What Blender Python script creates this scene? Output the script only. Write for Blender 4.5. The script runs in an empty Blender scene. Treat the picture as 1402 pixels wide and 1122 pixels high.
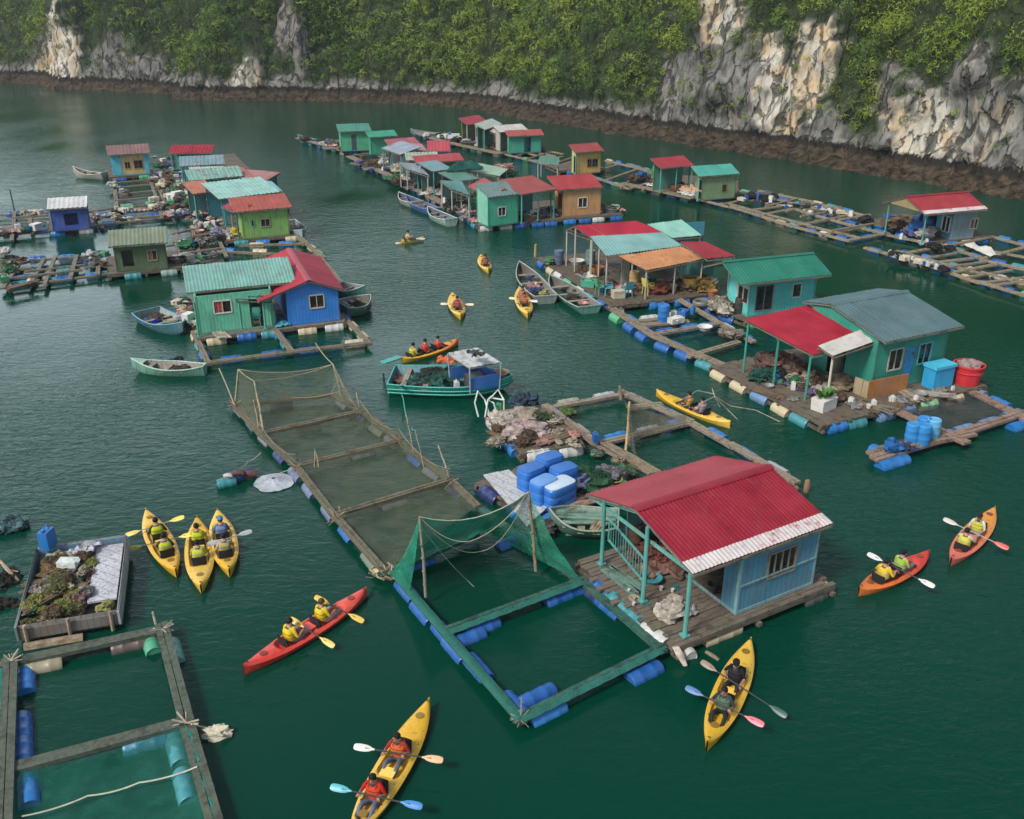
import bpy, math, random, numpy as np
from mathutils import Vector, Matrix, noise
R = math.radians
SC = bpy.context.scene
COL = SC.collection
random.seed(11)
RNG = np.random.default_rng(7)
# ------------------------------------------------------------------ camera
FPX, PIT, CAMH = 1300.0, math.atan(581/1300), 15.5
cp, sp = math.cos(PIT), math.sin(PIT)
cd = bpy.data.cameras.new('camera'); cam = bpy.data.objects.new('camera', cd); COL.objects.link(cam)
cam.location = (0, 0, CAMH); cam.rotation_euler = (math.pi/2-PIT, 0, 0)
cd.sensor_width = 36; cd.lens = FPX/1402*36; cd.clip_start = .1; cd.clip_end = 3000
SC.camera = cam

def W(px, py, z=0.0):
    """point on the level plane z seen at photo position px, py (1402 x 1122)"""
    x = (px-701)/FPX; y = (py-561)/FPX
    dx, dy, dz = x, cp-y*sp, -sp-y*cp
    t = (z-CAMH)/dz
    return Vector((dx*t, dy*t, z))
def PIX(p):
    x, y, z = p[0], p[1], p[2]-CAMH
    zc = y*cp - z*sp; yc = -y*sp - z*cp
    return 701+FPX*x/zc, 561+FPX*yc/zc

# ------------------------------------------------------------------ materials
_M = {}
def nt(name):
    m = bpy.data.materials.new(name); m.use_nodes = True
    n = m.node_tree.nodes; l = m.node_tree.links
    return m, n, l, n['Principled BSDF']
def N(n, t, **kw):
    x = n.new(t)
    for k, v in kw.items():
        if k in x.inputs.keys(): x.inputs[k].default_value = v
        else: setattr(x, k, v)
    return x
def noise_n(n, l, vec, scale, detail=4, rough=.6, dist=0.0):
    t = n.new('ShaderNodeTexNoise'); t.inputs['Scale'].default_value = scale
    t.inputs['Detail'].default_value = detail; t.inputs['Roughness'].default_value = rough; t.inputs['Distortion'].default_value = dist
    l.new(vec, t.inputs['Vector']); return t.outputs['Fac']
def ramp(n, l, fac, p0, p1, c0=(0,0,0,1), c1=(1,1,1,1)):
    r = n.new('ShaderNodeValToRGB'); r.color_ramp.elements[0].position = p0; r.color_ramp.elements[1].position = p1
    r.color_ramp.elements[0].color = c0; r.color_ramp.elements[1].color = c1
    l.new(fac, r.inputs['Fac']); return r.outputs['Color']
def mixc(n, l, fac, a, b, mode='MIX'):
    m = n.new('ShaderNodeMix'); m.data_type = 'RGBA'; m.blend_type = mode
    for s, v in ((0, fac), (6, a), (7, b)):
        if isinstance(v, (int, float)): m.inputs[s].default_value = v
        elif isinstance(v, tuple): m.inputs[s].default_value = v if len(v) == 4 else (*v, 1)
        else: l.new(v, m.inputs[s])
    return m.outputs[2]
def math_n(n, l, op, a, b=None):
    m = n.new('ShaderNodeMath'); m.operation = op
    for i, v in enumerate((a, b)):
        if v is None: continue
        if isinstance(v, (int, float)): m.inputs[i].default_value = v
        else: l.new(v, m.inputs[i])
    return m.outputs[0]
def objco(n, l, scale=(1,1,1)):
    tc = n.new('ShaderNodeTexCoord'); mp = n.new('ShaderNodeMapping'); mp.inputs['Scale'].default_value = scale
    l.new(tc.outputs['Object'], mp.inputs['Vector']); return mp.outputs['Vector']
def bump(n, l, bs, h, strength=.4, dist=.02):
    b = n.new('ShaderNodeBump'); b.inputs['Strength'].default_value = strength; b.inputs['Distance'].default_value = dist
    l.new(h, b.inputs['Height']); l.new(b.outputs[0], bs.inputs['Normal'])
def cached(f):
    def g(*a, **k):
        key = (f.__name__, a, tuple(sorted(k.items())))
        if key not in _M: _M[key] = f(*a, **k)
        return _M[key]
    return g
def dk(c, f): return tuple(x*f for x in c)

@cached
def painted(c, wear=.35, axis='x', board=.16):
    """painted planks: vertical board seams, faded and stained patches"""
    m, n, l, b = nt('painted_boards'); v = objco(n, l)
    f1 = noise_n(n, l, v, 1.3, 6, .65); f2 = noise_n(n, l, objco(n, l, (4,4,.5)), 3, 5, .7)
    col = mixc(n, l, ramp(n, l, f1, .35, .75), (*c, 1), (*[min(1, x*1.25+.03) for x in c], 1))
    col = mixc(n, l, math_n(n, l, 'MULTIPLY', ramp(n, l, f2, .50, .68), min(1, wear*1.7)), col, (.15, .125, .10, 1))
    f4 = noise_n(n, l, v, .9, 5, .7)
    col = mixc(n, l, math_n(n, l, 'MULTIPLY', ramp(n, l, f4, .52, .64), min(.8, wear*1.2)), col, (*[x*.45+.12 for x in c], 1))
    sx = n.new('ShaderNodeSeparateXYZ'); l.new(objco(n, l), sx.inputs[0])
    s = math_n(n, l, 'ADD', sx.outputs[0], sx.outputs[1])
    fr = math_n(n, l, 'FRACT', math_n(n, l, 'DIVIDE', s, board))
    seam = math_n(n, l, 'LESS_THAN', fr, .10)
    col = mixc(n, l, math_n(n, l, 'MULTIPLY', seam, .55), col, (*dk(c, .35), 1))
    l.new(col, b.inputs['Base Color']); b.inputs['Roughness'].default_value = .62
    bump(n, l, b, math_n(n, l, 'SUBTRACT', math_n(n, l, 'MULTIPLY', f2, .5), seam), .5, .012)
    return m
@cached
def sheet(c, c2=(.17,.075,.045), rust=.35, spec=.22, fade=1.2):
    """painted corrugated sheet metal with rust streaks down the slope"""
    m, n, l, b = nt('roof_sheet'); v = objco(n, l)
    f1 = noise_n(n, l, v, .8, 6, .6); f2 = noise_n(n, l, v, 5.5, 6, .75); f3 = noise_n(n, l, v, 2.2, 5, .7)
    col = mixc(n, l, ramp(n, l, f1, .3, .7), (*dk(c, .82), 1), (*[min(1, x*fade+.012) for x in c], 1))
    msk = math_n(n, l, 'MULTIPLY', ramp(n, l, f3, .50, .66), ramp(n, l, f2, .40, .62))
    col = mixc(n, l, math_n(n, l, 'MULTIPLY', msk, rust*1.8), col, (*c2, 1))
    l.new(col, b.inputs['Base Color']); b.inputs['Roughness'].default_value = .42
    b.inputs['Specular IOR Level'].default_value = spec
    bump(n, l, b, f2, .25, .01)
    return m
@cached
def timber(c=(.20,.16,.12), grain=(1,8,8), lich=.3):
    m, n, l, b = nt('weathered_timber')
    f1 = noise_n(n, l, objco(n, l, grain), 3, 6, .7); f2 = noise_n(n, l, objco(n, l), 1.1, 4, .6)
    col = mixc(n, l, ramp(n, l, f1, .3, .72), (*dk(c, .5), 1), (*dk(c, 1.45), 1))
    col = mixc(n, l, math_n(n, l, 'MULTIPLY', ramp(n, l, f2, .5, .72), lich), col, (.10, .13, .075, 1))
    f3 = noise_n(n, l, objco(n, l), 2.6, 5, .7)
    col = mixc(n, l, math_n(n, l, 'MULTIPLY', ramp(n, l, f3, .52, .62), .7), col, (*dk(c, .28), 1))
    l.new(col, b.inputs['Base Color']); b.inputs['Roughness'].default_value = .85
    bump(n, l, b, f1, .5, .012)
    return m
@cached
def deckmat(c=(.17,.135,.105), board=.19):
    """planked deck, boards run along local x or y by mesh; stains"""
    m, n, l, b = nt('deck_planks'); v = objco(n, l)
    sx = n.new('ShaderNodeSeparateXYZ'); l.new(v, sx.inputs[0])
    q = math_n(n, l, 'DIVIDE', sx.outputs[1], board)
    fr = math_n(n, l, 'FRACT', q); idn = math_n(n, l, 'FLOOR', q)
    wn = n.new('ShaderNodeTexWhiteNoise'); wn.noise_dimensions = '1D'; l.new(idn, wn.inputs['W'])
    f1 = noise_n(n, l, objco(n, l, (1.2, 9, 1)), 2.5, 6, .7); f2 = noise_n(n, l, v, 1.4, 6, .65)
    k = math_n(n, l, 'ADD', math_n(n, l, 'MULTIPLY', wn.outputs[0], .5), math_n(n, l, 'MULTIPLY', f1, .7))
    col = mixc(n, l, ramp(n, l, k, .25, .95), (*dk(c, .45), 1), (*dk(c, 1.6), 1))
    col = mixc(n, l, ramp(n, l, f2, .55, .8), col, (*dk(c, .4), 1))
    seam = math_n(n, l, 'LESS_THAN', fr, .12)
    col = mixc(n, l, math_n(n, l, 'MULTIPLY', seam, .8), col, (.015, .012, .01, 1))
    l.new(col, b.inputs['Base Color']); b.inputs['Roughness'].default_value = .8
    bump(n, l, b, math_n(n, l, 'SUBTRACT', f1, seam), .5, .015)
    return m
@cached
def plastic(c, rough=.42, dirt=.35, dcol=(.12,.10,.07)):
    m, n, l, b = nt('worn_plastic'); v = objco(n, l)
    f1 = noise_n(n, l, v, 2.3, 5, .65); f2 = noise_n(n, l, v, 9, 5, .7)
    col = mixc(n, l, ramp(n, l, f1, .35, .7), (*c, 1), (*[min(1, x*1.2+.02) for x in c], 1))
    col = mixc(n, l, math_n(n, l, 'MULTIPLY', ramp(n, l, f2, .52, .7), dirt), col, (*dcol, 1))
    l.new(col, b.inputs['Base Color']); b.inputs['Roughness'].default_value = rough
    bump(n, l, b, f2, .12, .01)
    return m
@cached
def cloth(c, rough=.9):
    m, n, l, b = nt('cloth'); v = objco(n, l)
    f1 = noise_n(n, l, v, 9, 5, .65)
    l.new(mixc(n, l, ramp(n, l, f1, .3, .7), (*dk(c, .72), 1), (*[min(1, x*1.12) for x in c], 1)), b.inputs['Base Color'])
    b.inputs['Roughness'].default_value = rough; b.inputs['Specular IOR Level'].default_value = .2
    bump(n, l, b, f1, .5, .02)
    return m
@cached
def plain(c, rough=.6, metal=0.0):
    m, n, l, b = nt('plain_paint'); v = objco(n, l)
    f = noise_n(n, l, v, 6, 4, .6)
    l.new(mixc(n, l, ramp(n, l, f, .3, .7), (*dk(c, .75), 1), (*[min(1, x*1.15) for x in c], 1)), b.inputs['Base Color'])
    b.inputs['Roughness'].default_value = rough; b.inputs['Metallic'].default_value = metal
    return m
@cached
def skinmat(c):
    m, n, l, b = nt('skin'); v = objco(n, l)
    f = noise_n(n, l, v, 20, 3, .5)
    l.new(mixc(n, l, f, (*dk(c, .85), 1), (*c, 1)), b.inputs['Base Color']); b.inputs['Roughness'].default_value = .5
    return m
@cached
def glassmat():
    m, n, l, b = nt('window_glass'); b.inputs['Base Color'].default_value = (.012, .014, .014, 1); b.inputs['Roughness'].default_value = .12
    v = objco(n, l); f = noise_n(n, l, v, 3, 3, .5)
    l.new(mixc(n, l, ramp(n, l, f, .4, .7), (.010, .011, .011, 1), (.05, .045, .04, 1)), b.inputs['Base Color'])
    return m
@cached
def netmat(c, cover=.45, cell=0.06):
    """fishing net: fine mesh seen as thin threads, partly see-through"""
    m, n, l, b = nt('fishing_net'); v = objco(n, l)
    f = noise_n(n, l, v, 2.2, 5, .6)
    l.new(mixc(n, l, f, (*dk(c, .6), 1), (*dk(c, 1.5), 1)), b.inputs['Base Color']); b.inputs['Roughness'].default_value = .8
    tr = n.new('ShaderNodeBsdfTransparent'); ms = n.new('ShaderNodeMixShader')
    a = math_n(n, l, 'ADD', math_n(n, l, 'MULTIPLY', ramp(n, l, noise_n(n, l, v, 1.1, 5, .7), .3, .75), .35), cover-.15)
    wv = n.new('ShaderNodeTexNoise'); wv.inputs['Scale'].default_value = 1/cell; l.new(v, wv.inputs['Vector'])
    a = math_n(n, l, 'MULTIPLY', a, math_n(n, l, 'ADD', math_n(n, l, 'MULTIPLY', wv.outputs[0], .9), .55))
    l.new(a, ms.inputs[0]); l.new(tr.outputs[0], ms.inputs[1]); l.new(b.outputs[0], ms.inputs[2])
    l.new(ms.outputs[0], n['Material Output'].inputs[0])
    return m

# ------------------------------------------------------------------ mesh builder
class MB:
    def __init__(s): s.v = []; s.f = []; s.mi = []; s.m = 0
    def add(s, vs, fs):
        o = len(s.v); s.v += [tuple(p) for p in vs]
        for f in fs: s.f.append(tuple(i+o for i in f)); s.mi.append(s.m)
        return s
    def box(s, c, d, rz=0, rx=0, ry=0, taper=1.0):
        M = Matrix.Rotation(rz, 3, 'Z') @ Matrix.Rotation(ry, 3, 'Y') @ Matrix.Rotation(rx, 3, 'X')
        c = Vector(c); vs = []
        for z in (-1, 1):
            k = taper if z > 0 else 1
            for x, y in ((-1,-1),(1,-1),(1,1),(-1,1)):
                vs.append(c + M @ Vector((x*d[0]/2*k, y*d[1]/2*k, z*d[2]/2)))
        return s.add(vs, [(3,2,1,0),(4,5,6,7),(0,1,5,4),(1,2,6,5),(2,3,7,6),(3,0,4,7)])
    def b2(s, x0, x1, y0, y1, z0, z1): return s.box(((x0+x1)/2,(y0+y1)/2,(z0+z1)/2), (abs(x1-x0),abs(y1-y0),abs(z1-z0)))
    def beam(s, p, q, w, h):
        p, q = Vector(p), Vector(q); d = q-p
        if d.length < 1e-6: return s
        d.normalize(); up = Vector((0,0,1))
        if abs(d.z) > .98: up = Vector((0,1,0))
        sd = d.cross(up).normalized(); u = sd.cross(d).normalized()
        vs = []
        for c in (p, q):
            for a, b in ((-1,-1),(1,-1),(1,1),(-1,1)): vs.append(c + sd*a*w/2 + u*b*h/2)
        return s.add(vs, [(0,1,2,3),(7,6,5,4),(0,4,5,1),(1,5,6,2),(2,6,7,3),(3,7,4,0)])
    def tube(s, pts, r, seg=8, caps=True):
        pts = [Vector(p) for p in pts]; n = len(pts)
        rs = r if isinstance(r, (list, tuple)) else [r]*n
        vs = []; prev = None
        for i, p in enumerate(pts):
            d = (pts[min(i+1, n-1)]-pts[max(i-1, 0)])
            d = d.normalized() if d.length > 1e-9 else Vector((0,0,1))
            if prev is None:
                a = Vector((0,0,1)) if abs(d.z) < .9 else Vector((1,0,0))
                u = d.cross(a).normalized()
            else: u = (prev - d*prev.dot(d)).normalized()
            prev = u; w = d.cross(u)
            for k in range(seg):
                t = 2*math.pi*k/seg; vs.append(p + (u*math.cos(t)+w*math.sin(t))*rs[i])
        fs = []
        for i in range(n-1):
            for k in range(seg):
                a = i*seg+k; b = i*seg+(k+1)%seg; fs.append((a, b, b+seg, a+seg))
        if caps: fs.append(tuple(range(seg-1, -1, -1))); fs.append(tuple((n-1)*seg+k for k in range(seg)))
        return s.add(vs, fs)
    def lathe(s, prof, seg=14, M=None, caps=True):
        """prof: (radius, height) list; M 4x4 placement"""
        M = M or Matrix.Identity(4); vs = []; fs = []
        for r, h in prof:
            for k in range(seg):
                t = 2*math.pi*k/seg; vs.append(M @ Vector((r*math.cos(t), r*math.sin(t), h)))
        for i in range(len(prof)-1):
            for k in range(seg):
                a = i*seg+k; b = i*seg+(k+1)%seg; fs.append((a, b, b+seg, a+seg))
        if caps: fs.append(tuple(range(seg-1, -1, -1))); fs.append(tuple((len(prof)-1)*seg+k for k in range(seg)))
        return s.add(vs, fs)
    def loft(s, rings, closed=True, caps=True):
        k = len(rings[0]); vs = [p for r in rings for p in r]; fs = []
        for i in range(len(rings)-1):
            for j in range(k if closed else k-1):
                a = i*k+j; b = i*k+(j+1)%k; fs.append((a, b, b+k, a+k))
        if caps and closed: fs.append(tuple(range(k-1, -1, -1))); fs.append(tuple((len(rings)-1)*k+j for j in range(k)))
        return s.add(vs, fs)
    def grid(s, fn, nu, nv):
        vs = [fn(i/nu, j/nv) for j in range(nv+1) for i in range(nu+1)]
        fs = [(j*(nu+1)+i, j*(nu+1)+i+1, (j+1)*(nu+1)+i+1, (j+1)*(nu+1)+i) for j in range(nv) for i in range(nu)]
        return s.add(vs, fs)
    def blob(s, c, r, seed=0, amp=.25, sub=2, flat=1.0):
        """lumpy sack or heap"""
        u, w = 10*sub//2, 7*sub//2; c = Vector(c); rr = r if isinstance(r, (tuple, list)) else (r, r, r*flat)
        vs = []; fs = []
        for j in range(w+1):
            ph = -math.pi/2+math.pi*j/w
            for i in range(u):
                t = 2*math.pi*i/u; d = Vector((math.cos(ph)*math.cos(t), math.cos(ph)*math.sin(t), math.sin(ph)))
                k = 1+amp*noise.noise(d*2.1+Vector((seed*3.7, seed*1.3, 0)))+amp*.5*noise.noise(d*5+Vector((seed, 9, 4)))
                vs.append(c+Vector((d.x*rr[0]*k, d.y*rr[1]*k, d.z*rr[2]*k)))
        for j in range(w):
            for i in range(u): fs.append((j*u+i, j*u+(i+1)%u, (j+1)*u+(i+1)%u, (j+1)*u+i))
        return s.add(vs, fs)
    def build(s, name, mat, parent=None, world=False, sharp=38):
        me = bpy.data.meshes.new(name)
        vs = s.v
        if world and parent is not None:
            Mi = parent.matrix_basis.inverted()
            if parent.parent is not None: Mi = Mi @ parent.parent.matrix_basis.inverted()
            vs = [Mi @ Vector(p) for p in vs]
        me.from_pydata([tuple(p) for p in vs], [], s.f)
        mats = mat if isinstance(mat, (list, tuple)) else [mat]
        for mm in mats: me.materials.append(mm)
        if len(mats) > 1: me.polygons.foreach_set('material_index', s.mi)
        me.polygons.foreach_set('use_smooth', [True]*len(s.f))
        me.set_sharp_from_angle(angle=R(sharp)); me.update()
        o = bpy.data.objects.new(name, me); COL.objects.link(o)
        if parent is not None: o.parent = parent
        return o

def tag(o, label=None, cat=None, group=None, kind=None):
    if label: o['label'] = label
    if cat: o['category'] = cat
    if group: o['group'] = group
    if kind: o['kind'] = kind
    return o
def thing(name, label, cat, loc=(0,0,0), rz=0, group=None):
    o = bpy.data.objects.new(name, None); COL.objects.link(o)
    o.location = loc; o.rotation_euler = (0, 0, rz); o.empty_display_size = .3
    bpy_m = Matrix.Translation(Vector(loc)) @ Matrix.Rotation(rz, 4, 'Z'); o.matrix_basis = bpy_m
    return tag(o, label, cat, group)
def copy_tree(o, parent=None):
    c = o.copy(); COL.objects.link(c)
    if parent is not None: c.parent = parent
    for ch in [x for x in bpy.data.objects if x.parent == o]: copy_tree(ch, c)
    return c
def fr(Lp, Rp, Bp=None, z=0.0, W_=None):
    """local frame: origin at the left front corner, x to the right front corner, y away; returns origin, yaw, length, depth"""
    a, b = W(*Lp, z), W(*Rp, z); u = b-a; L = u.length; yaw = math.atan2(u.y, u.x)
    if Bp is not None:
        v = Vector((-math.sin(yaw), math.cos(yaw), 0)); W_ = abs((W(*Bp, z)-a).dot(v))
    return a, yaw, L, W_
def at2(v): return math.atan2(v.y, v.x)
# ------------------------------------------------------------------ sky and light
SUN_EL, SUN_AZ = 46, 226   # azimuth measured clockwise from +Y (north): behind and left of the camera
w = bpy.data.worlds.new('World'); SC.world = w; w.use_nodes = True
wn, wl = w.node_tree.nodes, w.node_tree.links
bg = wn['Background']
sky = wn.new('ShaderNodeTexSky'); sky.sky_type = 'NISHITA'; sky.sun_disc = False
sky.sun_elevation = R(SUN_EL); sky.sun_rotation = R(SUN_AZ); sky.air_density = 1.3; sky.dust_density = 4.0; sky.ozone_density = 1.0
tc = wn.new('ShaderNodeTexCoord'); mp = wn.new('ShaderNodeMapping'); mp.inputs['Scale'].default_value = (1, 1, 2.6)
wl.new(tc.outputs['Generated'], mp.inputs['Vector'])
cl = noise_n(wn, wl, mp.outputs['Vector'], 2.2, 7, .58, .3)
sxz = wn.new('ShaderNodeSeparateXYZ'); wl.new(tc.outputs['Generated'], sxz.inputs[0])
lowk = wn.new('ShaderNodeMapRange'); lowk.inputs['From Min'].default_value = .80; lowk.inputs['From Max'].default_value = .30; wl.new(sxz.outputs[2], lowk.inputs['Value'])
base = math_n(wn, wl, 'MINIMUM', math_n(wn, wl, 'ADD', math_n(wn, wl, 'MULTIPLY', ramp(wn, wl, cl, .30, .62), .6), math_n(wn, wl, 'MULTIPLY', lowk.outputs[0], .55)), 1.0)
clr = math_n(wn, wl, 'MULTIPLY', base, math_n(wn, wl, 'ADD', math_n(wn, wl, 'MULTIPLY', lowk.outputs[0], .94), .06))
# the cloud is brighter toward the left end of the bay
dt = wn.new('ShaderNodeVectorMath'); dt.operation = 'DOT_PRODUCT'; wl.new(tc.outputs['Generated'], dt.inputs[0]); dt.inputs[1].default_value = (-.62, .78, .0)
glow = wn.new('ShaderNodeMapRange'); glow.inputs['From Min'].default_value = .2; glow.inputs['From Max'].default_value = 1.0; glow.inputs['To Min'].default_value = .70; glow.inputs['To Max'].default_value = 2.05; wl.new(dt.outputs['Value'], glow.inputs['Value'])
skc = mixc(wn, wl, math_n(wn, wl, 'MULTIPLY', clr, .88), sky.outputs[0], mixc(wn, wl, 1.0, (9.6, 11.2, 12.2, 1), glow.outputs[0], 'MULTIPLY'))
wl.new(skc, bg.inputs['Color']); bg.inputs['Strength'].default_value = .088
sd = bpy.data.lights.new('sun', 'SUN'); sun = bpy.data.objects.new('sun', sd); COL.objects.link(sun)
sd.energy = 2.7; sd.angle = R(12); sd.color = (1, .95, .87)
az = R(SUN_AZ)
sdir = Vector((math.sin(az)*math.cos(R(SUN_EL)), math.cos(az)*math.cos(R(SUN_EL)), math.sin(R(SUN_EL))))
sun.rotation_euler = sdir.to_track_quat('Z', 'Y').to_euler(); sun.location = (0, -20, 60)
SC.view_settings.view_transform = 'Standard'; SC.view_settings.look = 'None'; SC.view_settings.exposure = .32; SC.view_settings.gamma = 1
SC.render.engine = 'CYCLES'; SC.cycles.max_bounces = 8; SC.cycles.transparent_max_bounces = 16; SC.cycles.caustics_reflective = False; SC.cycles.caustics_refractive = False
SC.cycles.use_denoising = True

# ------------------------------------------------------------------ water
def water_mat():
    m, n, l, b = nt('bay_water'); v = objco(n, l)
    patch = ramp(n, l, noise_n(n, l, objco(n, l, (1, .6, 1)), .045, 3, .5), .38, .64)
    col = mixc(n, l, ramp(n, l, noise_n(n, l, v, .03, 3, .5), .3, .7), (.0001, .0315, .0185, 1), (.0002, .044, .026, 1))
    l.new(col, b.inputs['Base Color']); b.inputs['Roughness'].default_value = .02; b.inputs['IOR'].default_value = 1.333
    b.inputs['Specular IOR Level'].default_value = .30
    h1 = noise_n(n, l, objco(n, l, (1, 1.5, 1)), .55, 2, .5, .4)
    h2 = noise_n(n, l, objco(n, l, (1, 1.9, 1)), 2.0, 3, .55, .6)
    h3 = noise_n(n, l, objco(n, l, (1, 1.7, 1)), 5.5, 3, .6, .8)
    amp = math_n(n, l, 'ADD', math_n(n, l, 'MULTIPLY', patch, 1.3), .20)
    h = math_n(n, l, 'ADD', math_n(n, l, 'MULTIPLY', h1, .55), math_n(n, l, 'ADD', math_n(n, l, 'MULTIPLY', h2, .50), math_n(n, l, 'MULTIPLY', h3, .13)))
    sy = n.new('ShaderNodeSeparateXYZ'); l.new(v, sy.inputs[0])
    op = n.new('ShaderNodeMapRange'); op.inputs['From Min'].default_value = 17; op.inputs['From Max'].default_value = 34; op.inputs['To Min'].default_value = .30
    l.new(math_n(n, l, 'ADD', sy.outputs[1], math_n(n, l, 'MULTIPLY', math_n(n, l, 'MAXIMUM', sy.outputs[0], 0.0), 1.9)), op.inputs['Value'])   # open fairway ruffled, lee of the rafts calm
    h = math_n(n, l, 'MULTIPLY', h, math_n(n, l, 'MULTIPLY', amp, op.outputs[0]))
    bump(n, l, b, h, 1.0, .11)
    return m
wb = MB()
wb.add([(-900,-60,0),(900,-60,0),(900,1600,0),(-900,1600,0)], [(0,1,2,3)])
water = tag(wb.build('water', water_mat()), kind='structure')

# ------------------------------------------------------------------ hills
def rock_mat():
    m, n, l, b = nt('limestone')
    v = objco(n, l)
    at = n.new('ShaderNodeAttribute'); at.attribute_name = 'pale'
    av = n.new('ShaderNodeAttribute'); av.attribute_name = 'veg'
    st = noise_n(n, l, objco(n, l, (1, 1, .22)), .50, 6, .62, .6)
    fi = noise_n(n, l, objco(n, l, (1, 1, .45)), 1.25, 4, .62, .3)
    vo = n.new('ShaderNodeTexVoronoi'); vo.feature = 'DISTANCE_TO_EDGE'; vo.inputs['Scale'].default_value = .62; l.new(objco(n, l, (1, 1, .30)), vo.inputs['Vector'])
    crack = ramp(n, l, math_n(n, l, 'ADD', vo.outputs['Distance'], math_n(n, l, 'MULTIPLY', math_n(n, l, 'SUBTRACT', fi, .5), .55)), -.04, .07)
    col = mixc(n, l, ramp(n, l, fi, .34, .66), (.055, .054, .052, 1), (.21, .205, .19, 1))
    k = math_n(n, l, 'ADD', math_n(n, l, 'MULTIPLY', at.outputs['Fac'], .80), math_n(n, l, 'MULTIPLY', math_n(n, l, 'SUBTRACT', st, .5), 1.5))
    pale = mixc(n, l, ramp(n, l, noise_n(n, l, v, .30, 3, .5), .44, .58), (.50, .47, .41, 1), (.47, .36, .23, 1))
    pale = mixc(n, l, ramp(n, l, fi, .36, .50), (.19, .18, .16, 1), pale)
    col = mixc(n, l, ramp(n, l, k, .40, .66), col, pale)
    dark = math_n(n, l, 'MULTIPLY', ramp(n, l, st, .55, .66), .8)
    col = mixc(n, l, dark, col, (.045, .045, .045, 1))
    col = mixc(n, l, crack, mixc(n, l, .65, col, (.022, .024, .020, 1)), col)
    gr = mixc(n, l, fi, (.008, .014, .005, 1), (.030, .050, .012, 1))
    col = mixc(n, l, math_n(n, l, 'MULTIPLY', av.outputs['Fac'], .93), col, gr)
    ge = n.new('ShaderNodeNewGeometry'); sz = n.new('ShaderNodeSeparateXYZ'); l.new(ge.outputs['Position'], sz.inputs[0])
    hz = math_n(n, l, 'ADD', sz.outputs[2], math_n(n, l, 'MULTIPLY', math_n(n, l, 'SUBTRACT', fi, .5), 1.6))
    tide = n.new('ShaderNodeMapRange'); tide.inputs['From Min'].default_value = 1.75; tide.inputs['From Max'].default_value = 2.0; l.new(hz, tide.inputs['Value'])
    undercut_shade = n.new('ShaderNodeMapRange'); undercut_shade.inputs['From Min'].default_value = 1.1; undercut_shade.inputs['From Max'].default_value = 1.35; l.new(hz, undercut_shade.inputs['Value'])
    brown = mixc(n, l, ramp(n, l, noise_n(n, l, v, 1.3, 4, .65), .36, .66), (.014, .011, .008, 1), (.085, .062, .040, 1))
    brown = mixc(n, l, undercut_shade.outputs[0], brown, (.018, .016, .013, 1))  # shade of the undercut put into the rock colour as a dark band
    col = mixc(n, l, tide.outputs[0], brown, col)
    l.new(col, b.inputs['Base Color']); b.inputs['Roughness'].default_value = .9; b.inputs['Specular IOR Level'].default_value = .2
    hh = math_n(n, l, 'ADD', crack, math_n(n, l, 'ADD', math_n(n, l, 'MULTIPLY', fi, .8), math_n(n, l, 'MULTIPLY', st, 1.2)))
    bump(n, l, b, hh, .8, .45)
    return m
ROCK = rock_mat()
def leaf_mat():
    m, n, l, b = nt('foliage')
    at = n.new('ShaderNodeAttribute'); at.attribute_name = 'tint'
    l.new(at.outputs['Color'], b.inputs['Base Color']); b.inputs['Roughness'].default_value = .6; b.inputs['Specular IOR Level'].default_value = .25
    tl = n.new('ShaderNodeBsdfTranslucent'); l.new(at.outputs['Color'], tl.inputs['Color'])
    ms = n.new('ShaderNodeMixShader'); ms.inputs[0].default_value = .25
    l.new(b.outputs[0], ms.inputs[1]); l.new(tl.outputs[0], ms.inputs[2]); l.new(ms.outputs[0], n['Material Output'].inputs[0])
    return m
LEAF = leaf_mat()
# patches of bare limestone where the photograph shows them (centre x, centre y, half sizes, paleness) in photo positions of the far hillside
ROCKS = [(82,75,30,62,.95),(150,95,30,32,.06),(200,95,26,26,.05),(392,30,16,44,.35),(342,104,22,24,.7),(410,75,14,30,.12),
 (255,118,26,14,.3),(470,124,60,7,.5),(560,128,60,6,.5),(300,118,40,12,.5),
 (990,25,32,40,.75),(930,130,26,60,.35),(1010,120,60,85,.16),(1062,115,34,70,.85),(1112,95,26,75,.8),(1135,50,16,30,.9),(1000,165,90,22,.45),(1130,170,34,34,.10),
 (1320,165,105,78,.55),(1268,185,42,50,.9),(1240,210,30,22,.5),(1390,190,40,60,.28),(1180,205,40,14,.35),(860,168,70,8,.25),(760,152,60,6,.3)]
def rockmask(px, py):
    r, p = 0.0, 0.0
    w = .55*noise.fractal(Vector((px*.022, py*.018, 3.3)), 1.0, 2.0, 4)+.25*noise.noise(Vector((px*.12, py*.05, 8)))
    for cx, cy, hx, hy, pl in ROCKS:
        d = math.hypot((px-cx)/hx, (py-cy)/hy)+w
        k = max(0, min(1, (1.08-d)/.16))
        if k > r: r = k
        p = max(p, k*pl*min(1, 1.5-d*.5))
    return r, p
BUSH = []   # (position, normal, radius, far)
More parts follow.
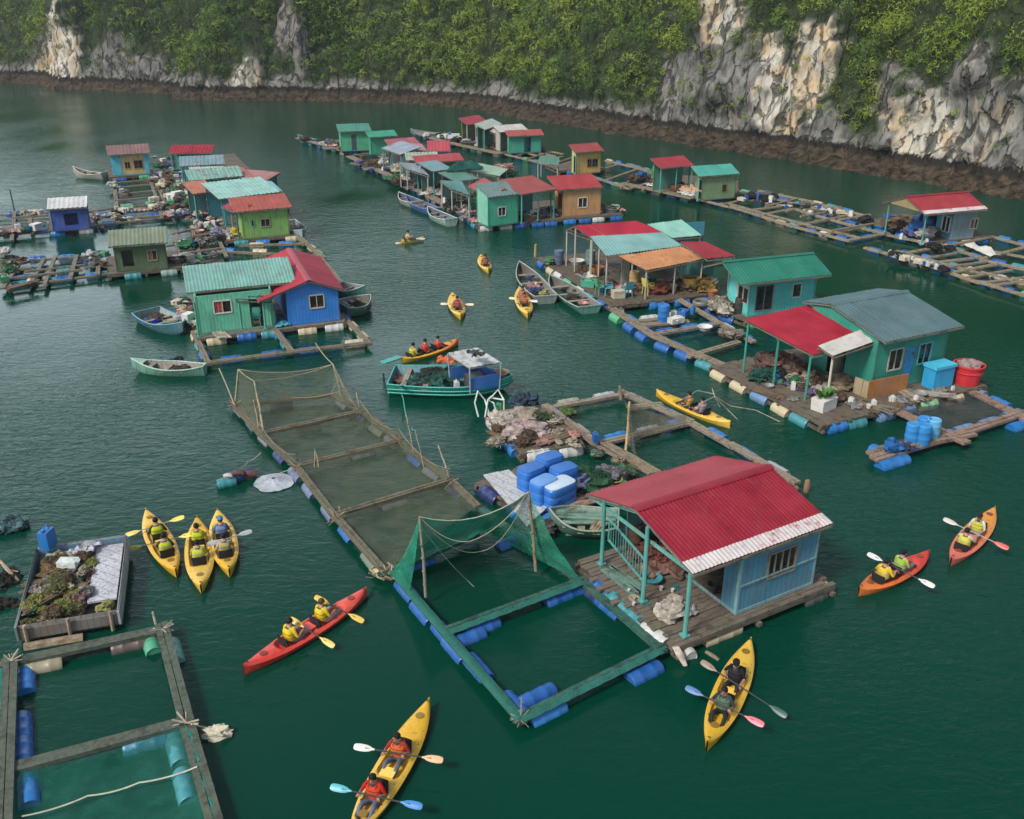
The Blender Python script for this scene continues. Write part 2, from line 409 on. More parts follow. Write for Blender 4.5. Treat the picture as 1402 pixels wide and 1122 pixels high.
def hillside(name, shore, zmax, slope, seed, spacing=.9, shelf=2.2, skirt=True, far=0.0, bush_k=1.0, crest=14.0):
    """terrain sheet that climbs inland from a shoreline given in photo positions at water level"""
    pts = [W(x, y, 0) for x, y in shore]
    out = [pts[0]]
    for a, b in zip(pts, pts[1:]):
        k = max(1, int((b-a).length/spacing))
        out += [a.lerp(b, i/k) for i in range(1, k+1)]
    P = [Vector((p.x, p.y, 0)) for p in out]
    for _ in range(6): P = [P[0]]+[(P[i-1]+P[i]*2+P[i+1])/4 for i in range(1, len(P)-1)]+[P[-1]]
    n = len(P); prof = []
    d, z = 0.0, -0.8
    ts = [(-1.5,-.9),(0,.0),(shelf*.35,.42),(shelf*.7,.75),(shelf,1.05),(shelf+.15,1.75)]
    d, z = ts[-1]
    while z < zmax: z += .55+max(0, z-20)*.05; ts.append((None, z))
    rows = []; sm = Vector((seed*17.3, seed*5.1, 0)); rk = []; pl = []
    for i in range(n):
        tg = (P[min(i+5, n-1)]-P[max(i-5, 0)]).normalized(); nn = Vector((-tg.y, tg.x, 0))
        d = shelf+.15; zp = 1.75; row = []
        nz = lambda q, s: noise.fractal(q*s+sm, 1.0, 2.0, 5)
        for j, (dd, z) in enumerate(ts):
            if dd is None:
                q = P[i]+nn*d; q.z = z
                r, _ = rockmask(*PIX(q))
                sl = slope+8*noise.noise(P[i]*.04+sm)
                ang = sl*(1-r)+78*r
                if z > crest: ang -= (z-crest)*1.3
                ang = max(ang, 14)
                d += (z-zp)/math.tan(R(ang)); zp = z
                rough = 1.0
                q = P[i]+nn*(d); q.z = z
                dis = 1.7*nz(q, .09)*min(1, (z-1.5)/4)+.9*nz(q, .30)+.35*nz(q*1.0, .9)+r*(.9*abs(noise.noise(Vector((q.x*.55, q.y*.55, q.z*.12))))-.3)
                q = q+nn*dis
            else:
                q = P[i]+nn*(dd+(.9*nz(P[i]+Vector((0,0,dd)), .35)+.5*nz(P[i]+nn*dd, 1.1))*(1 if dd > -1 else .2)); q.z = dd and z+(.35*nz(q, .8) if j < 5 else 0)
                if j == 1: q.z = -.02+.2*nz(q, .7)
                if j == 0: q.z = -1.2
            row.append(q)
        rows.append(row)
    k = len(ts); vs = []; veg = []; pale = []
    for row in rows:
        for j, q in enumerate(row):
            px, py = PIX(q)
            j1 = 10*noise.noise(q*.35+sm)
            r, p = rockmask(px+j1, py+8*noise.noise(q*.5-sm)) if q.y > 5 else (0, 0)
            low = max(0, min(1, (3.3+1.4*noise.noise(q*.25)-q.z)/1.0))
            r = max(r, low if q.z < 5 else 0)
            vs.append(q); veg.append(1-r); pale.append(max(p, .42*low))
    fs = [(i*k+j, (i+1)*k+j, (i+1)*k+j+1, i*k+j+1) for i in range(n-1) for j in range(k-1)]
    me = bpy.data.meshes.new(name); me.from_pydata([tuple(v) for v in vs], [], fs)
    a = me.attributes.new('veg', 'FLOAT', 'POINT'); a.data.foreach_set('value', veg)
    a = me.attributes.new('pale', 'FLOAT', 'POINT'); a.data.foreach_set('value', pale)
    me.materials.append(ROCK); me.polygons.foreach_set('use_smooth', [True]*len(fs)); me.update()
    o = bpy.data.objects.new(name, me); COL.objects.link(o); tag(o, kind='structure')
    # plants rooted on the sheet
    for i in range(n-1):
        for j in range(5, k-1):
            q = rows[i][j]; e = rows[i][j+1]-q; s2 = rows[i+1][j]-q
            nrm = s2.cross(e)
            if nrm.length < 1e-6: continue
            area = nrm.length; nrm.normalize()
            if nrm.z < -.2: nrm = -nrm
            px, py = PIX(q)
            seen = -140 < py < 330 and -120 < px < 1520 and q.y > 3
            g = veg[i*k+j]
            if not seen:
                dens = .05
            else: dens = .52 if g > .5 else (.55 if noise.noise(q*.3) > .05 else .04)*(1-.75*pale[i*k+j]) if q.z > 2.4 else .02
            if g <= .5 and q.z < 2.0: continue
            if random.random() < dens*area*bush_k:
                big = random.random()
                if g > .5: rad = (.60+1.35*big**2)*(1.7 if not seen else 1)*(1.0 if q.y > 110 else 1.12)
                else: rad = .3+.35*big
                BUSH.append((q+e*random.random()+s2*random.random(), nrm, rad*(1+far*.6), far, seen))
    return o
hillside('far_hill', [(-420,106),(-200,109),(-60,112),(40,115),(80,115.5),(140,116)], 24, 46, 3, spacing=1.6, far=1.0, bush_k=.35, crest=22)
hillside('headland', [(49,92),(54,105),(59,121),(75,123),(110,124),(160,126),(215,128),(240,130),(300,131),(360,130)], 21, 62, 5, spacing=.9, shelf=1.5, far=.45, bush_k=.62, crest=17)
hillside('hill', [(232,112),(234,124),(240,137),(300,138),(360,138),(440,139),(540,142),(600,145),(640,149),(690,152),(740,151)], 27, 54, 7, spacing=.75, shelf=1.5, far=.2, crest=19)
hillside('cliff', [(616,126),(626,140),(640,150),(700,161),(770,172),(850,185),(930,197),(1000,208),(1090,223),(1180,238),(1260,252),(1330,264),(1402,277),(1500,296),(1640,320),(1900,370)], 36, 60, 9, spacing=.6, shelf=2.6, crest=20)

def foliage():
    n = len(BUSH); print('bushes', n)
    V = []; T = []; tot = 0
    for q, nrm, rad, far, seen in BUSH:
        d = max(30, q.length)
        k = int(52*min(1.9, max(.5, rad))**1.3*(95/d)**.5) if seen else 12
        k = max(k, 10)
        c = np.array(q)+np.array(nrm)*rad*.45+np.array((0,0,rad*.25))
        u = RNG.normal(size=(k, 3)); u /= np.linalg.norm(u, axis=1)[:, None]
        u = u+np.array(nrm)*.35+np.array((0,0,.25)); u /= np.linalg.norm(u, axis=1)[:, None]
        rr = rad*RNG.uniform(.62, 1.06, size=(k, 1))
        lump = 1+.30*np.sin(u[:, :1]*6+q.x*5)*np.cos(u[:, 1:2]*6+q.z*7)
        p = c+u*rr*lump*np.array((1.0, 1.0, .85))
        nr = u+np.array((0,0,.15))+RNG.normal(size=(k, 3))*.30; nr /= np.linalg.norm(nr, axis=1)[:, None]
        a = np.cross(nr, RNG.normal(size=(k, 3))); a /= np.linalg.norm(a, axis=1)[:, None]
        b = np.cross(nr, a)
        s = RNG.uniform(.18, .40, size=(k, 1))*(.85 if seen else 2.4)*max(.8, min(1.4, d/100))
        V.append(np.stack([p-a*s-b*s*.45, p+b*s*.25-a*s*.1, p+a*s, p+b*s*.6], axis=1))
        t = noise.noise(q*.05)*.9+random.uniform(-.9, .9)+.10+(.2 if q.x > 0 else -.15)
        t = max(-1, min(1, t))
        dkc, mid, yellow_green = np.array((.030,.078,.020)), np.array((.115,.195,.028)), np.array((.255,.325,.036))  # leaf tones, dark to yellow-green, varied from bush to bush
        col = mid+(yellow_green-mid)*t if t > 0 else mid+(dkc-mid)*-t
        cc = col*RNG.uniform(.82, 1.15, size=(k, 1))
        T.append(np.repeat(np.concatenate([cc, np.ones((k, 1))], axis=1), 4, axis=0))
    V = np.concatenate(V).reshape(-1, 3).astype(np.float32); T = np.concatenate(T).astype(np.float32)
    nq = len(V)//4; print('leaves', nq)
    me = bpy.data.meshes.new('forest'); me.vertices.add(nq*4); me.vertices.foreach_set('co', V.ravel())
    me.loops.add(nq*4); me.loops.foreach_set('vertex_index', np.arange(nq*4, dtype=np.int32))
    me.polygons.add(nq); me.polygons.foreach_set('loop_start', np.arange(0, nq*4, 4, dtype=np.int32))
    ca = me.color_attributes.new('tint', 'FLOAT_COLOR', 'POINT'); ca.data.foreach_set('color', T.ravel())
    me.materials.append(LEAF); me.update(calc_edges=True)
    o = bpy.data.objects.new('forest', me); COL.objects.link(o); tag(o, kind='stuff')
foliage()

# sea haze over the bay
hb = MB(); hb.b2(-420, 560, -40, 420, -1.0, 74)
hm = bpy.data.materials.new('sea_haze'); hm.use_nodes = True; hn = hm.node_tree.nodes; hn.remove(hn['Principled BSDF'])
pv = hn.new('ShaderNodeVolumePrincipled'); pv.inputs['Color'].default_value = (.80, .88, .95, 1); pv.inputs['Density'].default_value = .00030; pv.inputs['Anisotropy'].default_value = .2
hm.node_tree.links.new(pv.outputs[0], hn['Material Output'].inputs['Volume'])
tag(hb.build('haze', hm), kind='stuff')
# ------------------------------------------------------------------ colours (real surface colours)
RED=(.25,.012,.026); TEALR=(.16,.36,.32); GREENR=(.016,.125,.085); BLUEGREY=(.075,.145,.165); ORANGE=(.42,.15,.055); PALE=(.50,.55,.52); MAROON=(.20,.022,.03)
CYANW=(.10,.46,.42); GREENW=(.03,.30,.19); BLUEW=(.012,.16,.48); TEALW=(.05,.28,.26); SKYW=(.055,.20,.30); ORANGEW=(.48,.25,.10); LIME=(.18,.38,.09); OLIVE=(.055,.105,.045); YELLOWW=(.52,.37,.12)
BLUEB=(.006,.080,.29); BLUEB2=(.010,.135,.40); WHITEB=(.42,.43,.42); TEALB=(.03,.19,.22); CREAM=(.42,.36,.24); GREENB=(.06,.30,.16); NAVY=(.01,.02,.10)
FLOATC=[BLUEB,BLUEB,BLUEB2,BLUEB,WHITEB,TEALB,BLUEB,CREAM,BLUEB2,GREENB]
TIM=(.16,.13,.10); TIMD=(.12,.10,.08); BAMB=(.38,.31,.19); ROPEC=(.36,.32,.24)
_mesh = {}
def barrel_mesh(c, L=.9, r=.27):
    key = ('barrel', c, L, r)
    if key not in _mesh:
        h = L/2; pr = [(r*.80,-h+.02),(r*.80,-h+.035),(r*.9,-h),(r*.97,-h+.03),(r,-h+.09)]
        for k in (-.2, .2): pr += [(r,k*L-.05),(r*1.045,k*L-.025),(r*1.045,k*L+.025),(r,k*L+.05)]
        pr += [(r,h-.09),(r*.97,h-.03),(r*.9,h),(r*.80,h-.035),(r*.80,h-.02)]
        b = MB(); b.lathe(pr, 14, Matrix.Rotation(math.pi/2, 4, 'Y'))
        o = b.build('float', plastic(c, .38, .3)); _mesh[key] = o.data; bpy.data.objects.remove(o)
    return _mesh[key]
def put_float(parent, p, yaw, c, L=.9, r=.27, tilt=0.0):
    """a plastic drum lashed under a raft; p in world"""
    o = bpy.data.objects.new('float', barrel_mesh(c, L, r)); COL.objects.link(o); o.parent = parent
    Mi = parent.matrix_basis.inverted(); o.matrix_basis = Mi @ Matrix.Translation(p) @ Matrix.Rotation(yaw, 4, 'Z') @ Matrix.Rotation(random.uniform(-3, 3), 4, 'X')
    return o
def float_line(parent, a, b, z=.07, gap=1.25, out=None, cols=None, r=.27, L=.9, skip=.12):
    a, b = Vector(a), Vector(b); d = b-a; n = max(1, int(d.length/gap)); yaw = math.atan2(d.y, d.x)
    for i in range(n):
        if n > 3 and random.random() < skip: continue
        p = a.lerp(b, (i+.5+random.uniform(-.15, .15))/n); p.z = z+random.uniform(-.05, .05)
        put_float(parent, p, yaw+random.uniform(-.06, .06), random.choice(cols or FLOATC), L, r)

def raft(label, Lp, Rp, Bp, z=.4, gap=1.15, sides='FLR', col=(.125,.098,.075), board=.19, name='floating_deck', along='y', cols=None, ragged=.12, group=None, th=.07, D=None, wet=True):
    """planked deck on drums; returns (thing, frame)"""
    a, yaw, L, Dp = fr(Lp, Rp, Bp, z, D)
    t = thing(name, label, 'deck', (a.x, a.y, 0), yaw, group)
    m = MB()
    if along == 'y':   # boards run away from the viewer, laid side by side in x
        x = 0.0
        while x < L-.02:
            bw = min(board*random.uniform(.8, 1.2), L-x)
            m.box((x+bw/2, Dp/2+random.uniform(-ragged, ragged)*.4, z-th/2+random.uniform(-.012, .012)), (bw-.014, Dp+random.uniform(-ragged, ragged), th), random.uniform(-.006, .006)); x += bw
        mat = timber(col, (8, 1, 8), .45)
    else:
        y = 0.0
        while y < Dp-.02:
            bw = min(board*random.uniform(.8, 1.2), Dp-y)
            m.box((L/2+random.uniform(-ragged, ragged)*.4, y+bw/2, z-th/2+random.uniform(-.012, .012)), (L+random.uniform(-ragged, ragged), bw-.014, th), random.uniform(-.006, .006)); y += bw
        mat = timber(col, (1, 8, 8), .45)
    m.build('planking', mat, t)
    e = MB(); zz = z-th-.065
    for y in (.06, Dp*.35, Dp*.68, Dp-.06): e.b2(-.05, L+.05, y-.06, y+.06, zz-.06, zz+.06)
    e.build('bearer', timber(TIMD), t)
    e = MB(); zz -= .13
    for x in (.08, L*.5, L-.08): e.b2(x-.06, x+.06, -.1, Dp+.1, zz-.07, zz+.05)
    e.build('crossbeam', timber(TIMD), t)
    Mx = t.matrix_basis; P = lambda x, y: Mx @ Vector((x, y, 0))
    if 'F' in sides: float_line(t, P(0, .1), P(L, .1), gap=gap, cols=cols)
    if 'L' in sides: float_line(t, P(.1, .5), P(.1, Dp), gap=gap, cols=cols)
    if 'R' in sides: float_line(t, P(L-.1, .5), P(L-.1, Dp), gap=gap, cols=cols)
    if 'B' in sides: float_line(t, P(0, Dp-.1), P(L, Dp-.1), gap=gap, cols=cols)
    return t, (a, yaw, L, Dp)

# ------------------------------------------------------------------ houses
def wall_mb(m, p0, p1, z0, top, ops, th=.05):
    """upright wall from p0 to p1 with rectangular openings (s0, s1, h0, h1); top(s) = height of the upper edge"""
    p0, p1 = Vector((*p0, 0)), Vector((*p1, 0)); d = p1-p0; L = d.length; d.normalize(); nn = Vector((-d.y, d.x, 0))*th/2
    br = {0.0, L}
    for o in ops: br |= {max(0, o[0]), min(L, o[1])}
    for k in range(1, 8): br.add(L*k/8)
    br = sorted(br)
    for s0, s1 in zip(br, br[1:]):
        if s1-s0 < 1e-4: continue
        mid = (s0+s1)/2; spans = [[z0, None]]
        for o in sorted(ops, key=lambda o: o[2]):
            if o[0] <= mid <= o[1]:
                spans[-1][1] = z0+o[2]; spans.append([z0+o[3], None])
        for b, t in spans:
            t0, t1 = (top(s0), top(s1)) if t is None else (t, t)
            if max(t0, t1)-b < .01: continue
            q = []
            for s, tt in ((s0, t0), (s1, t1)):
                c = p0+d*s
                for sg in (-1, 1):
                    for zz in (b, max(tt, b+.005)): q.append(c+nn*sg+Vector((0, 0, zz)))
            m.add(q, [(0,1,3,2),(4,6,7,5),(0,4,5,1),(2,3,7,6),(1,5,7,3),(0,2,6,4)])
def window_part(root, p0, d, s0, s1, h0, h1, z0, frame=(.55,.53,.47), bars=2, curtain=None, proud=.035):
    """frame with mullions and a dark pane, on wall line p0 + d*s"""
    d = Vector((*d, 0)); out = Vector((d.y, -d.x, 0)); c0 = Vector((*p0, 0))
    P = lambda s, h, o=0.0: c0+d*s+out*o+Vector((0, 0, z0+h))
    f = MB(); w = .055
    f.beam(P(s0, h0, .0), P(s1, h0, .0), .12, w); f.beam(P(s0, h1, 0), P(s1, h1, 0), .12, w)
    f.beam(P(s0, h0+w/2, 0), P(s0, h1-w/2, 0), w, .118); f.beam(P(s1, h0+w/2, 0), P(s1, h1-w/2, 0), w, .118)
    for k in range(1, bars): f.beam(P(s0+(s1-s0)*k/bars, h0+w/2, 0), P(s0+(s1-s0)*k/bars, h1-w/2, 0), .03, .09)
    fo = f.build('window', plain(frame, .6), root)
    g = MB(); q = [P(s0, h0, -.01), P(s1, h0, -.01), P(s1, h1, -.01), P(s0, h1, -.01)]; q2 = [P(s0, h0, .004), P(s1, h0, .004), P(s1, h1, .004), P(s0, h1, .004)]
    g.add(q+q2, [(3,2,1,0),(4,5,6,7),(0,1,5,4),(1,2,6,5),(2,3,7,6),(3,0,4,7)])
    g.build('pane', glassmat(), fo)
    if curtain:
        cmb = MB(); sw = (s1-s0)/bars*.8
        cmb.grid(lambda u, v: P(s0+.06+u*sw, h0+.06+v*(h1-h0-.12), .018+.012*math.sin(u*14)), 14, 1)
        cmb.build('curtain', cloth(curtain), fo)
    return fo
def door_part(root, p0, d, s0, s1, h0, h1, z0, col, ajar=0):
    d = Vector((*d, 0)); out = Vector((d.y, -d.x, 0)); c0 = Vector((*p0, 0))
    hinge = c0+d*s0; dd = (d*math.cos(ajar)+out*math.sin(ajar)); no = Vector((dd.y, -dd.x, 0))
    f = MB(); W_ = s1-s0
    a = hinge+dd*.02+Vector((0,0,z0+(h0+h1)/2)); f.beam(a, a+dd*(W_-.04), .04, h1-h0-.03)
    for hh in (.15, .5, .85):
        a2 = hinge+dd*.05+no*.027+Vector((0,0,z0+h0+(h1-h0)*hh)); f.beam(a2, a2+dd*(W_-.1), .016, .09)
    o = f.build('door', painted(col, .4), root)
    k = MB(); a3 = hinge+dd*(W_-.12)+no*.06+Vector((0,0,z0+h0+.95)); k.box(a3, (.05,.05,.14)); k.build('handle', plain((.25,.24,.22), .4, .6), o)
def panel_mb(m, P00, P10, P01, P11, period=.2, amp=.018, rows=6, warp=.012, seed=0):
    """corrugated sheet: P00-P10 runs along the eave, P00-P01 up the slope"""
    P00, P10, P01, P11 = map(Vector, (P00, P10, P01, P11))
    L = (P10-P00).length; nu = max(8, int(L/period)*4); nn = (P10-P00).cross(P01-P00).normalized()
    if nn.z < 0: nn = -nn
    def fn(u, v):
        p = P00.lerp(P10, u).lerp(P01.lerp(P11, u), v); s = u*L
        k = math.floor(s/.95+.3*noise.noise(Vector((math.floor(v*2.001), seed, 1))))
        lift = .014*((s/.95) % 1.0)+warp*noise.noise(Vector((k*1.7, v*1.5, seed*3.1)))*1.4
        return p+nn*(amp*math.sin(s/period*2*math.pi)+lift)
    return m.grid(fn, nu, rows)
def roof_parts(root, prof, a0, a1, axis, cols, period=.2, amp=.018, zoff=0, name='roof', cap=True, skew=0, rust=.35, seed=0, white_edge=None):
    """prof: (across, z) list; panels between consecutive profile points; a0..a1 extent along the ridge"""
    pt = (lambda a, q: Vector((a, q[0], q[1]))) if axis == 'x' else (lambda a, q: Vector((q[0], a, q[1])))
    first = None
    for i, (q0, q1) in enumerate(zip(prof, prof[1:])):
        lo, hi = (q0, q1) if q0[1] <= q1[1] else (q1, q0)
        m = MB(); panel_mb(m, pt(a0, lo), pt(a1, lo), pt(a0, hi), pt(a1, hi), period, amp, seed=seed+i)
        o = m.build(name, sheet(cols[i % len(cols)], rust=rust), root, sharp=70)
        first = first or o
        m = MB(); n_ = max(2, int((a1-a0)/1.4))
        for k in range(n_+1):   # rafters, purlins and verge boards under the sheet
            a = a0+.05+(a1-a0-.1)*k/n_; m.beam(pt(a, lo)-Vector((0,0,.065)), pt(a, hi)-Vector((0,0,.065)), .05, .06)
        m.beam(pt(a0, lo)-Vector((0,0,.06)), pt(a1, lo)-Vector((0,0,.06)), .04, .07)
        m.build('rafter', timber((.16,.15,.12)), o)
        if white_edge and i == white_edge[0]:
            m = MB(); f_ = white_edge[1]; nrm = Vector((0,0,.022)); up = lambda a: pt(a, lo).lerp(pt(a, hi), f_)
            panel_mb(m, pt(a0-.01, lo)+nrm, pt(a1+.01, lo)+nrm, up(a0-.01)+nrm, up(a1+.01)+nrm, period, amp, 2, seed=seed+i)
            m.build('eave_strip', sheet((.50,.47,.47), (.30,.03,.05), .65), root, sharp=70)
    if cap:
        for q in prof[1:-1]:
            if q[1] >= max(prof[0][1], prof[-1][1]):
                m = MB(); c = pt(a0-.02, q)+Vector((0,0,.045)); e = pt(a1+.02, q)+Vector((0,0,.045))
                sd = Vector((0,1,0)) if axis == 'x' else Vector((1,0,0))
                vs = []
                for pnt in (c, e): vs += [pnt-sd*.17-Vector((0,0,.055)), pnt, pnt+sd*.17-Vector((0,0,.055))]
                m.add(vs, [(0,3,4,1),(1,4,5,2)]); m.build('ridge_cap', sheet(dk(cols[0], .95), rust=rust*.7), first)
    return first
def interp(prof, x):
    if x <= prof[0][0]: a, b = prof[0], prof[1]
    elif x >= prof[-1][0]: a, b = prof[-2], prof[-1]
    else: a, b = next((p, q) for p, q in zip(prof, prof[1:]) if p[0] <= x <= q[0])
    return a[1]+(b[1]-a[1])*(x-a[0])/(b[0]-a[0])
def house(label, F, body, z0, prof, axis, rx, cols, wallcol, ops={}, name='floating_house', cat='house', group=None, posts=(), period=.2, amp=.018, wear=.45, sides='FBLR', sidecol={}, rust=.45, board=.16, white_edge=None, postcol=TEALW, roofs=True, cap=True, postr=.05, trim=None):
    """F frame (origin, yaw, ..); body x0,x1,y0,y1 in it; prof roof profile across; rx extent of the roof along its ridge"""
    a, yaw = F[0], F[1]; x0, x1, y0, y1 = body
    c = Matrix.Translation(Vector((a.x, a.y, 0))) @ Matrix.Rotation(yaw, 4, 'Z')
    t = thing(name, label, cat, tuple(c @ Vector((x0, y0, 0))), yaw, group)
    prof = [(p-(y0 if axis == 'x' else x0), z) for p, z in prof]; rx = (rx[0]-(x0 if axis == 'x' else y0), rx[1]-(x0 if axis == 'x' else y0))
    w, d = x1-x0, y1-y0
    tf = lambda y: interp(prof, y)-.03
    S = {'F': ((0,0),(w,0)), 'B': ((w,d),(0,d)), 'L': ((0,d),(0,0)), 'R': ((w,0),(w,d))}
    for k in sides:
        p0, p1 = S[k]; L = math.hypot(p1[0]-p0[0], p1[1]-p0[1]); dr = ((p1[0]-p0[0])/L, (p1[1]-p0[1])/L)
        def top(s, p0=p0, dr=dr):
            x, y = p0[0]+dr[0]*s, p0[1]+dr[1]*s
            return tf(y) if axis == 'x' else tf(x)
        oo = [o for o in ops.get(k, [])]
        inset = .026 if k in 'LR' else 0
        m = MB(); q0 = (p0[0]+dr[0]*inset, p0[1]+dr[1]*inset); q1 = (p1[0]-dr[0]*inset, p1[1]-dr[1]*inset)
        wall_mb(m, q0, q1, z0, (lambda s, i=inset: top(s+i)), [(o[0]-inset, o[1]-inset, o[2], o[3]) for o in oo])
        m.build('wall', painted(sidecol.get(k, wallcol), wear, board=board), t)
        for o in oo:
            kind = o[4] if len(o) > 4 else 'win'; kw = o[5] if len(o) > 5 else {}
            if kind == 'win': window_part(t, p0, dr, o[0], o[1], o[2], o[3], z0, **kw)
            elif kind == 'door': door_part(t, p0, dr, o[0], o[1], o[2], o[3], z0, **kw)
    if sides:
        for x, y in ((0,0),(w,0),(w,d),(0,d)):
            m = MB(); m.b2(x-.04, x+.04, y-.04, y+.04, z0, (tf(y) if axis == 'x' else tf(x))-.02); m.build('corner_post', painted(trim or dk(wallcol, .6), .5), t)
        for k in ('F','L','R'):
            if k in sides:
                p0, p1 = S[k]; dx, dy = p1[0]-p0[0], p1[1]-p0[1]; LL = math.hypot(dx, dy); o_ = Vector((dy/LL, -dx/LL, 0))*.03
                m = MB(); m.beam(Vector((*p0, z0+.05))+o_, Vector((*p1, z0+.05))+o_, .03, .09); m.build('skirting', painted(trim or dk(wallcol, .6), .5), t)
    for x, y in posts:
        x, y = x-x0, y-y0; m = MB(); zt = (tf(y) if axis == 'x' else tf(x))-.06
        m.tube([(x, y, z0), (x+.01, y, (z0+zt)/2), (x, y, zt)], [postr*1.1, postr, postr*.95], 8)
        m.b2(x-postr*1.7, x+postr*1.7, y-postr*1.7, y+postr*1.7, z0, z0+.06)
        m.build('post', painted(postcol, .35), t)
    if roofs: roof_parts(t, prof, rx[0], rx[1], axis, cols, period, amp, rust=rust, white_edge=white_edge, cap=cap, seed=int(a.x*3+a.y))
    return t

# ------------------------------------------------------------------ cages
def cage(label, lines, z=.22, w=.17, col=TIM, name='fish_cage', wrap=None, floats=(), gap=1.3, cols=None, cat='fish cage', group=None, twin=True, seed=0, fr_=.25):
    """timber frame on drums; lines: pairs of photo positions at height z"""
    o0 = W(*lines[0][0], z); t = thing(name, label, cat, (o0.x, o0.y, 0), 0, group)
    for i, (p, q) in enumerate(lines):
        a, b = W(*p, z), W(*q, z); d = (b-a).normalized(); sd = Vector((-d.y, d.x, 0)); m = MB()
        zo = Vector((0, 0, .003*(i % 5)+(.055 if i % 2 else 0)))
        n = max(1, int((b-a).length/3.2)); pts = [a.lerp(b, k/n)+sd*random.uniform(-.03, .03)*(0 < k < n)+Vector((0,0,random.uniform(-.03,.03)))+zo for k in range(n+1)]
        for k in range(n):
            e0, e1 = pts[k]-d*.15*(k == 0), pts[k+1]+d*(.12)
            if twin:
                m.beam(e0+sd*w*.40+Vector((0,0,.004*(k%2))), e1+sd*w*.42+Vector((0,0,.004*(k%2))), w*.72, .11); m.beam(e0-sd*w*.36+Vector((0,0,-.012)), e1-sd*w*.38+Vector((0,0,-.012)), w*.66, .10)
            else: m.tube([e0, e0.lerp(e1, .5)+Vector((0,0,random.uniform(-.02,.03))), e1], [w*.5, w*.55, w*.45], 7)
        m.build('beam', timber(wrap or col, (3,3,6), .45), t, world=True)
    for i in floats:
        p, q = lines[i]; a, b = W(*p, 0), W(*q, 0); float_line(t, a, b, z=.0, gap=gap, cols=cols, r=fr_)
    return t
def rope_part(parent, pts, r=.014, col=ROPEC, name='rope', sag=0.0):
    pts = [Vector(p) for p in pts]; out = []
    for a, b in zip(pts, pts[1:]):
        for k in range(8):
            u = k/8; q = a.lerp(b, u); q.z -= sag*4*u*(1-u); out.append(q)
    out.append(pts[-1]); m = MB(); m.tube(out, r, 5)
    return m.build(name, plain(col, .9), parent, world=True)
def pole_part(parent, p, q, r=.035, col=BAMB, name='pole'):
    p, q = Vector(p), Vector(q); m = MB(); mid = p.lerp(q, .5)+Vector((.02, .01, 0)); m.tube([p, p.lerp(q,.25)+Vector((.01,-.01,0)), mid, p.lerp(q,.75), q], [r, r*.97, r*.9, r*.85, r*.75], 7)
    for k in range(1, 6): m.tube([p.lerp(q, k/6-.008), p.lerp(q, k/6+.008)], r*1.12, 7)
    return m.build(name, timber(col, (8,8,1), .1), parent, world=True)
def net_part(parent, fn, nu, nv, col, cover=.5, name='net'):
    m = MB(); m.grid(fn, nu, nv); return m.build(name, netmat(col, cover), parent, world=True)
# ------------------------------------------------------------------ boats
def boat(label, bow, stern, beam, depth=.55, free=.38, out=(.05,.22,.20), inn=(.25,.27,.24), rim=(.45,.47,.43), sheer=.28, transom=.55, name='rowing_boat', thwarts=(.3,.52,.74), rise=None, z=.3, group=None, foredeck=0.0, cat='boat', bowp=1.9, floor=True, world=False):
    """open wooden boat between two photo positions (gunwale height z)"""
    if world: a, b = Vector(stern), Vector(bow)
    else: a, b = W(*stern, z), W(*bow, z)
    d = b-a; L = d.length; yaw = math.atan2(d.y, d.x)
    t = thing(name, label, cat, (a.x, a.y, 0), yaw, group)
    NS, NP = 22, 9
    def half(u):
        return beam/2*(transom+(1-transom)*math.sin(min(1, u/.45)*math.pi/2) if u < .45 else max(.012, 1-((u-.45)/.55)**bowp))
    def gun(u): return free+sheer*max(0, (u-.45)/.55)**2+sheer*.35*max(0, (.3-u)/.3)**2
    def sect(u, ins=0.0, base=None):
        hw = max(.008, half(u)-ins); zg = gun(u)-(.0 if not ins else -.0); zk = free-depth+ins+ (depth*.75)*max(0, (u-.7)/.3)**2
        r = []
        for k in range(NP):
            q = -1+2*k/(NP-1); y = hw*math.copysign(abs(q)**.75, q) ; s = abs(q)
            zz = zk+(zg-zk)*(s**2.6)
            r.append(Vector((u*L, y, zz)))
        return r
    us = [i/NS for i in range(NS+1)]
    m = MB(); m.loft([sect(u) for u in us], closed=False)
    m.add(sect(0), [tuple(range(NP))])
    m.m = 1; m.loft([sect(min(.985, max(.015, u)), .035)[::-1] for u in us], closed=False)
    m.add([p+Vector((.04, 0, 0)) for p in sect(0, .035)][::-1], [tuple(range(NP))])
    m.build('hull', [painted(out, .4, board=.35), painted(inn, .5, board=.25)], t, sharp=50)
    m = MB()
    for sg in (-1, 1):
        pts = [Vector((u*L, sg*(half(u)-.012), gun(u)+.012)) for u in us]; m.tube(pts, .032, 6)
    m.beam((0, -half(0), gun(0)+.01), (0, half(0), gun(0)+.01), .05, .06)
    m.build('gunwale', painted(rim, .45), t)
    for u in thwarts:
        m = MB(); m.b2(u*L-.11, u*L+.11, -half(u)+.05, half(u)-.05, gun(u)-.14, gun(u)-.10); m.build('thwart', timber((.26,.24,.19), (6,1,6)), t)
    if floor:
        m = MB(); zf = free-depth+.14
        for k in range(-2, 3): m.b2(L*.06, L*.74, k*beam*.12-beam*.052, k*beam*.12+beam*.052, zf-.02, zf+.004*(k%2))
        m.build('floorboard', timber((.22,.21,.18), (1,6,6)), t)
    if foredeck:
        m = MB(); uu = [u for u in us if u >= 1-foredeck]
        m.loft([[Vector((u*L, -half(u)+.02, gun(u)+.004)), Vector((u*L, 0, gun(u)+.05*(half(u)/beam*2))), Vector((u*L, half(u)-.02, gun(u)+.004))] for u in uu], closed=False)
        m.build('foredeck', painted(dk(rim, .9), .5, board=.2), t)
    t['L'] = L; del t['L']
    return t, L
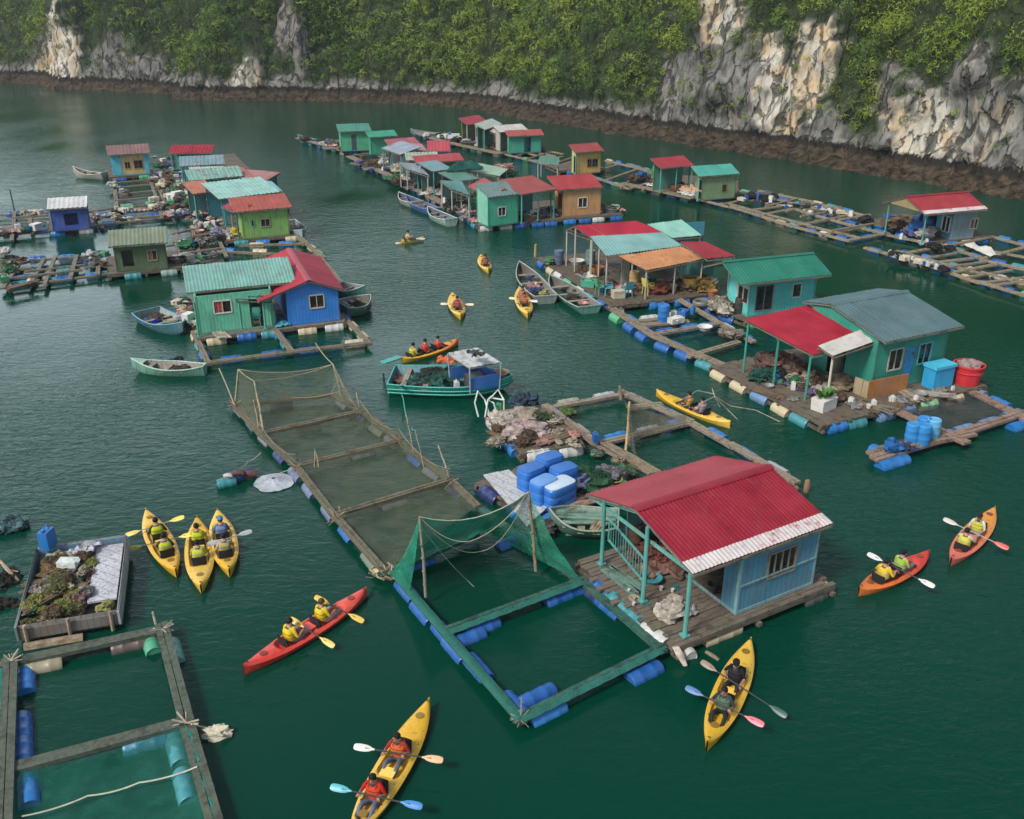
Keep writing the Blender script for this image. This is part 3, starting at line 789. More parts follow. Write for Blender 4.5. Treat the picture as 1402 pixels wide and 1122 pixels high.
def inboat(t, x, y, z): return t.matrix_basis @ Vector((x, y, z))

# ------------------------------------------------------------------ kayaks
def kayak(label, bow, stern, c1, c2=None, seats=(), beam=.78, z=.22, group=None, name='kayak', back=()):
    """sit-on-top tandem kayak; seats = distance fractions (from stern) of the wells"""
    a, b = W(*stern, z), W(*bow, z); d = b-a; L = d.length; yaw = math.atan2(d.y, d.x)
    beam = min(beam, L*.23)
    t = thing(name, label, 'kayak', (a.x, a.y, 0), yaw, group)
    hw = lambda u: beam/2*max(.03, (1-abs(2*u-1)**2.3))**.85
    ends = lambda u: .10*abs(2*u-1)**3
    sw = .42/L
    def well(u, y):
        k = 0.0
        for s in seats:
            du, dy = (u-s-.12*(1 if not back or not back[seats.index(s)] else -1)/L)/(.52/L), y/max(.05, hw(u)*.66)
            q = max(abs(du), abs(dy)); rr = (abs(du)**4+abs(dy)**4)**.25
            k = max(k, min(1, max(0, (1.12-rr)/.22)))
        return k
    NU, NV = 64, 14
    top = []
    for i in range(NU+1):
        u = i/NU; r = []
        for j in range(NV+1):
            q = -1+2*j/NV; y = hw(u)*q
            zz = .24+ends(u)-.05*q*q-.04*abs(q)**6-.15*well(u, y)+.012*math.cos(u*40)*(1-abs(q))*.4
            r.append(Vector((u*L, y, zz)))
        top.append(r)
    m = MB(); m.loft(top, closed=False)
    bot = []
    for i in range(NU+1):
        u = i/NU; r = []
        for j in range(NV+1):
            q = 1-2*j/NV; y = hw(u)*q*(1.0 if abs(q) > .999 else 1.0)
            zr = top[i][0].z; r.append(Vector((u*L, y, zr-(zr+.12-.10*abs(2*u-1)**4)*(1-abs(q)**3.5))))
        bot.append(r)
    m.loft(bot, closed=False)
    mt, n, l, bs = nt('kayak_plastic'); v = objco(n, l); sx = n.new('ShaderNodeSeparateXYZ'); l.new(v, sx.inputs[0])
    f = noise_n(n, l, v, 2.2, 4, .6); g = noise_n(n, l, v, 11, 4, .7)
    k = math_n(n, l, 'ADD', math_n(n, l, 'DIVIDE', sx.outputs[0], L), math_n(n, l, 'MULTIPLY', math_n(n, l, 'SUBTRACT', f, .5), .35))
    col = mixc(n, l, ramp(n, l, k, .25, .75), (*c1, 1), (*(c2 or c1), 1))
    col = mixc(n, l, math_n(n, l, 'MULTIPLY', ramp(n, l, g, .54, .66), .45), col, (*dk(c1, .30), 1))
    col = mixc(n, l, math_n(n, l, 'MULTIPLY', ramp(n, l, noise_n(n, l, objco(n, l, (1, 6, 1)), 3.5, 5, .7), .56, .70), .4), col, (*[min(1, x*.6+.25) for x in c1], 1))
    l.new(col, bs.inputs['Base Color']); bs.inputs['Roughness'].default_value = .38
    m.build('hull', mt, t, sharp=55)
    zt = lambda u: .245+ends(u)
    dark = plastic((.02,.02,.02), .6)
    for u in (.035, .965):
        e = MB(); e.tube([(u*L, -.03, zt(u)), (u*L+.04*(1 if u > .5 else -1), 0, zt(u)+.035), (u*L, .03, zt(u))], .012, 5); e.build('grab_handle', dark, t)
    for u in ((.15, .86) if L > 3 else (.13,)):
        e = MB(); e.lathe([(.085,0),(.10,.012),(.10,.022),(.03,.03)], 12, Matrix.Translation((u*L, 0, zt(u)-.012))); e.build('hatch', plastic(dk(c1, .30), .5), t)
    mid = sum(seats)/max(1, len(seats))
    if len(seats) > 1:
        e = MB(); e.b2(mid*L-.13+.06, mid*L+.13+.06, -.16, .16, .215, .245); e.build('hatch', plastic(tuple(min(1, x*1.25+.04) for x in c1), .4), t)
    e = MB()
    for s in list(seats)+[.24, .77]:
        for sg in (-1, 1):
            e.lathe([(.022,0),(.022,.006)], 8, Matrix.Translation((s*L+.42*(1 if s not in (.24,.77) else 0), sg*hw(s)*.72, zt(s)-.045)))
    e.build('scupper', dark, t)
    for i, s in enumerate(seats):
        g_ = -1 if back and back[i] else 1; e = MB(); x = s*L-.20*g_
        e.grid(lambda u, v: (x-g_*(.05*v+.03*(1-(2*u-1)**2)), (u-.5)*.40, .12+.30*v), 8, 4)
        e.grid(lambda u, v: (x-g_*(.05*v+.03*(1-(2*u-1)**2)+.035), (.5-u)*.40, .12+.30*v), 8, 4)
        e.build('seat_back', cloth((.03,.03,.035)), t)
    return t, L, yaw
def paddle(label, p, q, zp=.55, zq=.55, c1=(.6,.45,.1), c2=None, shaft=(.05,.05,.055), group=None):
    a, b = W(*p, zp), W(*q, zq)
    return paddle_w(label, a, b, c1, c2, shaft, group)
def paddle_w(label, a, b, c1, c2=None, shaft=(.05,.05,.055), group=None):
    d = b-a; L = d.length; d = d.normalized(); mid = (a+b)/2; yaw = math.atan2(d.y, d.x)
    t = thing('paddle', label, 'paddle', tuple(mid), yaw, group)
    Mi = t.matrix_basis.inverted(); A, B = Mi @ a, Mi @ b; dl = (B-A).normalized(); sd = Vector((0,1,0)); up = dl.cross(sd)
    m = MB(); m.tube([A+dl*.25, A.lerp(B, .5), B-dl*.25], .0165, 7); m.build('shaft', plain(shaft, .4), t)
    for end, dr, c in ((A, dl, c1), (B, -dl, c2 or c1)):
        rings = []
        for x, w, th in ((0,.040,.006),(.03,.066,.008),(.12,.078,.010),(.26,.074,.012),(.35,.056,.015),(.41,.026,.018),(.46,.019,.018)):
            c0 = end+dr*x; tw = sd*.82+up*.57; nn = dr.cross(tw).normalized()
            rings.append([c0+tw*w*math.cos(k*math.pi/4)+nn*th*math.sin(k*math.pi/4) for k in range(8)])
        m = MB(); m.loft(rings); m.build('blade', plastic(c, .4, .15), t)
    return t, a, b

# ------------------------------------------------------------------ people
def person(label, seat, yaw, grips=None, shirt=(.3,.02,.02), legs=(.05,.06,.08), vest=None, hair=(.012,.010,.009), skin=(.36,.20,.13), cap=None, k=.88, look=0.0, group=None, lean=0.0, stand=False, trim=None):
    """one continuous body grown on a skeleton; sits on `seat` (world), facing yaw; hands close on the two grip points"""
    t = thing('person', label, 'person', tuple(seat), yaw, group)
    Mi = t.matrix_basis.inverted(); V = Vector
    ln = lean
    J = {}; E_ = []; Rr = {}
    def j(n, p, r, par=None, r2=None):
        J[n] = V(p); Rr[n] = (r, r2 or r)
        if par: E_.append((par, n))
    if stand:
        j('pelvis', (0,0,.92), .125, None, .15); j('belly', (.01,0,1.06), .12, 'pelvis', .145); base = .92
    else:
        j('pelvis', (0,0,.13), .12, None, .16); j('belly', (-.02+ln*.1,0,.27), .115, 'pelvis', .145); base = .13
    cz = base+.32; cx = -.02+ln*.25
    j('chest', (cx,0,cz), .125, 'belly', .165); j('top', (cx+.015+ln*.08,0,cz+.13), .085, 'chest', .12); j('neck', (cx+.03+ln*.1,0,cz+.21), .055, 'top'); j('skull', (cx+.055+ln*.13,0,cz+.30), .088, 'neck', .082); j('crown', (cx+.045+ln*.15,0,cz+.375), .078, 'skull', .074)
    top = J['top']
    for sg, s in ((1, 'l'), (-1, 'r')):
        j('sh'+s, top+V((.0, sg*.17, -.01)), .066, 'top')
        sh = J['sh'+s]
        if grips: g = Mi @ V(grips[0 if sg > 0 else 1])
        else: g = V((.33, sg*.16, base+.10)) if not stand else V((.08, sg*.26, .86))
        dv = g-sh; dist = min(dv.length, .555); dr = dv.normalized(); wr = sh+dr*max(.22, dist-.03)
        la = lb = .275; dd = min((wr-sh).length, .545); hgt = math.sqrt(max(.0005, la*la-dd*dd/4))
        pole = V((-.25, sg*.55, -1)); pole = (pole-dr*pole.dot(dr)).normalized()
        j('el'+s, sh+dr*dd/2+pole*hgt, .044, 'sh'+s); j('wr'+s, wr, .030, 'el'+s, .034)
        j('pa'+s, wr+dr*.05, .024, 'wr'+s, .040)
        ax = V((0,1,0)) if not grips else (Mi @ V(grips[0])-Mi @ V(grips[1])).normalized()
        if stand: ax = V((1,0,0))
        dn = dr.cross(ax)
        if dn.z > 0: dn = -dn
        dn.normalize(); ki = wr+dr*.085
        for q, off in enumerate((-.031, -.010, .011, .031)):
            ln_ = (.034, .040, .038, .030)[q]
            j(f'f{q}a{s}', ki+ax*off*1.05, .0095, 'pa'+s); j(f'f{q}b{s}', ki+ax*off*1.1+dr*ln_*.7+dn*ln_*.8, .0088, f'f{q}a{s}'); j(f'f{q}c{s}', ki+ax*off*1.1+dn*ln_*1.75, .0078, f'f{q}b{s}')
        ts = -sg if grips else -1
        j('t0'+s, wr+dr*.045+ax*.040*ts+dn*.012, .0115, 'pa'+s); j('t1'+s, wr+dr*.07+ax*.048*ts+dn*.045, .0095, 't0'+s)
        if stand:
            j('hip'+s, (0,sg*.095,.86), .085, 'pelvis'); j('kn'+s, (.03,sg*.10,.48), .058, 'hip'+s); j('an'+s, (0,sg*.10,.09), .038, 'kn'+s); j('to'+s, (.14,sg*.12,.035), .034, 'an'+s, .042)
        else:
            j('hip'+s, (.06,sg*.105,.115), .085, 'pelvis'); j('kn'+s, (.43,sg*.17,.27), .062, 'hip'+s); j('an'+s, (.74,sg*.12,.07), .040, 'kn'+s); j('to'+s, (.82,sg*.14,.15), .032, 'an'+s, .042)
    names = list(J); ix = {n: i for i, n in enumerate(names)}
    me = bpy.data.meshes.new('body'); me.from_pydata([tuple(J[n]*k) for n in names], [(ix[a], ix[b]) for a, b in E_], [])
    ob = bpy.data.objects.new('body', me); COL.objects.link(ob)
    md = ob.modifiers.new('skin', 'SKIN'); md.use_smooth_shade = True
    sv = me.skin_vertices[0].data
    for n in names: sv[ix[n]].radius = (Rr[n][0]*k, Rr[n][1]*k); sv[ix[n]].use_root = (n == 'pelvis')
    ob.modifiers.new('sub', 'SUBSURF').levels = 1
    dg = bpy.context.evaluated_depsgraph_get(); bm = bpy.data.meshes.new_from_object(ob.evaluated_get(dg))
    bpy.data.objects.remove(ob)
    # materials by the nearest bone
    zone = {}
    for a, b in E_:
        m_ = 1
        if b[:2] in ('pa','f0','f1','f2','f3','t0','t1') or b in ('neck','skull','crown') or b[:2] == 'wr': m_ = 0
        if b[:2] in ('hi','kn','an') or b == 'belly' and False: m_ = 2
        if b[:2] == 'to': m_ = 3
        if b[:2] == 'an' and not stand: m_ = 0 if legs[0] > .2 else 2
        zone[(a, b)] = m_
    segs = [(J[a]*k, J[b]*k, Rr[b][0], zone[(a, b)]) for a, b in E_]
    A = np.array([s[0] for s in segs]); B = np.array([s[1] for s in segs]); rad = np.array([s[2] for s in segs]); zn = np.array([s[3] for s in segs])
    cen = np.array([p.center for p in bm.polygons])
    ab = B-A; tt = np.clip(((cen[:, None]-A)*ab).sum(2)/np.maximum(1e-9, (ab*ab).sum(1)), 0, 1)
    dist = np.linalg.norm(cen[:, None]-(A+ab*tt[..., None]), axis=2)-rad*.6
    mi = zn[dist.argmin(1)]
    # face: nose, ears, eyes and mouth
    hd = J['skull']*k; ex = MB()
    yl = look
    Rz = Matrix.Rotation(yl, 3, 'Z'); fp = lambda x, y, z: hd+Rz @ V((x*k, y*k, z*k))
    ex.m = 0; ex.tube([fp(.084,0,.035), fp(.100,0,.0), fp(.108,0,-.016), fp(.088,0,-.022)], [.008*k,.012*k,.016*k,.012*k], 6)
    for sg in (-1, 1):
        ex.m = 0; ex.lathe([(.004,-.008),(.020,-.004),(.024,.004),(.012,.010)], 8, Matrix.Translation(fp(.0, sg*.086, .0)) @ Matrix.Rotation(yl, 4, 'Z') @ Matrix.Rotation(-sg*math.pi/2, 4, 'X'))
        ex.m = 4; ex.blob(fp(.079, sg*.032, .022), .0115*k, 1, 0)
    ex.m = 5; ex.tube([fp(.080,-.024,-.045), fp(.090,0,-.043), fp(.080,.024,-.045)], .006*k, 5)
    eo = ex.build('x', plain((0,0,0))); em = eo.data
    mats = [skinmat(skin), cloth(shirt), cloth(legs), plain((.05,.05,.05)), plain((.01,.008,.008), .2), plain((.25,.07,.06), .5)]
    nv = len(bm.vertices); vs = [tuple(v.co) for v in bm.vertices]+[tuple(v.co) for v in em.vertices]
    fs = [tuple(p.vertices) for p in bm.polygons]+[tuple(i+nv for i in p.vertices) for p in em.polygons]
    fm = bpy.data.meshes.new('body'); fm.from_pydata(vs, [], fs)
    for x in mats: fm.materials.append(x)
    fm.polygons.foreach_set('material_index', list(map(int, mi))+list(ex.mi)); fm.polygons.foreach_set('use_smooth', [True]*len(fs)); fm.update()
    bo = bpy.data.objects.new('body', fm); COL.objects.link(bo); bo.parent = t
    bpy.data.objects.remove(eo); bpy.data.meshes.remove(me); bpy.data.meshes.remove(bm)
    # hair or cap
    c = (J['skull']+J['crown'])*.5*k
    def shell(u, v, g):
        th = u*2*math.pi; lo = -.75+.95*(.5+.5*math.cos(th-yl))**2
        el = lo+(math.pi/2-lo)*v; r = 1.0+.05*noise.noise(V((math.cos(th)*2, math.sin(th)*2, el*3)))
        return c+V((.104*math.cos(el)*math.cos(th)*r-.006, .094*math.cos(el)*math.sin(th)*r, .012+.098*math.sin(el)*r))*k
    h = MB(); h.grid(lambda u, v: shell(u, v, 0), 18, 7); h.build('hair', cloth(hair, .6), t)
    if cap:
        h = MB(); h.grid(lambda u, v: c+V((.110*math.cos(v*math.pi/2)*math.cos(u*6.2832)-.004, .100*math.cos(v*math.pi/2)*math.sin(u*6.2832), .022+.098*math.sin(v*math.pi/2)))*k, 16, 5)
        h.grid(lambda u, v: c+Rz @ V((.085+.10*v*math.cos((u-.5)*2.2), .095*math.sin((u-.5)*2.4)*(1-.15*v), .030-.015*v))*k, 8, 3)
        h.build('cap', cloth(cap), t)
    if vest:
        m = MB(); rings = []
        for f_, rx_, ry_ in ((.10,.150,.185),(.16,.160,.200),(.28,.160,.205),(.36,.150,.195),(.43,.125,.165),(.47,.095,.125)):
            zz = base+f_; q = (f_-.0)/.47; xx = -.01+cx*q+ln*.02
            rings.append([V((xx+rx_*math.copysign(abs(math.cos(a))**.75, math.cos(a)), ry_*math.copysign(abs(math.sin(a))**.75, math.sin(a)), zz))*k for a in [i*math.pi/10 for i in range(20)]])
        m.loft(rings, caps=False)
        mt = m.build('life_vest', cloth(vest, .7), t)
        m = MB()
        for f_ in (.20, .33):
            zz = base+f_; q = f_/.47; xx = -.01+cx*q
            m.loft([[V((xx+.166*math.copysign(abs(math.cos(a))**.75, math.cos(a)), .209*math.copysign(abs(math.sin(a))**.75, math.sin(a)), zz+dz))*k for a in [i*math.pi/10 for i in range(20)]] for dz in (-.014, .014)], caps=False)
        for sg in (-1, 1): m.tube([V((cx+.12, sg*.085, base+.40))*k, V((cx+.08, sg*.10, base+.475))*k, V((cx+.01, sg*.105, base+.49))*k, V((cx-.10, sg*.09, base+.42))*k], .022*k, 6)
        m.build('strap', cloth(trim or dk(vest, .55)), mt)
    return t
def crew(kname, bow, stern, c1, c2, people, label, beam=.78, group=None, zb=.22):
    """kayak with paddlers; people: dicts with px (vest centre), paddle ends etc."""
    a, b = W(*stern, zb), W(*bow, zb); d = b-a; L = d.length; dn = d.normalized(); yaw0 = math.atan2(d.y, d.x)
    st = []
    for p in people:
        q = W(*p['at'], .52); s = (q-a).dot(dn)/L; st.append(max(.16, min(.84, s)))
    kt, L, yaw = kayak(label, bow, stern, c1, c2, seats=tuple(st), beam=beam, group=group, back=tuple(bool(p.get('turn')) for p in people))
    for s, p in zip(st, people):
        py = yaw0+p.get('turn', 0); seat = a.lerp(b, s); seat.z = .045
        fw = Vector((math.cos(py), math.sin(py), 0)); lf = Vector((-fw.y, fw.x, 0)); grips = None
        if 'pad' in p:
            pa = p['pad']; A, B = W(*pa[0], pa[2] if len(pa) > 2 else .55), W(*pa[1], pa[3] if len(pa) > 3 else .55)
            if (A-seat).dot(lf) < (B-seat).dot(lf): A, B = B, A; sw_ = True
            else: sw_ = False
            e = B-A
            la, lb = (A-seat).dot(lf), (B-seat).dot(lf); u = la/(la-lb) if abs(la-lb) > 1e-5 else .5; u = min(.85, max(.15, u)); c = A+e*u
            fx = (c-seat).dot(fw); sh = 0
            if fx < .27: sh = .27-fx
            if fx > .46: sh = .46-fx
            zc = min(.52, max(.34, c.z)); off = fw*sh+Vector((0,0,zc-c.z))
            A += off; B += off; c += off; en = e.normalized()
            cc = p.get('pc', ((.6,.45,.1),)); c1_, c2_ = cc[0], cc[-1]
            if sw_: paddle_w(p['plabel'], B, A, c1_, c2_, p.get('shaft', (.05,.05,.055)), p.get('pgroup'))
            else: paddle_w(p['plabel'], A, B, c1_, c2_, p.get('shaft', (.05,.05,.055)), p.get('pgroup'))
            grips = (c-en*.24, c+en*.24)
        kw = {x: p[x] for x in ('shirt','legs','vest','hair','skin','cap','look','k','lean','trim') if x in p}
        person(p['label'], seat, py, grips, group=p.get('group'), **kw)
    return kt
# ------------------------------------------------------------------ small things
def onething(name, mb, mat, label, cat, group=None, loc=None, rz=0):
    o = mb.build(name, mat)
    if loc is not None: o.location = loc; o.rotation_euler = (0, 0, rz)
    return tag(o, label, cat, group)
# ------------------------------------------------------------------ loose gear
@cached
def tangle(c, k=.6):
    """bundled net or sacking: fine light and dark threads"""
    m, n, l, b = nt('bundled_net'); v = objco(n, l)
    f1 = noise_n(n, l, v, 16, 4, .75, 1.2); f2 = noise_n(n, l, v, 4, 4, .65)
    col = mixc(n, l, ramp(n, l, f2, .35, .65), (*dk(c, .55), 1), (*[min(1, x*1.3+.01) for x in c], 1))
    col = mixc(n, l, math_n(n, l, 'MULTIPLY', ramp(n, l, f1, .5, .68), k), col, (*[min(1, x*.5+.16) for x in c], 1))
    col = mixc(n, l, math_n(n, l, 'MULTIPLY', ramp(n, l, f1, .47, .33), k*1.3), col, (*dk(c, .18), 1))
    l.new(col, b.inputs['Base Color']); b.inputs['Roughness'].default_value = .9; b.inputs['Specular IOR Level'].default_value = .2
    bump(n, l, b, f1, .8, .04)
    return m
def gear_mesh(kind, c, seed=0):
    key = ('gear', kind, c, seed % 4)
    if key in _mesh: return _mesh[key]
    m = MB(); s = seed % 4; mat = plastic(c, .45, .35)
    if kind == 'bucket':
        m.lathe([(.11,0),(.15,.27),(.165,.28),(.165,.30),(.145,.30),(.14,.27),(.10,.03)], 14); m.tube([(0,.15,.28),(0,.12,.40),(0,-.12,.40),(0,-.15,.28)], .008, 5)
    elif kind == 'basin':
        m.lathe([(.24,0),(.33,.17),(.36,.18),(.36,.20),(.32,.20),(.23,.03)], 16)
    elif kind == 'drum':
        h = .85; pr = [(.25,0),(.28,.03),(.285,.25),(.295,.28),(.285,.31),(.285,.55),(.295,.58),(.285,.61),(.28,.82),(.25,h),(.23,h),(.22,h-.02)]; m.lathe(pr, 16)
    elif kind == 'crate':
        for x in (-.28,.28): m.b2(x-.012, x+.012, -.2, .2, 0, .28)
        for y in (-.2,.2): m.b2(-.268, .268, y-.012, y+.012, 0, .277)
        m.b2(-.266,.266,-.187,.187,.005,.03); m.b2(-.31,.31,-.225,-.213,.22,.28); m.b2(-.31,.31,.213,.225,.22,.28)
        m.blob((0,0,.17), (.24,.17,.12), s, .5)
    elif kind == 'sack':
        m.blob((0,0,.17), (.34,.24,.19), s*2.7+1, .6, 4); m.blob((.28,.03,.22), (.10,.07,.07), s+5, .4); m.blob((-.1,.1,.10), (.30,.25,.13), s+9, .6, 3); mat = tangle(c, .25)
    elif kind == 'heap':
        rs = random.Random(seed*7+len(kind)+int(c[0]*900))
        for q in range(5): m.blob((rs.uniform(-.3,.3), rs.uniform(-.24,.24), .08+rs.random()*.1), (.32,.27,.17), q+s*5, .8, 3)
        for q in range(70):   # loose strands and folds over the heap
            a = rs.uniform(0, 6.3); r0 = rs.uniform(.05,.55); x, y = math.cos(a)*r0, math.sin(a)*r0*.85; z0 = max(.02, .30-.42*r0*r0/.3); b_ = rs.uniform(0,6.3); ll = rs.uniform(.1,.28)
            m.tube([(x, y, z0), (x+math.cos(b_)*ll*.5, y+math.sin(b_)*ll*.5, z0+.04), (x+math.cos(b_)*ll, y+math.sin(b_)*ll, max(.0, z0-.08))], rs.uniform(.006,.02), 4)
        for q in range(60):
            a = rs.uniform(0, 6.3); r0 = rs.uniform(.0,.5); p = Vector((math.cos(a)*r0, math.sin(a)*r0*.85, max(.03, .31-.42*r0*r0/.3))); w = Vector((rs.uniform(-1,1), rs.uniform(-1,1), rs.uniform(-.4,.6)))*.07; h = Vector((rs.uniform(-1,1), rs.uniform(-1,1), rs.uniform(-.2,.8)))*.06
            m.add([p-w, p+h, p+w, p-h*.4], [(0,1,2,3)])
        mat = tangle(c)
    elif kind == 'can':
        m.box((0,0,.18), (.30,.20,.36), taper=.92); m.lathe([(.035,.36),(.035,.41),(.03,.41)], 8, Matrix.Translation((.09,0,0))); m.tube([(-.11,0,.35),(-.08,0,.43),(.02,0,.43),(.04,0,.35)], .015, 5)
    elif kind == 'chair':
        m.b2(-.20,.20,-.20,.20,.40,.43)
        for x in (-.18,.18):
            for y in (-.18,.18): m.beam((x*1.1,y*1.1,0), (x*.95,y*.95,.40), .035, .035)
        m.grid(lambda u, v: (-.20-.08*v, (u-.5)*.40, .44+.40*v), 4, 3); m.grid(lambda u, v: (-.225-.08*v, (.5-u)*.40, .44+.40*v), 4, 3)
        for y in (-.21,.21): m.beam((-.22,y,.62), (.16,y,.60), .03, .03); m.beam((.16,y,.60), (.17,y,.43), .03, .03)
    elif kind == 'box':
        m.box((0,0,.19), (.62,.42,.36), taper=1.04); m.box((0,0,.395), (.67,.47,.05)); m.b2(-.05,.05,-.245,-.225,.32,.38)
    elif kind == 'planks':
        for q in range(7): m.box((random.uniform(-.1,.1), (q%4-1.5)*.17, .03+.05*(q//4)), (1.5+random.random()*.5,.14,.035), random.uniform(-.12,.12))
        mat = timber(c)
    elif kind == 'basket':
        m.lathe([(.17,0),(.25,.20),(.27,.34),(.285,.35),(.285,.37),(.255,.36),(.23,.2),(.15,.03)], 16); mat = timber(c, (12,12,20), 0)
    elif kind == 'pot':
        m.lathe([(.14,0),(.20,.28),(.22,.29),(.22,.32),(.18,.32),(.17,.28),(.02,.26)], 12)
    elif kind == 'cloth':
        m.grid(lambda u, v: ((u-.5)*.9+.10*noise.noise(Vector((u*3,v*4,s))), (v-.5)*.6+.08*math.sin(u*9+s)+.1*noise.noise(Vector((u*4,v*3,s+5))), .03+.20*abs(noise.noise(Vector((u*4+s,v*3,1))))+.10*abs(noise.noise(Vector((u*9,v*7,s))))), 26, 18); mat = tangle(c, .25)
    elif kind == 'foam':
        m.box((0,0,.14), (.75,.45,.26), .02); m.blob((.05,0,.2), (.40,.25,.13), s, .4); mat = plastic(c, .8, .5)
    elif kind == 'tyre':
        m.lathe([(.18,.03),(.27,.0),(.31,.05),(.31,.12),(.27,.17),(.18,.14),(.18,.03)], 16, caps=False)
    o = m.build('x', mat); _mesh[key] = o.data; o.data.name = kind; bpy.data.objects.remove(o); return _mesh[key]
KN = dict(bucket='bucket', basin='basin', drum='drum', crate='crate', sack='sack', heap='net_heap', can='jerrycan', chair='plastic_chair', box='cool_box', planks='plank', basket='basket', pot='plant_pot', cloth='cloth', foam='foam_block', tyre='tyre')
KC = dict(bucket='bucket', basin='basin', drum='drum', crate='crate', sack='sack', heap='fishing net', can='jerrycan', chair='chair', box='cool box', planks='planks', basket='basket', pot='pot', cloth='cloth', foam='foam float', tyre='tyre')
def gear(kind, p, c, label, z=.4, rz=None, s=1.0, group=None):
    q = W(*p, z) if len(p) == 2 else Vector(p)
    sd_ = random.randrange(4)
    me = gear_mesh(kind, c, sd_)
    o = bpy.data.objects.new(KN[kind] if kind != 'planks' else 'plank_pile', me); COL.objects.link(o)
    o.location = q; o.rotation_euler = (0, 0, random.uniform(0, 6.28) if rz is None else rz); o.scale = (s, s, s)
    return tag(o, label, KC[kind], group)
CN = {'blue': BLUEB, 'white': (.55,.55,.52), 'red': (.36,.03,.03), 'green': (.05,.22,.10), 'teal': TEALB, 'yellow': (.5,.36,.05), 'brown': (.15,.10,.06), 'grey': (.22,.22,.22), 'orange': (.5,.16,.04), 'pink': (.5,.25,.25), 'dark': (.03,.03,.035), 'yellowish green': (.26,.28,.07), 'olive': (.15,.16,.06), 'purple': (.12,.10,.25), 'cream': (.45,.40,.30)}
def scatter(place, lines, n, kinds=None, z=.4, width=.5, s=(.8,1.25)):
    """loose gear lying along deck lines given in photo positions; equal pieces of one place share label and group"""
    kinds = kinds or [('bucket','blue'),('bucket','white'),('crate','brown'),('crate','green'),('sack','white'),('sack','cream'),('heap','green'),('heap','brown'),('heap','dark'),('heap','grey'),('can','white'),('basin','grey'),('basin','pink'),('box','white'),('cloth','purple'),('cloth','white'),('cloth','pink'),('cloth','grey'),('basket','brown'),('planks','brown'),('planks','grey'),('foam','cream'),('tyre','dark')]
    for i in range(int(n*1.35)):
        a, b = random.choice(lines); k, cn = random.choice(kinds)
        p, q = W(*a, z), W(*b, z); d = (q-p).normalized(); sd = Vector((-d.y, d.x, 0))
        pos = p.lerp(q, random.random())+sd*random.uniform(-width, width)
        word = {'heap': 'net heap', 'can': 'jerrycan', 'box': 'cool box', 'planks': 'stack of planks', 'foam': 'foam block', 'cloth': 'crumpled cloth', 'chair': 'plastic chair'}.get(k, k)
        lb = f"{cn} {word} on {place}"
        gear(k, tuple(pos), CN[cn], lb, s=random.uniform(*s), group=f"{cn} {word} pieces on {place}")
def LC(F, p, z=.4):
    v = W(*p, z)-Vector((F[0].x, F[0].y, z)); c, s = math.cos(F[1]), math.sin(F[1])
    return v.x*c+v.y*s, -v.x*s+v.y*c
def rhut(label, fl, fr_, bl, zf, zb, col, wallcol, sides='FBLR', ops={}, gable=False, inset=(.25,.25,.3,.3), z0=.4, period=.3, amp=.02, name='floating_house', cat='house', group=None, posts='', rust=.35, **kw):
    """house placed by its roof: front eave line (height zf) and the left end of the upper edge (height zb)"""
    a, yaw, L, _ = fr(fl, fr_, None, zf, 1)
    v = Vector((-math.sin(yaw), math.cos(yaw), 0)); D = max(1.2, abs((W(*bl, zb)-a).dot(v)))
    prof = [(0, zf), (D, zb), (2*D, zf)] if gable else [(0, zf), (D, zb)]
    T = 2*D if gable else D
    x0, x1, y0, y1 = inset[0], L-inset[1], inset[2], T-inset[3]
    pp = []
    for q in posts.split():
        pp.append({'fl': (.12,.12), 'fr': (L-.12,.12), 'fm': (L/2,.12), 'bl': (.12,T-.12), 'br': (L-.12,T-.12), 'f1': (L/3,.12), 'f2': (L*2/3,.12), 'lm': (.12,T/2)}[q])
    F = (a, yaw, L, T); cols = col if isinstance(col, list) else [col]
    return house(label, F, (x0,x1,y0,y1), z0, prof, 'x', (0, L), cols, wallcol, ops, name, cat, group, pp, period, amp, sides=sides, rust=rust, **kw), F
# ------------------------------------------------------------------ the red-roofed house in front
T1, F1 = raft('weathered plank deck under the nearest red-roofed blue house', (925,888), (1143,800), (783,770), along='x', sides='L', cols=[TEALB, WHITEB, BLUEB, GREENB, WHITEB], col=(.135,.108,.085), gap=.75, board=.17, ragged=.3)
put_float(T1, W(985,868,.06), F1[1], CREAM, 1.25, .24); put_float(T1, W(1110,818,.02), F1[1], (.05,.06,.05), .9, .27); put_float(T1, W(1128,806,.05), F1[1]+1.3, CREAM, .5, .2); put_float(T1, W(941,893,.08), F1[1]+1.4, WHITEB, .45, .18)
x0, y0 = LC(F1, (1007,841)); x1, _ = LC(F1, (1117,805)); D1 = F1[3]; y0 = max(.28, y0)
e0, e1, rg = LC(F1, (947,783), 2.36), LC(F1, (1145,718.5), 2.36), LC(F1, (872,700), 2.95); rb = LC(F1, (811.5,676), 2.36)
ye = (e0[1]+e1[1])/2
prof1 = [(ye, 2.34), (rg[1]+.12, 2.97), (rb[1]+.1, 2.34)]
wl_ = x1-x0; xr0 = min(e0[0], rg[0])-.0; yb1 = min(D1-.15, rb[1]-.35)
H1 = house('red-roofed house with peeling white eave, blue plank cabin and open porch, nearest the viewer', F1, (x0, x1, y0, yb1), .4, prof1, 'x', (xr0, e1[0]), [(.235,.011,.026), (.25,.022,.036)], (.055,.20,.30),
   {'F': [(.95, 1.95, .78, 1.55, 'win', dict(bars=4, frame=(.22,.19,.16)))], 'L': [(.25, yb1-y0-.55, 0, 1.75, 'open')]}, posts=[LC(F1,(937.6,871)), LC(F1,(880,824)), LC(F1,(823.5,773))], period=.125, amp=.016, wear=.45, white_edge=(0,.17), postcol=(.07,.30,.27), board=.19, rust=.2, postr=.06, trim=(.16,.30,.33))
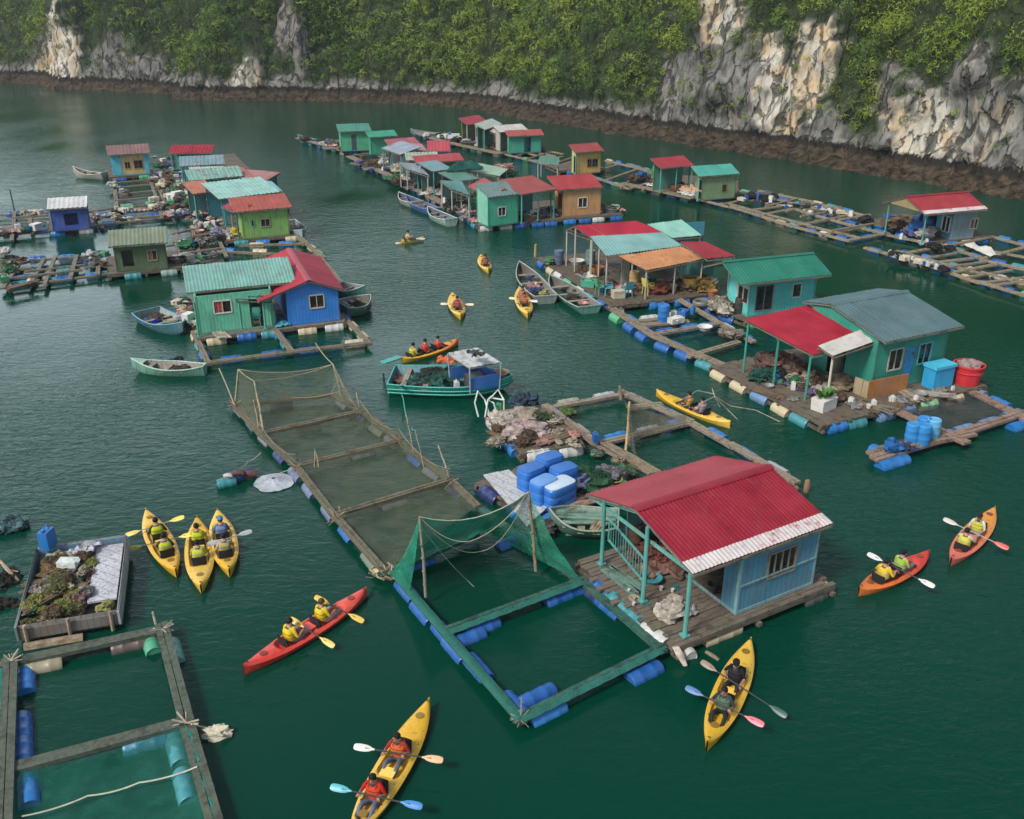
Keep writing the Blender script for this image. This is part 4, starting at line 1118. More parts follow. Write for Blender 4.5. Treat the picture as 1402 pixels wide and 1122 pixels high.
Mw = H1.matrix_basis
m = MB(); wall_mb(m, (LC(F1,(839,739))[0]-x0, yb1-y0-.03), (-.03, yb1-y0-.03), .4, lambda s: interp([(p-y0, z) for p, z in prof1], yb1-y0)-.05, [])
m.build('wall', painted((.06,.24,.24), .5), H1)
m = MB(); lx = rg[0]-x0+.12
for (qa, qb) in ((prof1[0], prof1[1]), (prof1[2], prof1[1])): m.beam((lx, qa[0]-y0+.05, qa[1]-.13), (lx, qb[0]-y0, qb[1]-.13), .04, .13)
m.beam((lx, prof1[0][0]-y0+.3, 2.25), (lx, prof1[2][0]-y0-.3, 2.25), .05, .09); m.build('gable_board', painted((.09,.32,.28), .4), H1)
m = MB(); m.beam((.02, -.045, 1.27), (wl_, -.045, 1.30), .03, .05); m.build('batten', painted((.16,.30,.33), .5), H1)
m = MB(); m.b2(.05, wl_-.05, yb1-y0-.16, yb1-y0-.1, .42, 2.1); m.build('dark_panel', painted((.05,.05,.045), .3), H1)  # near-black panel standing just inside the cabin's back wall
# porch furniture
lp = [W(833,741,.4), W(880,797,.4)]
t = thing('lattice_screen', 'blue-green wire lattice screen standing between porch posts of the nearest red-roofed house', 'screen', tuple(lp[0]), 0)
m = MB(); d = lp[1]-lp[0]
for k in range(15): m.tube([lp[0]+d*k/14+Vector((0,0,.02)), lp[0]+d*k/14+Vector((0,0,.72))], .012, 5)
m.build('wire', plain((.10,.30,.28), .5), t, world=True)
m = MB(); m.beam(lp[0]+Vector((0,0,.74)), lp[1]+Vector((0,0,.74)), .05, .05); m.beam(lp[0]+Vector((0,0,.04)), lp[1]+Vector((0,0,.04)), .05, .05)
for q in (lp[0], lp[1]): m.beam(q, q+Vector((0,0,.75)), .045, .045)
m.build('frame', painted((.07,.30,.27), .4), t, world=True)
gear('sack', (921,842), (.52,.47,.40), 'crumpled cream sack beside front corner post of the nearest red-roofed house', rz=1.0, s=1.25)
gear('cloth', (934,836), (.40,.42,.42), 'grey cloth bundle behind the cream sack on the nearest deck', s=.9)
gear('planks', (852,795), (.12,.22,.18), 'stack of greenish planks on porch left of the lattice screen', s=.75, rz=2.2)
gear('basin', (893,797), CN['teal'], 'teal basin on porch floor behind the middle post of the nearest house', s=.8)
gear('heap', (897,765), (.30,.10,.08), 'reddish heap of rope and cloth under the nearest porch roof', s=1.1)
gear('drum', (867,748), (.12,.07,.05), 'brown drum in the back corner of the nearest porch', s=.9)
gear('box', (935,775), (.13,.08,.06), 'dark wooden chest against the cabin opening of the nearest house', s=1.3)
gear('cloth', (905,782), (.25,.14,.11), 'faded reddish mat on the porch of the nearest house', s=1.3)
gear('bucket', (975,812), CN['dark'], 'dark bucket just inside the doorway of the nearest blue cabin')
# ------------------------------------------------------------------ green-netted cage in front
GW = (.022,.095,.075)
C1 = cage('green-netted square fish cage with blue drums beside the nearest house', [((713,985),(540,785)), ((713,985),(905,890)), ((905,890),(797,797)), ((615,865),(797,797)), ((797,797),(650,690)), ((526,789),(650,735))], z=.22, w=.16, wrap=GW)
m = MB()
for a, b in (((713,985),(905,890)), ((713,985),(540,785)), ((615,865),(797,797))):
    p, q = W(*a,.30), W(*b,.30); d = (q-p).normalized(); s = Vector((-d.y,d.x,0))
    m.grid(lambda u, v: p.lerp(q, u)+s*(v-.5)*.27+Vector((0,0,.03*math.sin(v*3.14)+.008*math.sin(u*60))), 40, 4)
m.build('net_wrap', netmat((.012,.11,.085), .95), C1, world=True)
for px, yawp, c, L_, tl in ((748,977,'b',.95,0),): pass
yw = at2(W(905,890,0)-W(713,985,0)); yl_ = at2(W(540,785,0)-W(713,985,0))
for p, a, c in (((748,979),yw,BLUEB2),((735,957),yw,BLUEB),((870,912),yw,BLUEB),((882,925),yw,BLUEB),((660,862),yw,BLUEB),((640,877),yw,BLUEB),((765,820),yw,BLUEB),((785,812),yw,BLUEB),((707,972),yl_,BLUEB),((655,918),yl_,BLUEB),((625,893),yl_,BLUEB),((610,872),yl_,BLUEB),((580,842),yl_,BLUEB),((558,812),yl_,BLUEB),((835,835),yl_+.02,BLUEB),((815,818),yl_,NAVY),((572,775),yw,BLUEB),((700,745),yw,BLUEB)):
    put_float(C1, W(*p, -.03), a, c, 1.0, .235)
pa, pb = W(583,818,.22), W(733.7,782,.22); ta, tb = W(574.5,708,2.7), W(723.6,674,2.75)
pole_part(C1, pa, ta, .045, (.24,.22,.18)); pole_part(C1, pb, tb, .05, (.26,.20,.14))
NG = (.016,.25,.155)
fb0, fb1 = W(532,787,.25), W(655,725,.25)
net_part(C1, lambda u, v: (ta.lerp(tb, u)-Vector((0,0,.42*4*u*(1-u)*(1-v))) ).lerp(fb0.lerp(fb1, u)+Vector((0,0,0)), v)-Vector((0,0,.35*math.sin(v*math.pi)))+Vector((.05*noise.noise(Vector((u*6,v*6,0))), .10*noise.noise(Vector((u*5,v*5,3))), .10*noise.noise(Vector((u*7,v*4,7))))), 28, 16, (.02,.30,.19), .82)
rr0, rr1 = W(655,725,.25), W(797,797,.25)
net_part(C1, lambda u, v: tb.lerp(fb1.lerp(rr1, u), v)+Vector((0,0,-.5*math.sin(v*math.pi)*(1-u*.6)))+Vector((.06*noise.noise(Vector((u*6,v*6,5))), .06*noise.noise(Vector((u*5,v*5,9))), 0)), 18, 14, NG, .62)
lf0 = W(560,812,.25)
net_part(C1, lambda u, v: ta.lerp(fb0.lerp(lf0, u), v)+Vector((0,0,-.25*math.sin(v*math.pi))), 8, 12, NG, .5)
rope_part(C1, [ta, tb], .016, (.42,.42,.34), sag=.42); rope_part(C1, [ta, ta.lerp(tb,.45)-Vector((0,.2,1.0)), tb], .013, ROPEC, sag=.25); rope_part(C1, [ta, W(660,755,.9), tb], .012, (.30,.26,.18), sag=.4); rope_part(C1, [W(574,718,2.4), W(640,795,.05), W(700,840,.03)], .008, (.25,.35,.28), sag=.1)
m = MB()
for k in range(26):
    a = random.uniform(0,6.28); p = W(526,789,.22)+Vector((random.uniform(-.3,.3), random.uniform(-.25,.25), random.uniform(-.05,.2))); m.tube([p, p+Vector((math.cos(a)*.2, math.sin(a)*.2, random.uniform(-.1,.2)))], random.uniform(.012,.03), 5)
m.build('lashing', timber((.34,.28,.18)), C1, world=True)
m = MB()
for k in range(16):
    a = random.uniform(0,6.28); p = W(713,985,.28); m.tube([p, p+Vector((math.cos(a)*.25, math.sin(a)*.25, random.uniform(-.1,.12)))], .010, 4)
p = W(713,980,.3); m.tube([p, p+Vector((.02,.02,.5))], .02, 5); m.build('lashing', timber((.28,.26,.2)), C1, world=True)
gear('foam', (522,789), (.42,.34,.18), 'yellowed foam block lashed to the far left corner of the green-netted cage', z=.12, s=.6)
t = thing('driftwood', 'pale knotted driftwood hanging off the front corner of the nearest deck', 'driftwood', tuple(W(930,895,.2)))
m = MB()
for k in range(4): m.tube([W(922+k*2,886,.42), W(928+k*2,897,.25+.02*k), W(937+k,912,.06)], [.04,.05,.03], 6)
m.build('branch', timber((.48,.42,.36), (4,4,4), 0), t, world=True)
onething('drift_log', MB().tube([(0,-.2,0),(0,0,.01),(0,.22,0)], [.05,.06,.05], 8), timber((.22,.17,.12)), 'short brown log afloat in front of the nearest deck', 'log', loc=W(976,899,.0), rz=.7)
# ------------------------------------------------------------------ long cage with olive nets
C0 = cage('long bamboo-poled fish cage with olive nets and four crossbars in the middle', [((321,555),(356,595)), ((356,595),(406,640)), ((406,640),(460,711)), ((460,711),(525,785)), ((454,541),(494,564)), ((494,564),(547,604)), ((547,604),(617,660)), ((617,660),(652,694)), ((321,555),(454,541)), ((366,595),(494,566)), ((407,639),(547,604)), ((463,706),(617,660))], z=.24, w=.15, col=(.13,.115,.075))
for i_, (a, b, g_) in enumerate([((325,558),(520,782),1.5), ((458,545),(645,690),1.4), ((380,596),(480,574),2.0), ((420,642),(540,612),2.2), ((470,712),(600,672),2.2), ((330,560),(440,548),1.6)]):
    float_line(C0, W(*a,0), W(*b,0), z=-.02, gap=g_, cols=[BLUEB,(.10,.13,.22),(.16,.17,.21),(.2,.25,.12),NAVY,(.12,.14,.10)], r=.23)
NO = (.085,.10,.06)
for (a, b, c, d) in (((325,556),(456,542),(366,595),(494,566)), ((366,595),(494,566),(407,639),(547,604)), ((407,639),(547,604),(463,706),(617,660)), ((463,706),(617,660),(525,785),(652,694))):
    A, B, C_, D_ = (W(*q,.26) for q in (a,b,c,d))
    net_part(C0, lambda u, v: A.lerp(B,u).lerp(C_.lerp(D_,u),v)-Vector((0,0,.19*math.sin(u*math.pi)*math.sin(v*math.pi)))+Vector((0,0,.03*noise.noise(Vector((u*6,v*6,A.x))))), 16, 12, NO, .42)
P = lambda b, t_, h, r=.03, c=BAMB: (pole_part(C0, W(*b,.24), W(*t_,h), r, c), W(*t_,h))[1]
tA = P((361,594),(348,522),1.75,.04); tB = P((321,555),(326,506),1.2,.03); tC = P((467,544),(456,499),1.1,.04); tD = P((452,540),(462,522),.5,.02); P((492,563),(488,538),.75,.03,(.30,.26,.2)); P((616,658),(600,610),1.35,.028,(.42,.34,.26)); P((436,640),(432,618),.6,.015); P((465,705),(464,693),.5,.02); P((354,588),(347,548),1.1,.018); P((580,640),(568,588),1.3,.02,(.25,.2,.14)); P((566,622),(556,568),1.35,.02,(.3,.24,.16)); P((430,640),(431,615),.5,.012)
rope_part(C0, [tA, tC], .022, BAMB, sag=.15); rope_part(C0, [tB, tC], .022, BAMB, sag=.25); rope_part(C0, [tA, W(400,545,.5), W(470,535,.4)], .02, BAMB, sag=.1); rope_part(C0, [tB, tA], .02, BAMB, sag=.05); rope_part(C0, [tC, W(494,566,.35)], .018, BAMB, sag=.2); rope_part(C0, [W(300,505,.9), W(321,555,.4)], .022, BAMB, sag=-.05); rope_part(C0, [W(326,506,1.2), W(321,555,.3)], .018, BAMB); rope_part(C0, [W(432,470,.6), tC], .02, BAMB, sag=.1)
A, B = W(330,556,.28), W(452,543,.28)
net_part(C0, lambda u, v: (tB.lerp(tC,u)-Vector((0,0,.8*u*(1-u)))).lerp(A.lerp(B,u), v), 16, 8, NO, .32)
A2, B2 = W(366,594,.28), W(321,556,.28)
net_part(C0, lambda u, v: tA.lerp(tB,u).lerp(A2.lerp(B2,u), v)+Vector((.1*noise.noise(Vector((u*5,v*5,2))),0,-.2*math.sin(v*3.14))), 12, 8, NO, .35)
A3, B3 = W(454,542,.28), W(494,566,.28)
net_part(C0, lambda u, v: tC.lerp(W(490,556,.5),u).lerp(A3.lerp(B3,u), v), 10, 8, NO, .35)
for c in ((406,640),(547,604),(617,660),(321,555),(460,711),(494,564)):
    m = MB()
    for k in range(12):
        a = random.uniform(0,6.28); p = W(*c,.30); m.tube([p, p+Vector((math.cos(a)*.3, math.sin(a)*.3, random.uniform(-.25,.25)))], random.uniform(.01,.022), 4)
    m.build('lashing', timber((.28,.2,.13)), C0, world=True)
for a, b, h in (((467,544),(494,566),.75), ((494,566),(547,605),.55), ((547,605),(617,660),.5), ((356,595),(406,640),.5)):
    p, q = W(*a,.28), W(*b,.28)
    net_part(C0, lambda u, v: p.lerp(q,u)+Vector((.12*noise.noise(Vector((u*4,v*3,h*9)))-.10*v, 0, (h*(1-.75*4*u*(1-u)))*(1-v)+.02)), 12, 6, NO, .38)
    rope_part(C0, [p+Vector((0,0,h)), q+Vector((0,0,h))], .013, (.22,.19,.13), sag=h*.75)
# floating bundles by the long cage
t = thing('gear_float', 'small bundle of blue barrels and dark cloth tethered off the long cage', 'float', tuple(W(323,655,0)))
for p, c in (((310,662),TEALB),((322,654),BLUEB),((333,650),NAVY)): put_float(t, W(*p,.08), .5, c, .62, .2)
m = MB(); m.blob(W(338,650,.12), (.35,.25,.18), 3, .6); m.blob(W(326,648,.3), (.25,.2,.1), 5, .6); m.build('cloth', cloth((.12,.07,.07)), t, world=True)
m = MB(); m.blob(W(312,652,.33), (.18,.14,.08), 5, .6); m.build('cloth', cloth((.5,.48,.48)), t, world=True)
rope_part(t, [W(325,645,.35), W(340,632,.1), W(357,620,.25)], .016, ROPEC, sag=.05)
t = thing('floating_net', 'pale grey net bag afloat beside the left rail of the long cage', 'net', tuple(W(375,660,0)))
m = MB(); c0 = W(375,661,.02)
m.grid(lambda u, v: c0+Vector((math.cos(u*6.283)*(.06+.62*v)*(1+.2*noise.noise(Vector((u*9,v*4,1)))), math.sin(u*6.283)*(.05+.62*v)*(1+.2*noise.noise(Vector((u*9,2,1)))), .16*(1-v)**2+.05*abs(noise.noise(Vector((u*18,v*9,4)))))), 30, 8)
m.build('netting', netmat((.36,.40,.45), .85), t, world=True); rope_part(t, [W(378,650,.15), W(400,642,.3)], .016, ROPEC)
# ------------------------------------------------------------------ work platform between the cages
T2, F2 = raft('cluttered work platform heaped with sacks behind the blue drums', (712,622), (800,608), (655,572), z=.36, along='x', sides='LF', cols=[BLUEB2,WHITEB,BLUEB2,WHITEB], gap=.95, D=None)
for i, (p, c, s_, k_) in enumerate([((690,585),(.50,.44,.38),1.3,'sack'),((700,588),(.45,.36,.33),1.2,'sack'),((716,578),(.36,.31,.26),1.5,'sack'),((722,590),(.48,.36,.36),1.2,'sack'),((705,600),(.50,.40,.38),1.2,'sack'),((735,594),(.44,.36,.35),1.2,'sack'),((684,577),(.55,.50,.45),1.1,'sack')]):
    gear(k_, p, c, ['pale sack at the front left of the cluttered work platform','rose-grey sack in the middle of the cluttered work platform','large fawn sack at the back of the cluttered work platform','pinkish sack beside green netting on the work platform','pink-white sack near the front of the work platform','dusty pink sack on the right half of the work platform','white sack beside the white pipe frame'][i], z=.38, s=s_)
gear('heap', (742,577), (.05,.10,.04), 'green net heap at the back right of the work platform', z=.38, s=.9)
gear('heap', (722,604), (.14,.09,.07), 'brown heap of rope and bark on the front of work platform', z=.38, s=1.0)
gear('cloth', (731,585), (.12,.17,.20), 'slate blue cloth lying among the sacks of the work platform', z=.5, s=1.0)
gear('planks', (760,600), (.20,.13,.09), 'reddish plank pile on the right edge of work platform', z=.38, s=1.1, rz=.5)
gear('planks', (702,566), (.26,.2,.14), 'plank pile along the back edge of work platform', z=.38, s=1.0, rz=.4)
t = thing('pipe_frame', 'white bent pipe frame standing on the back corner of the work platform', 'frame', tuple(W(670,566,.36)))
for pts in ([(655,571,.4),(650,552,.9),(654,536,1.2),(664,548,.8),(670,568,.4)], [(664,572,.4),(668,548,.8),(676,552,.8),(680,566,.4)], [(672,545,.9),(682,534,1.2),(690,548,.9),(690,564,.4)], [(668,548,.9),(673,543,1.0),(672,545,.9)], [(690,548,.9),(672,545,.9)]):
    m = MB(); m.tube([W(a,b,c) for a,b,c in pts], .035, 6); m.build('tube', plain((.55,.58,.55), .5), t, world=True)
gear('can', (683,562), CN['green'], 'green bottle-shaped can inside the white pipe frame', z=.38, s=.8)
m = MB(); pts = [W(700,548,.1), W(735,552,.1), W(722,562,.1), W(690,560,.1)]
gear('heap', (715,552), (.05,.09,.14), 'dark blue tangled net behind the work platform', z=.25, s=1.1)
# deck with the blue drums and grey boards
T3, F3 = raft('low platform under the big blue drums and grey boards', (738,716), (842,672), (668,655), z=.3, along='y', sides='LF', cols=[BLUEB, BLUEB2, NAVY], gap=1.0, name='floating_deck')
def tank(p, label, yaw, dx=.92, dy=.62, h=.85, lid=(.02,.12,.40), z=.3):
    q = W(*p, z); t = thing('plastic_tank', label, 'tank', tuple(q), yaw)
    m = MB(); rings = []
    for zz, k in ((0,.93),(.05,1),(h*.3,1),(h*.33,.97),(h*.37,1),(h*.63,1),(h*.66,.97),(h*.70,1),(h-.05,1),(h,.93)):
        rings.append([Vector((dx/2*k*math.copysign(abs(math.cos(a))**.45, math.cos(a)), dy/2*k*math.copysign(abs(math.sin(a))**.45, math.sin(a)), zz)) for a in [i*math.pi/12 for i in range(24)]])
    m.loft(rings); m.build('body', plastic((.012,.13,.47), .42, .2), t)
    m = MB(); rings = []
    for zz, k in ((h+.002,.94),(h+.035,.94),(h+.05,.86)): rings.append([Vector((dx/2*k*math.copysign(abs(math.cos(a))**.45, math.cos(a)), dy/2*k*math.copysign(abs(math.sin(a))**.45, math.sin(a)), zz)) for a in [i*math.pi/12 for i in range(24)]])
    m.loft(rings); m.build('lid', plastic(lid, .5, .2), t)
    m = MB()
    for sg in (-1,1): m.b2(sg*dx*.25-.05, sg*dx*.25+.05, -dy/2-.02, dy/2+.02, h*.5-.03, h*.5+.03)
    m.build('strap', plain((.02,.06,.2), .5), t); return t
yt = F3[1]
tank((727,672), 'blue plastic tank at the back left of the tank cluster', yt+.05); tank((752,656), 'blue plastic tank at the back right of the tank cluster', yt-.04); tank((744,690), 'middle front blue tank with pale lid between two others', yt+.1, lid=(.10,.25,.55)); tank((771,672), 'blue plastic tank on the right beside the net heap', yt-.08); tank((764,692), 'front blue tank topped with a white scuffed lid', yt+.02, 1.15, .72, .8, (.42,.52,.62))
m = MB()
gb = [W(662,652,.42), W(697,645,.42), W(752,694,.42), W(722,722,.42)]
for k in range(5):
    u0, u1 = k/5, (k+.94)/5; q = [gb[0].lerp(gb[1],u0), gb[0].lerp(gb[1],u1), gb[3].lerp(gb[2],u1), gb[3].lerp(gb[2],u0)]; dz = Vector((0,0,.05+.006*(k%3)))
    m.add([p for p in q]+[p+dz for p in q], [(3,2,1,0),(4,5,6,7),(0,1,5,4),(1,2,6,5),(2,3,7,6),(3,0,4,7)])
tag(m.build('grey_boards', painted((.42,.43,.45), .5, board=.5)), 'sheet of pale grey boards laid left of the blue tanks', 'boards')
gear('heap', (817,664), (.03,.12,.06), 'dark green crumpled net right of the blue tanks', z=.32, s=1.35)
gear('heap', (834,652), (.20,.20,.22), 'grey net heap behind the dark green crumpled net', z=.32, s=1.0)
gear('sack', (792,668), (.16,.19,.32), 'bluish grey sack between blue tank and green net', z=.32, s=1.3)
gear('cloth', (790,655), BLUEB, 'crumpled blue tarpaulin behind the bluish grey sack', z=.5, s=1.1)
gear('planks', (783,692), (.36,.22,.16), 'pinkish plank pile in front of the blue tanks', z=.33, s=1.0, rz=.5)
gear('planks', (812,683), (.34,.20,.15), 'pinkish plank pile beside the old green skiff', z=.33, s=.9, rz=.7)
gear('basin', (842,661), CN['yellow'], 'yellow basin at the right end of the tank platform', z=.32, s=.7)
gear('bucket', (856,657), CN['dark'], 'dark bucket at the right end of the tank platform', z=.32)
gear('heap', (733,728), (.14,.13,.13), 'dark driftwood tangle behind the green-netted cage', z=.05, s=1.1)
b, L_ = boat('old green skiff with broken planks beside the nearest house', (752,712), (846,718), 1.5, .5, .42, (.05,.16,.12), (.16,.26,.20), (.22,.30,.24), transom=.8, bowp=2.4)
for i, (x, y) in enumerate(((.35,.2),(.5,-.2),(.62,.15))): pass
gear('planks', tuple(inboat(b, L_*.45, 0, .42)), (.16,.28,.22), 'greenish broken boards lying across the old green skiff', rz=b.rotation_euler.z, s=1.05)
gear('planks', tuple(inboat(b, L_*.22, .1, .42)), (.34,.26,.16), 'yellowish stick pile in stern of the old green skiff', rz=b.rotation_euler.z+1.2, s=.7)
# ------------------------------------------------------------------ right hand cage behind the house
C2 = cage('timber fish cage with a brown net and tall bamboo pole behind the work platform', [((850,540),(748,559)), ((748,559),(815,608)), ((815,608),(905,655)), ((852,540),(944,579)), ((944,579),(1003,612)), ((1003,612),(1088,661)), ((822,608),(944,579)), ((864,560),(903,556))], z=.26, w=.2, col=(.24,.20,.15), floats=(0,3,4,5,6,1), cols=[BLUEB2,(.30,.33,.36),BLUEB,(.25,.27,.2)])
tp = W(862,550,1.75); pole_part(C2, W(856,623,.25), tp, .05, (.42,.30,.14)); pole_part(C2, W(850,548,.2), W(848.5,528,.75), .07, (.2,.15,.11))
A, B = W(858,606,.3), W(940,581,.3)
net_part(C2, lambda u, v: tp.lerp(W(940,568,.45),u).lerp(A.lerp(B,u),v)-Vector((0,0,(.9*u*(1-u))*(1-v))), 14, 10, (.16,.14,.10), .6)
net_part(C2, lambda u, v: tp.lerp(A.lerp(W(872,628,.2),u),v)+Vector((0,0,-.2*math.sin(v*3.14))), 8, 10, (.16,.14,.10), .5)
m = MB()
for k in range(7): a, b_ = W(748+k*2,560+k,.36), W(812+k*2,610+k,.40); m.tube([a, a.lerp(b_,.5)+Vector((0,0,.03)), b_], .045, 6)
tag(m.build('log_bundle', timber((.17,.12,.09), (4,4,6))), 'bundle of dark bamboo logs along the left rail of the timber cage', 'log bundle')
m = MB()
for k in range(8): a, b_ = W(820+k*2.2,606+k*.3,.36+.05*(k%2)), W(888+k*2.4,650-k*.5,.36+.05*(k%2)); m.tube([a, a.lerp(b_,.5)+Vector((0,0,.04)), b_], .045, 6)
tag(m.build('log_bundle', timber((.20,.16,.11), (4,4,6))), 'bundle of grey poles running from the small blue jug to red roof', 'log bundle')
gear('can', (815,606), BLUEB, 'small blue jug on the junction of cage rails', z=.4, s=1.0)
gear('heap', (846,632), (.34,.30,.2), 'pale rope coil on the pole bundle behind red roof', z=.4, s=.5)
gear('heap', (818,622), (.2,.3,.2), 'pale green rag hanging at the rail under the blue jug', z=.2, s=.45)
gear('heap', (776,566), (.12,.2,.06), 'leafy green weed caught at left rail of the timber cage', z=.2, s=.7)
gear('heap', (856,648), (.1,.2,.08), 'green weed and rope by the pole bundle', z=.25, s=.6)
onething('mooring_post', MB().lathe([(.10,-.5),(.105,.1),(.09,.35),(.06,.40)], 10), timber((.24,.15,.09)), 'brown mooring post rising from the water right of the red roof', 'post', loc=W(1104,672,.05))
m = MB()
for k in range(6): m.tube([W(1055+k*4,643+k*2,.25), W(1078+k*3,655+k*3,.15)], .06, 6)
tag(m.build('log_bundle', timber((.2,.13,.09))), 'rotting brown logs at the right end of the timber cage', 'log bundle')
t = thing('branch_buoy', 'pale driftwood stick with rope loops afloat near the yellow kayak', 'driftwood', tuple(W(978,540,0)))
m = MB()
for pts in ([(975,532,.7),(979,545,.5),(986,558,.1)], [(979,543,.5),(960,552,.35),(935,556,.3)], [(979,543,.5),(1000,556,.05),(1035,562,.02),(1068,578,.02)], [(979,540,.5),(955,535,.4),(935,547,.3)], [(980,545,.4),(995,560,.02),(1010,575,.02)]): m.tube([W(a,b_,c) for a,b_,c in pts], .017, 5)
m.build('branch', timber((.34,.32,.25), (4,4,4), 0), t, world=True)
# ------------------------------------------------------------------ lower left cage
C3 = cage('weathered plank cage with green net and blue drums at lower left', [((222,862),(8,908)), ((222,862),(255,990)), ((255,990),(300,1150)), ((15,905),(5,1150)), ((240,992),(20,1052))], z=.26, w=.225, col=(.07,.085,.065))
yA = at2(W(8,908,0)-W(222,862,0)); yB = at2(W(300,1150,0)-W(222,862,0))
for p, a, c in (((36,935),yB,BLUEB2),((31,1000),yB,BLUEB),((32,1035),yB,BLUEB),((40,1085),yB,BLUEB2),((58,915),yA,(.25,.23,.16)),((208,882),yB,(.06,.28,.17)),((180,885),yA,(.08,.06,.05)),((238,895),yB,(.10,.3,.24)),((225,1012),yA,(.02,.15,.2)),((200,1020),yA,(.02,.15,.25)),((243,1030),yB,TEALB),((254,1080),yB,TEALB)): put_float(C3, W(*p,.0), a, c, .95, .22)
A, B, C_, D_ = W(22,1055,.30), W(246,994,.30), W(14,1165,.30), W(296,1140,.30)
net_part(C3, lambda u, v: A.lerp(B,u).lerp(C_.lerp(D_,u),v)-Vector((0,0,.24*min(1,3*math.sin(u*math.pi)*math.sin(min(.99,v+.05)*math.pi)))), 24, 14, (.008,.13,.095), .36)
for a, b in (((262,1000),(305,1150)), ((246,965),(262,1010)), ((4,915),(0,1120))):
    p, q = W(*a,.34), W(*b,.34); m = MB(); m.grid(lambda u, v: p.lerp(q,u)+Vector((.22*(v-.3)+.05*noise.noise(Vector((u*12,v*3,1))), 0, -.28*v*v+.03*math.sin(u*30))), 24, 5); m.build('net_skirt', netmat((.015,.26,.20), .8), C3, world=True)
rope_part(C3, [W(30,1118,.32), W(120,1090,.22), W(190,1072,.24), W(270,1050,.36)], .018, (.5,.5,.38), sag=.06)
for c in ((222,862),(255,990),(15,905)):
    m = MB()
    for k in range(9):
        a = random.uniform(0,6.28); p = W(*c,.36); m.tube([p, p+Vector((math.cos(a)*.3, math.sin(a)*.3, random.uniform(-.1,.18)))], random.uniform(.01,.025), 5)
    if c[0] == 222: m.tube([W(214,858,.3), W(209,838,.7)], .03, 6)
    m.build('lashing', timber((.36,.32,.25)), C3, world=True)
t = thing('foam_buoy', 'cream foam buoy roped to the right rail of the lower left cage', 'buoy', tuple(W(296,1004,0)))
m = MB(); m.blob(W(296,1004,.06), (.34,.19,.17), 4, .55, 4); m.build('float', plastic((.46,.42,.32), .8, .5), t, world=True)
rope_part(t, [W(262,992,.4), W(280,996,.15), W(305,1008,.22)], .022, (.42,.4,.34))
# old scow at the left
S0 = W(22,860,.55); S1 = W(162,837,.55); S2 = W(170,740,.55); S3 = W(58,756,.55)
def scow():
    a = S0; d = S1-S0; yaw = math.atan2(d.y, d.x); Lx = d.length; v = Vector((-math.sin(yaw), math.cos(yaw), 0)); Dy = ((S2-S0).dot(v)+(S3-S0).dot(v))/2
    xo = ((S3-S0).dot(d.normalized()))
    t = thing('work_scow', 'old square work boat piled with nets and weed at the left edge', 'boat', (a.x, a.y, 0), yaw)
    P = lambda x, y, z: Vector((x+xo*.0*y/Dy, y, z))
    m = MB(); h = .55
    prof = [(-.02,.62),(-.02,.35),(.25,-.15),(Dy*.5,-.22),(Dy-.3,-.15),(Dy+.02,.45),(Dy+.06,.70)]
    rings = [[Vector((x, y, z)) for y, z in prof] for x in (0, Lx*.33, Lx*.66, Lx)]
    m.loft(rings, closed=False); m.add(rings[0], [tuple(range(7))]); m.add(rings[-1], [tuple(range(6,-1,-1))])
    m.build('hull', painted((.22,.22,.21), .8, board=.3), t)
    m = MB(); m.b2(.05, Lx-.05, .1, Dy-.05, .18, .26); m.build('floor', timber((.14,.12,.1)), t)
    for nm, (x0,x1,y0_,y1_), c, z1 in (('side_board', (-.03,.03,-.1,Dy+.1), (.13,.19,.19), .62), ('side_board', (Lx-.03,Lx+.03,-.1,Dy+.15), (.28,.31,.34), .60), ('end_board', (.03,Lx-.03,Dy-.0,Dy+.06), (.10,.20,.30), .66), ('end_board', (.03,Lx-.03,-.06,.0), (.13,.11,.095), .50)):
        m = MB(); m.b2(x0,x1,y0_,y1_,.2,z1); m.build(nm, painted(c, 1.0), t)
    m = MB(); m.b2(Lx*.66, Lx-.10, .7, Dy-.1, .46, .52); m.build('side_deck', painted((.42,.43,.48), .6, board=.4), t)
    m = MB(); m.b2(Lx*.10, Lx*.66-.02, Dy-.75, Dy-.06, .46, .51); m.build('end_deck', painted((.25,.38,.38), .6, board=.4), t)
    m = MB()
    for x in (.2, Lx*.5, Lx-.2): m.tube([(x, -.1, .05), (x+.02, -.12, .66)], .05, 6)
    m.tube([(Lx*.05,-.16,.02),(Lx*.5,-.2,.05),(Lx*.62,-.18,.03)], .13, 8); m.build('fender', timber((.34,.26,.18), (2,6,6)), t)
    return t, (lambda x, y, z: t.matrix_basis @ Vector((x, y, z))), Lx, Dy
ts, SP, Lx, Dy = scow()
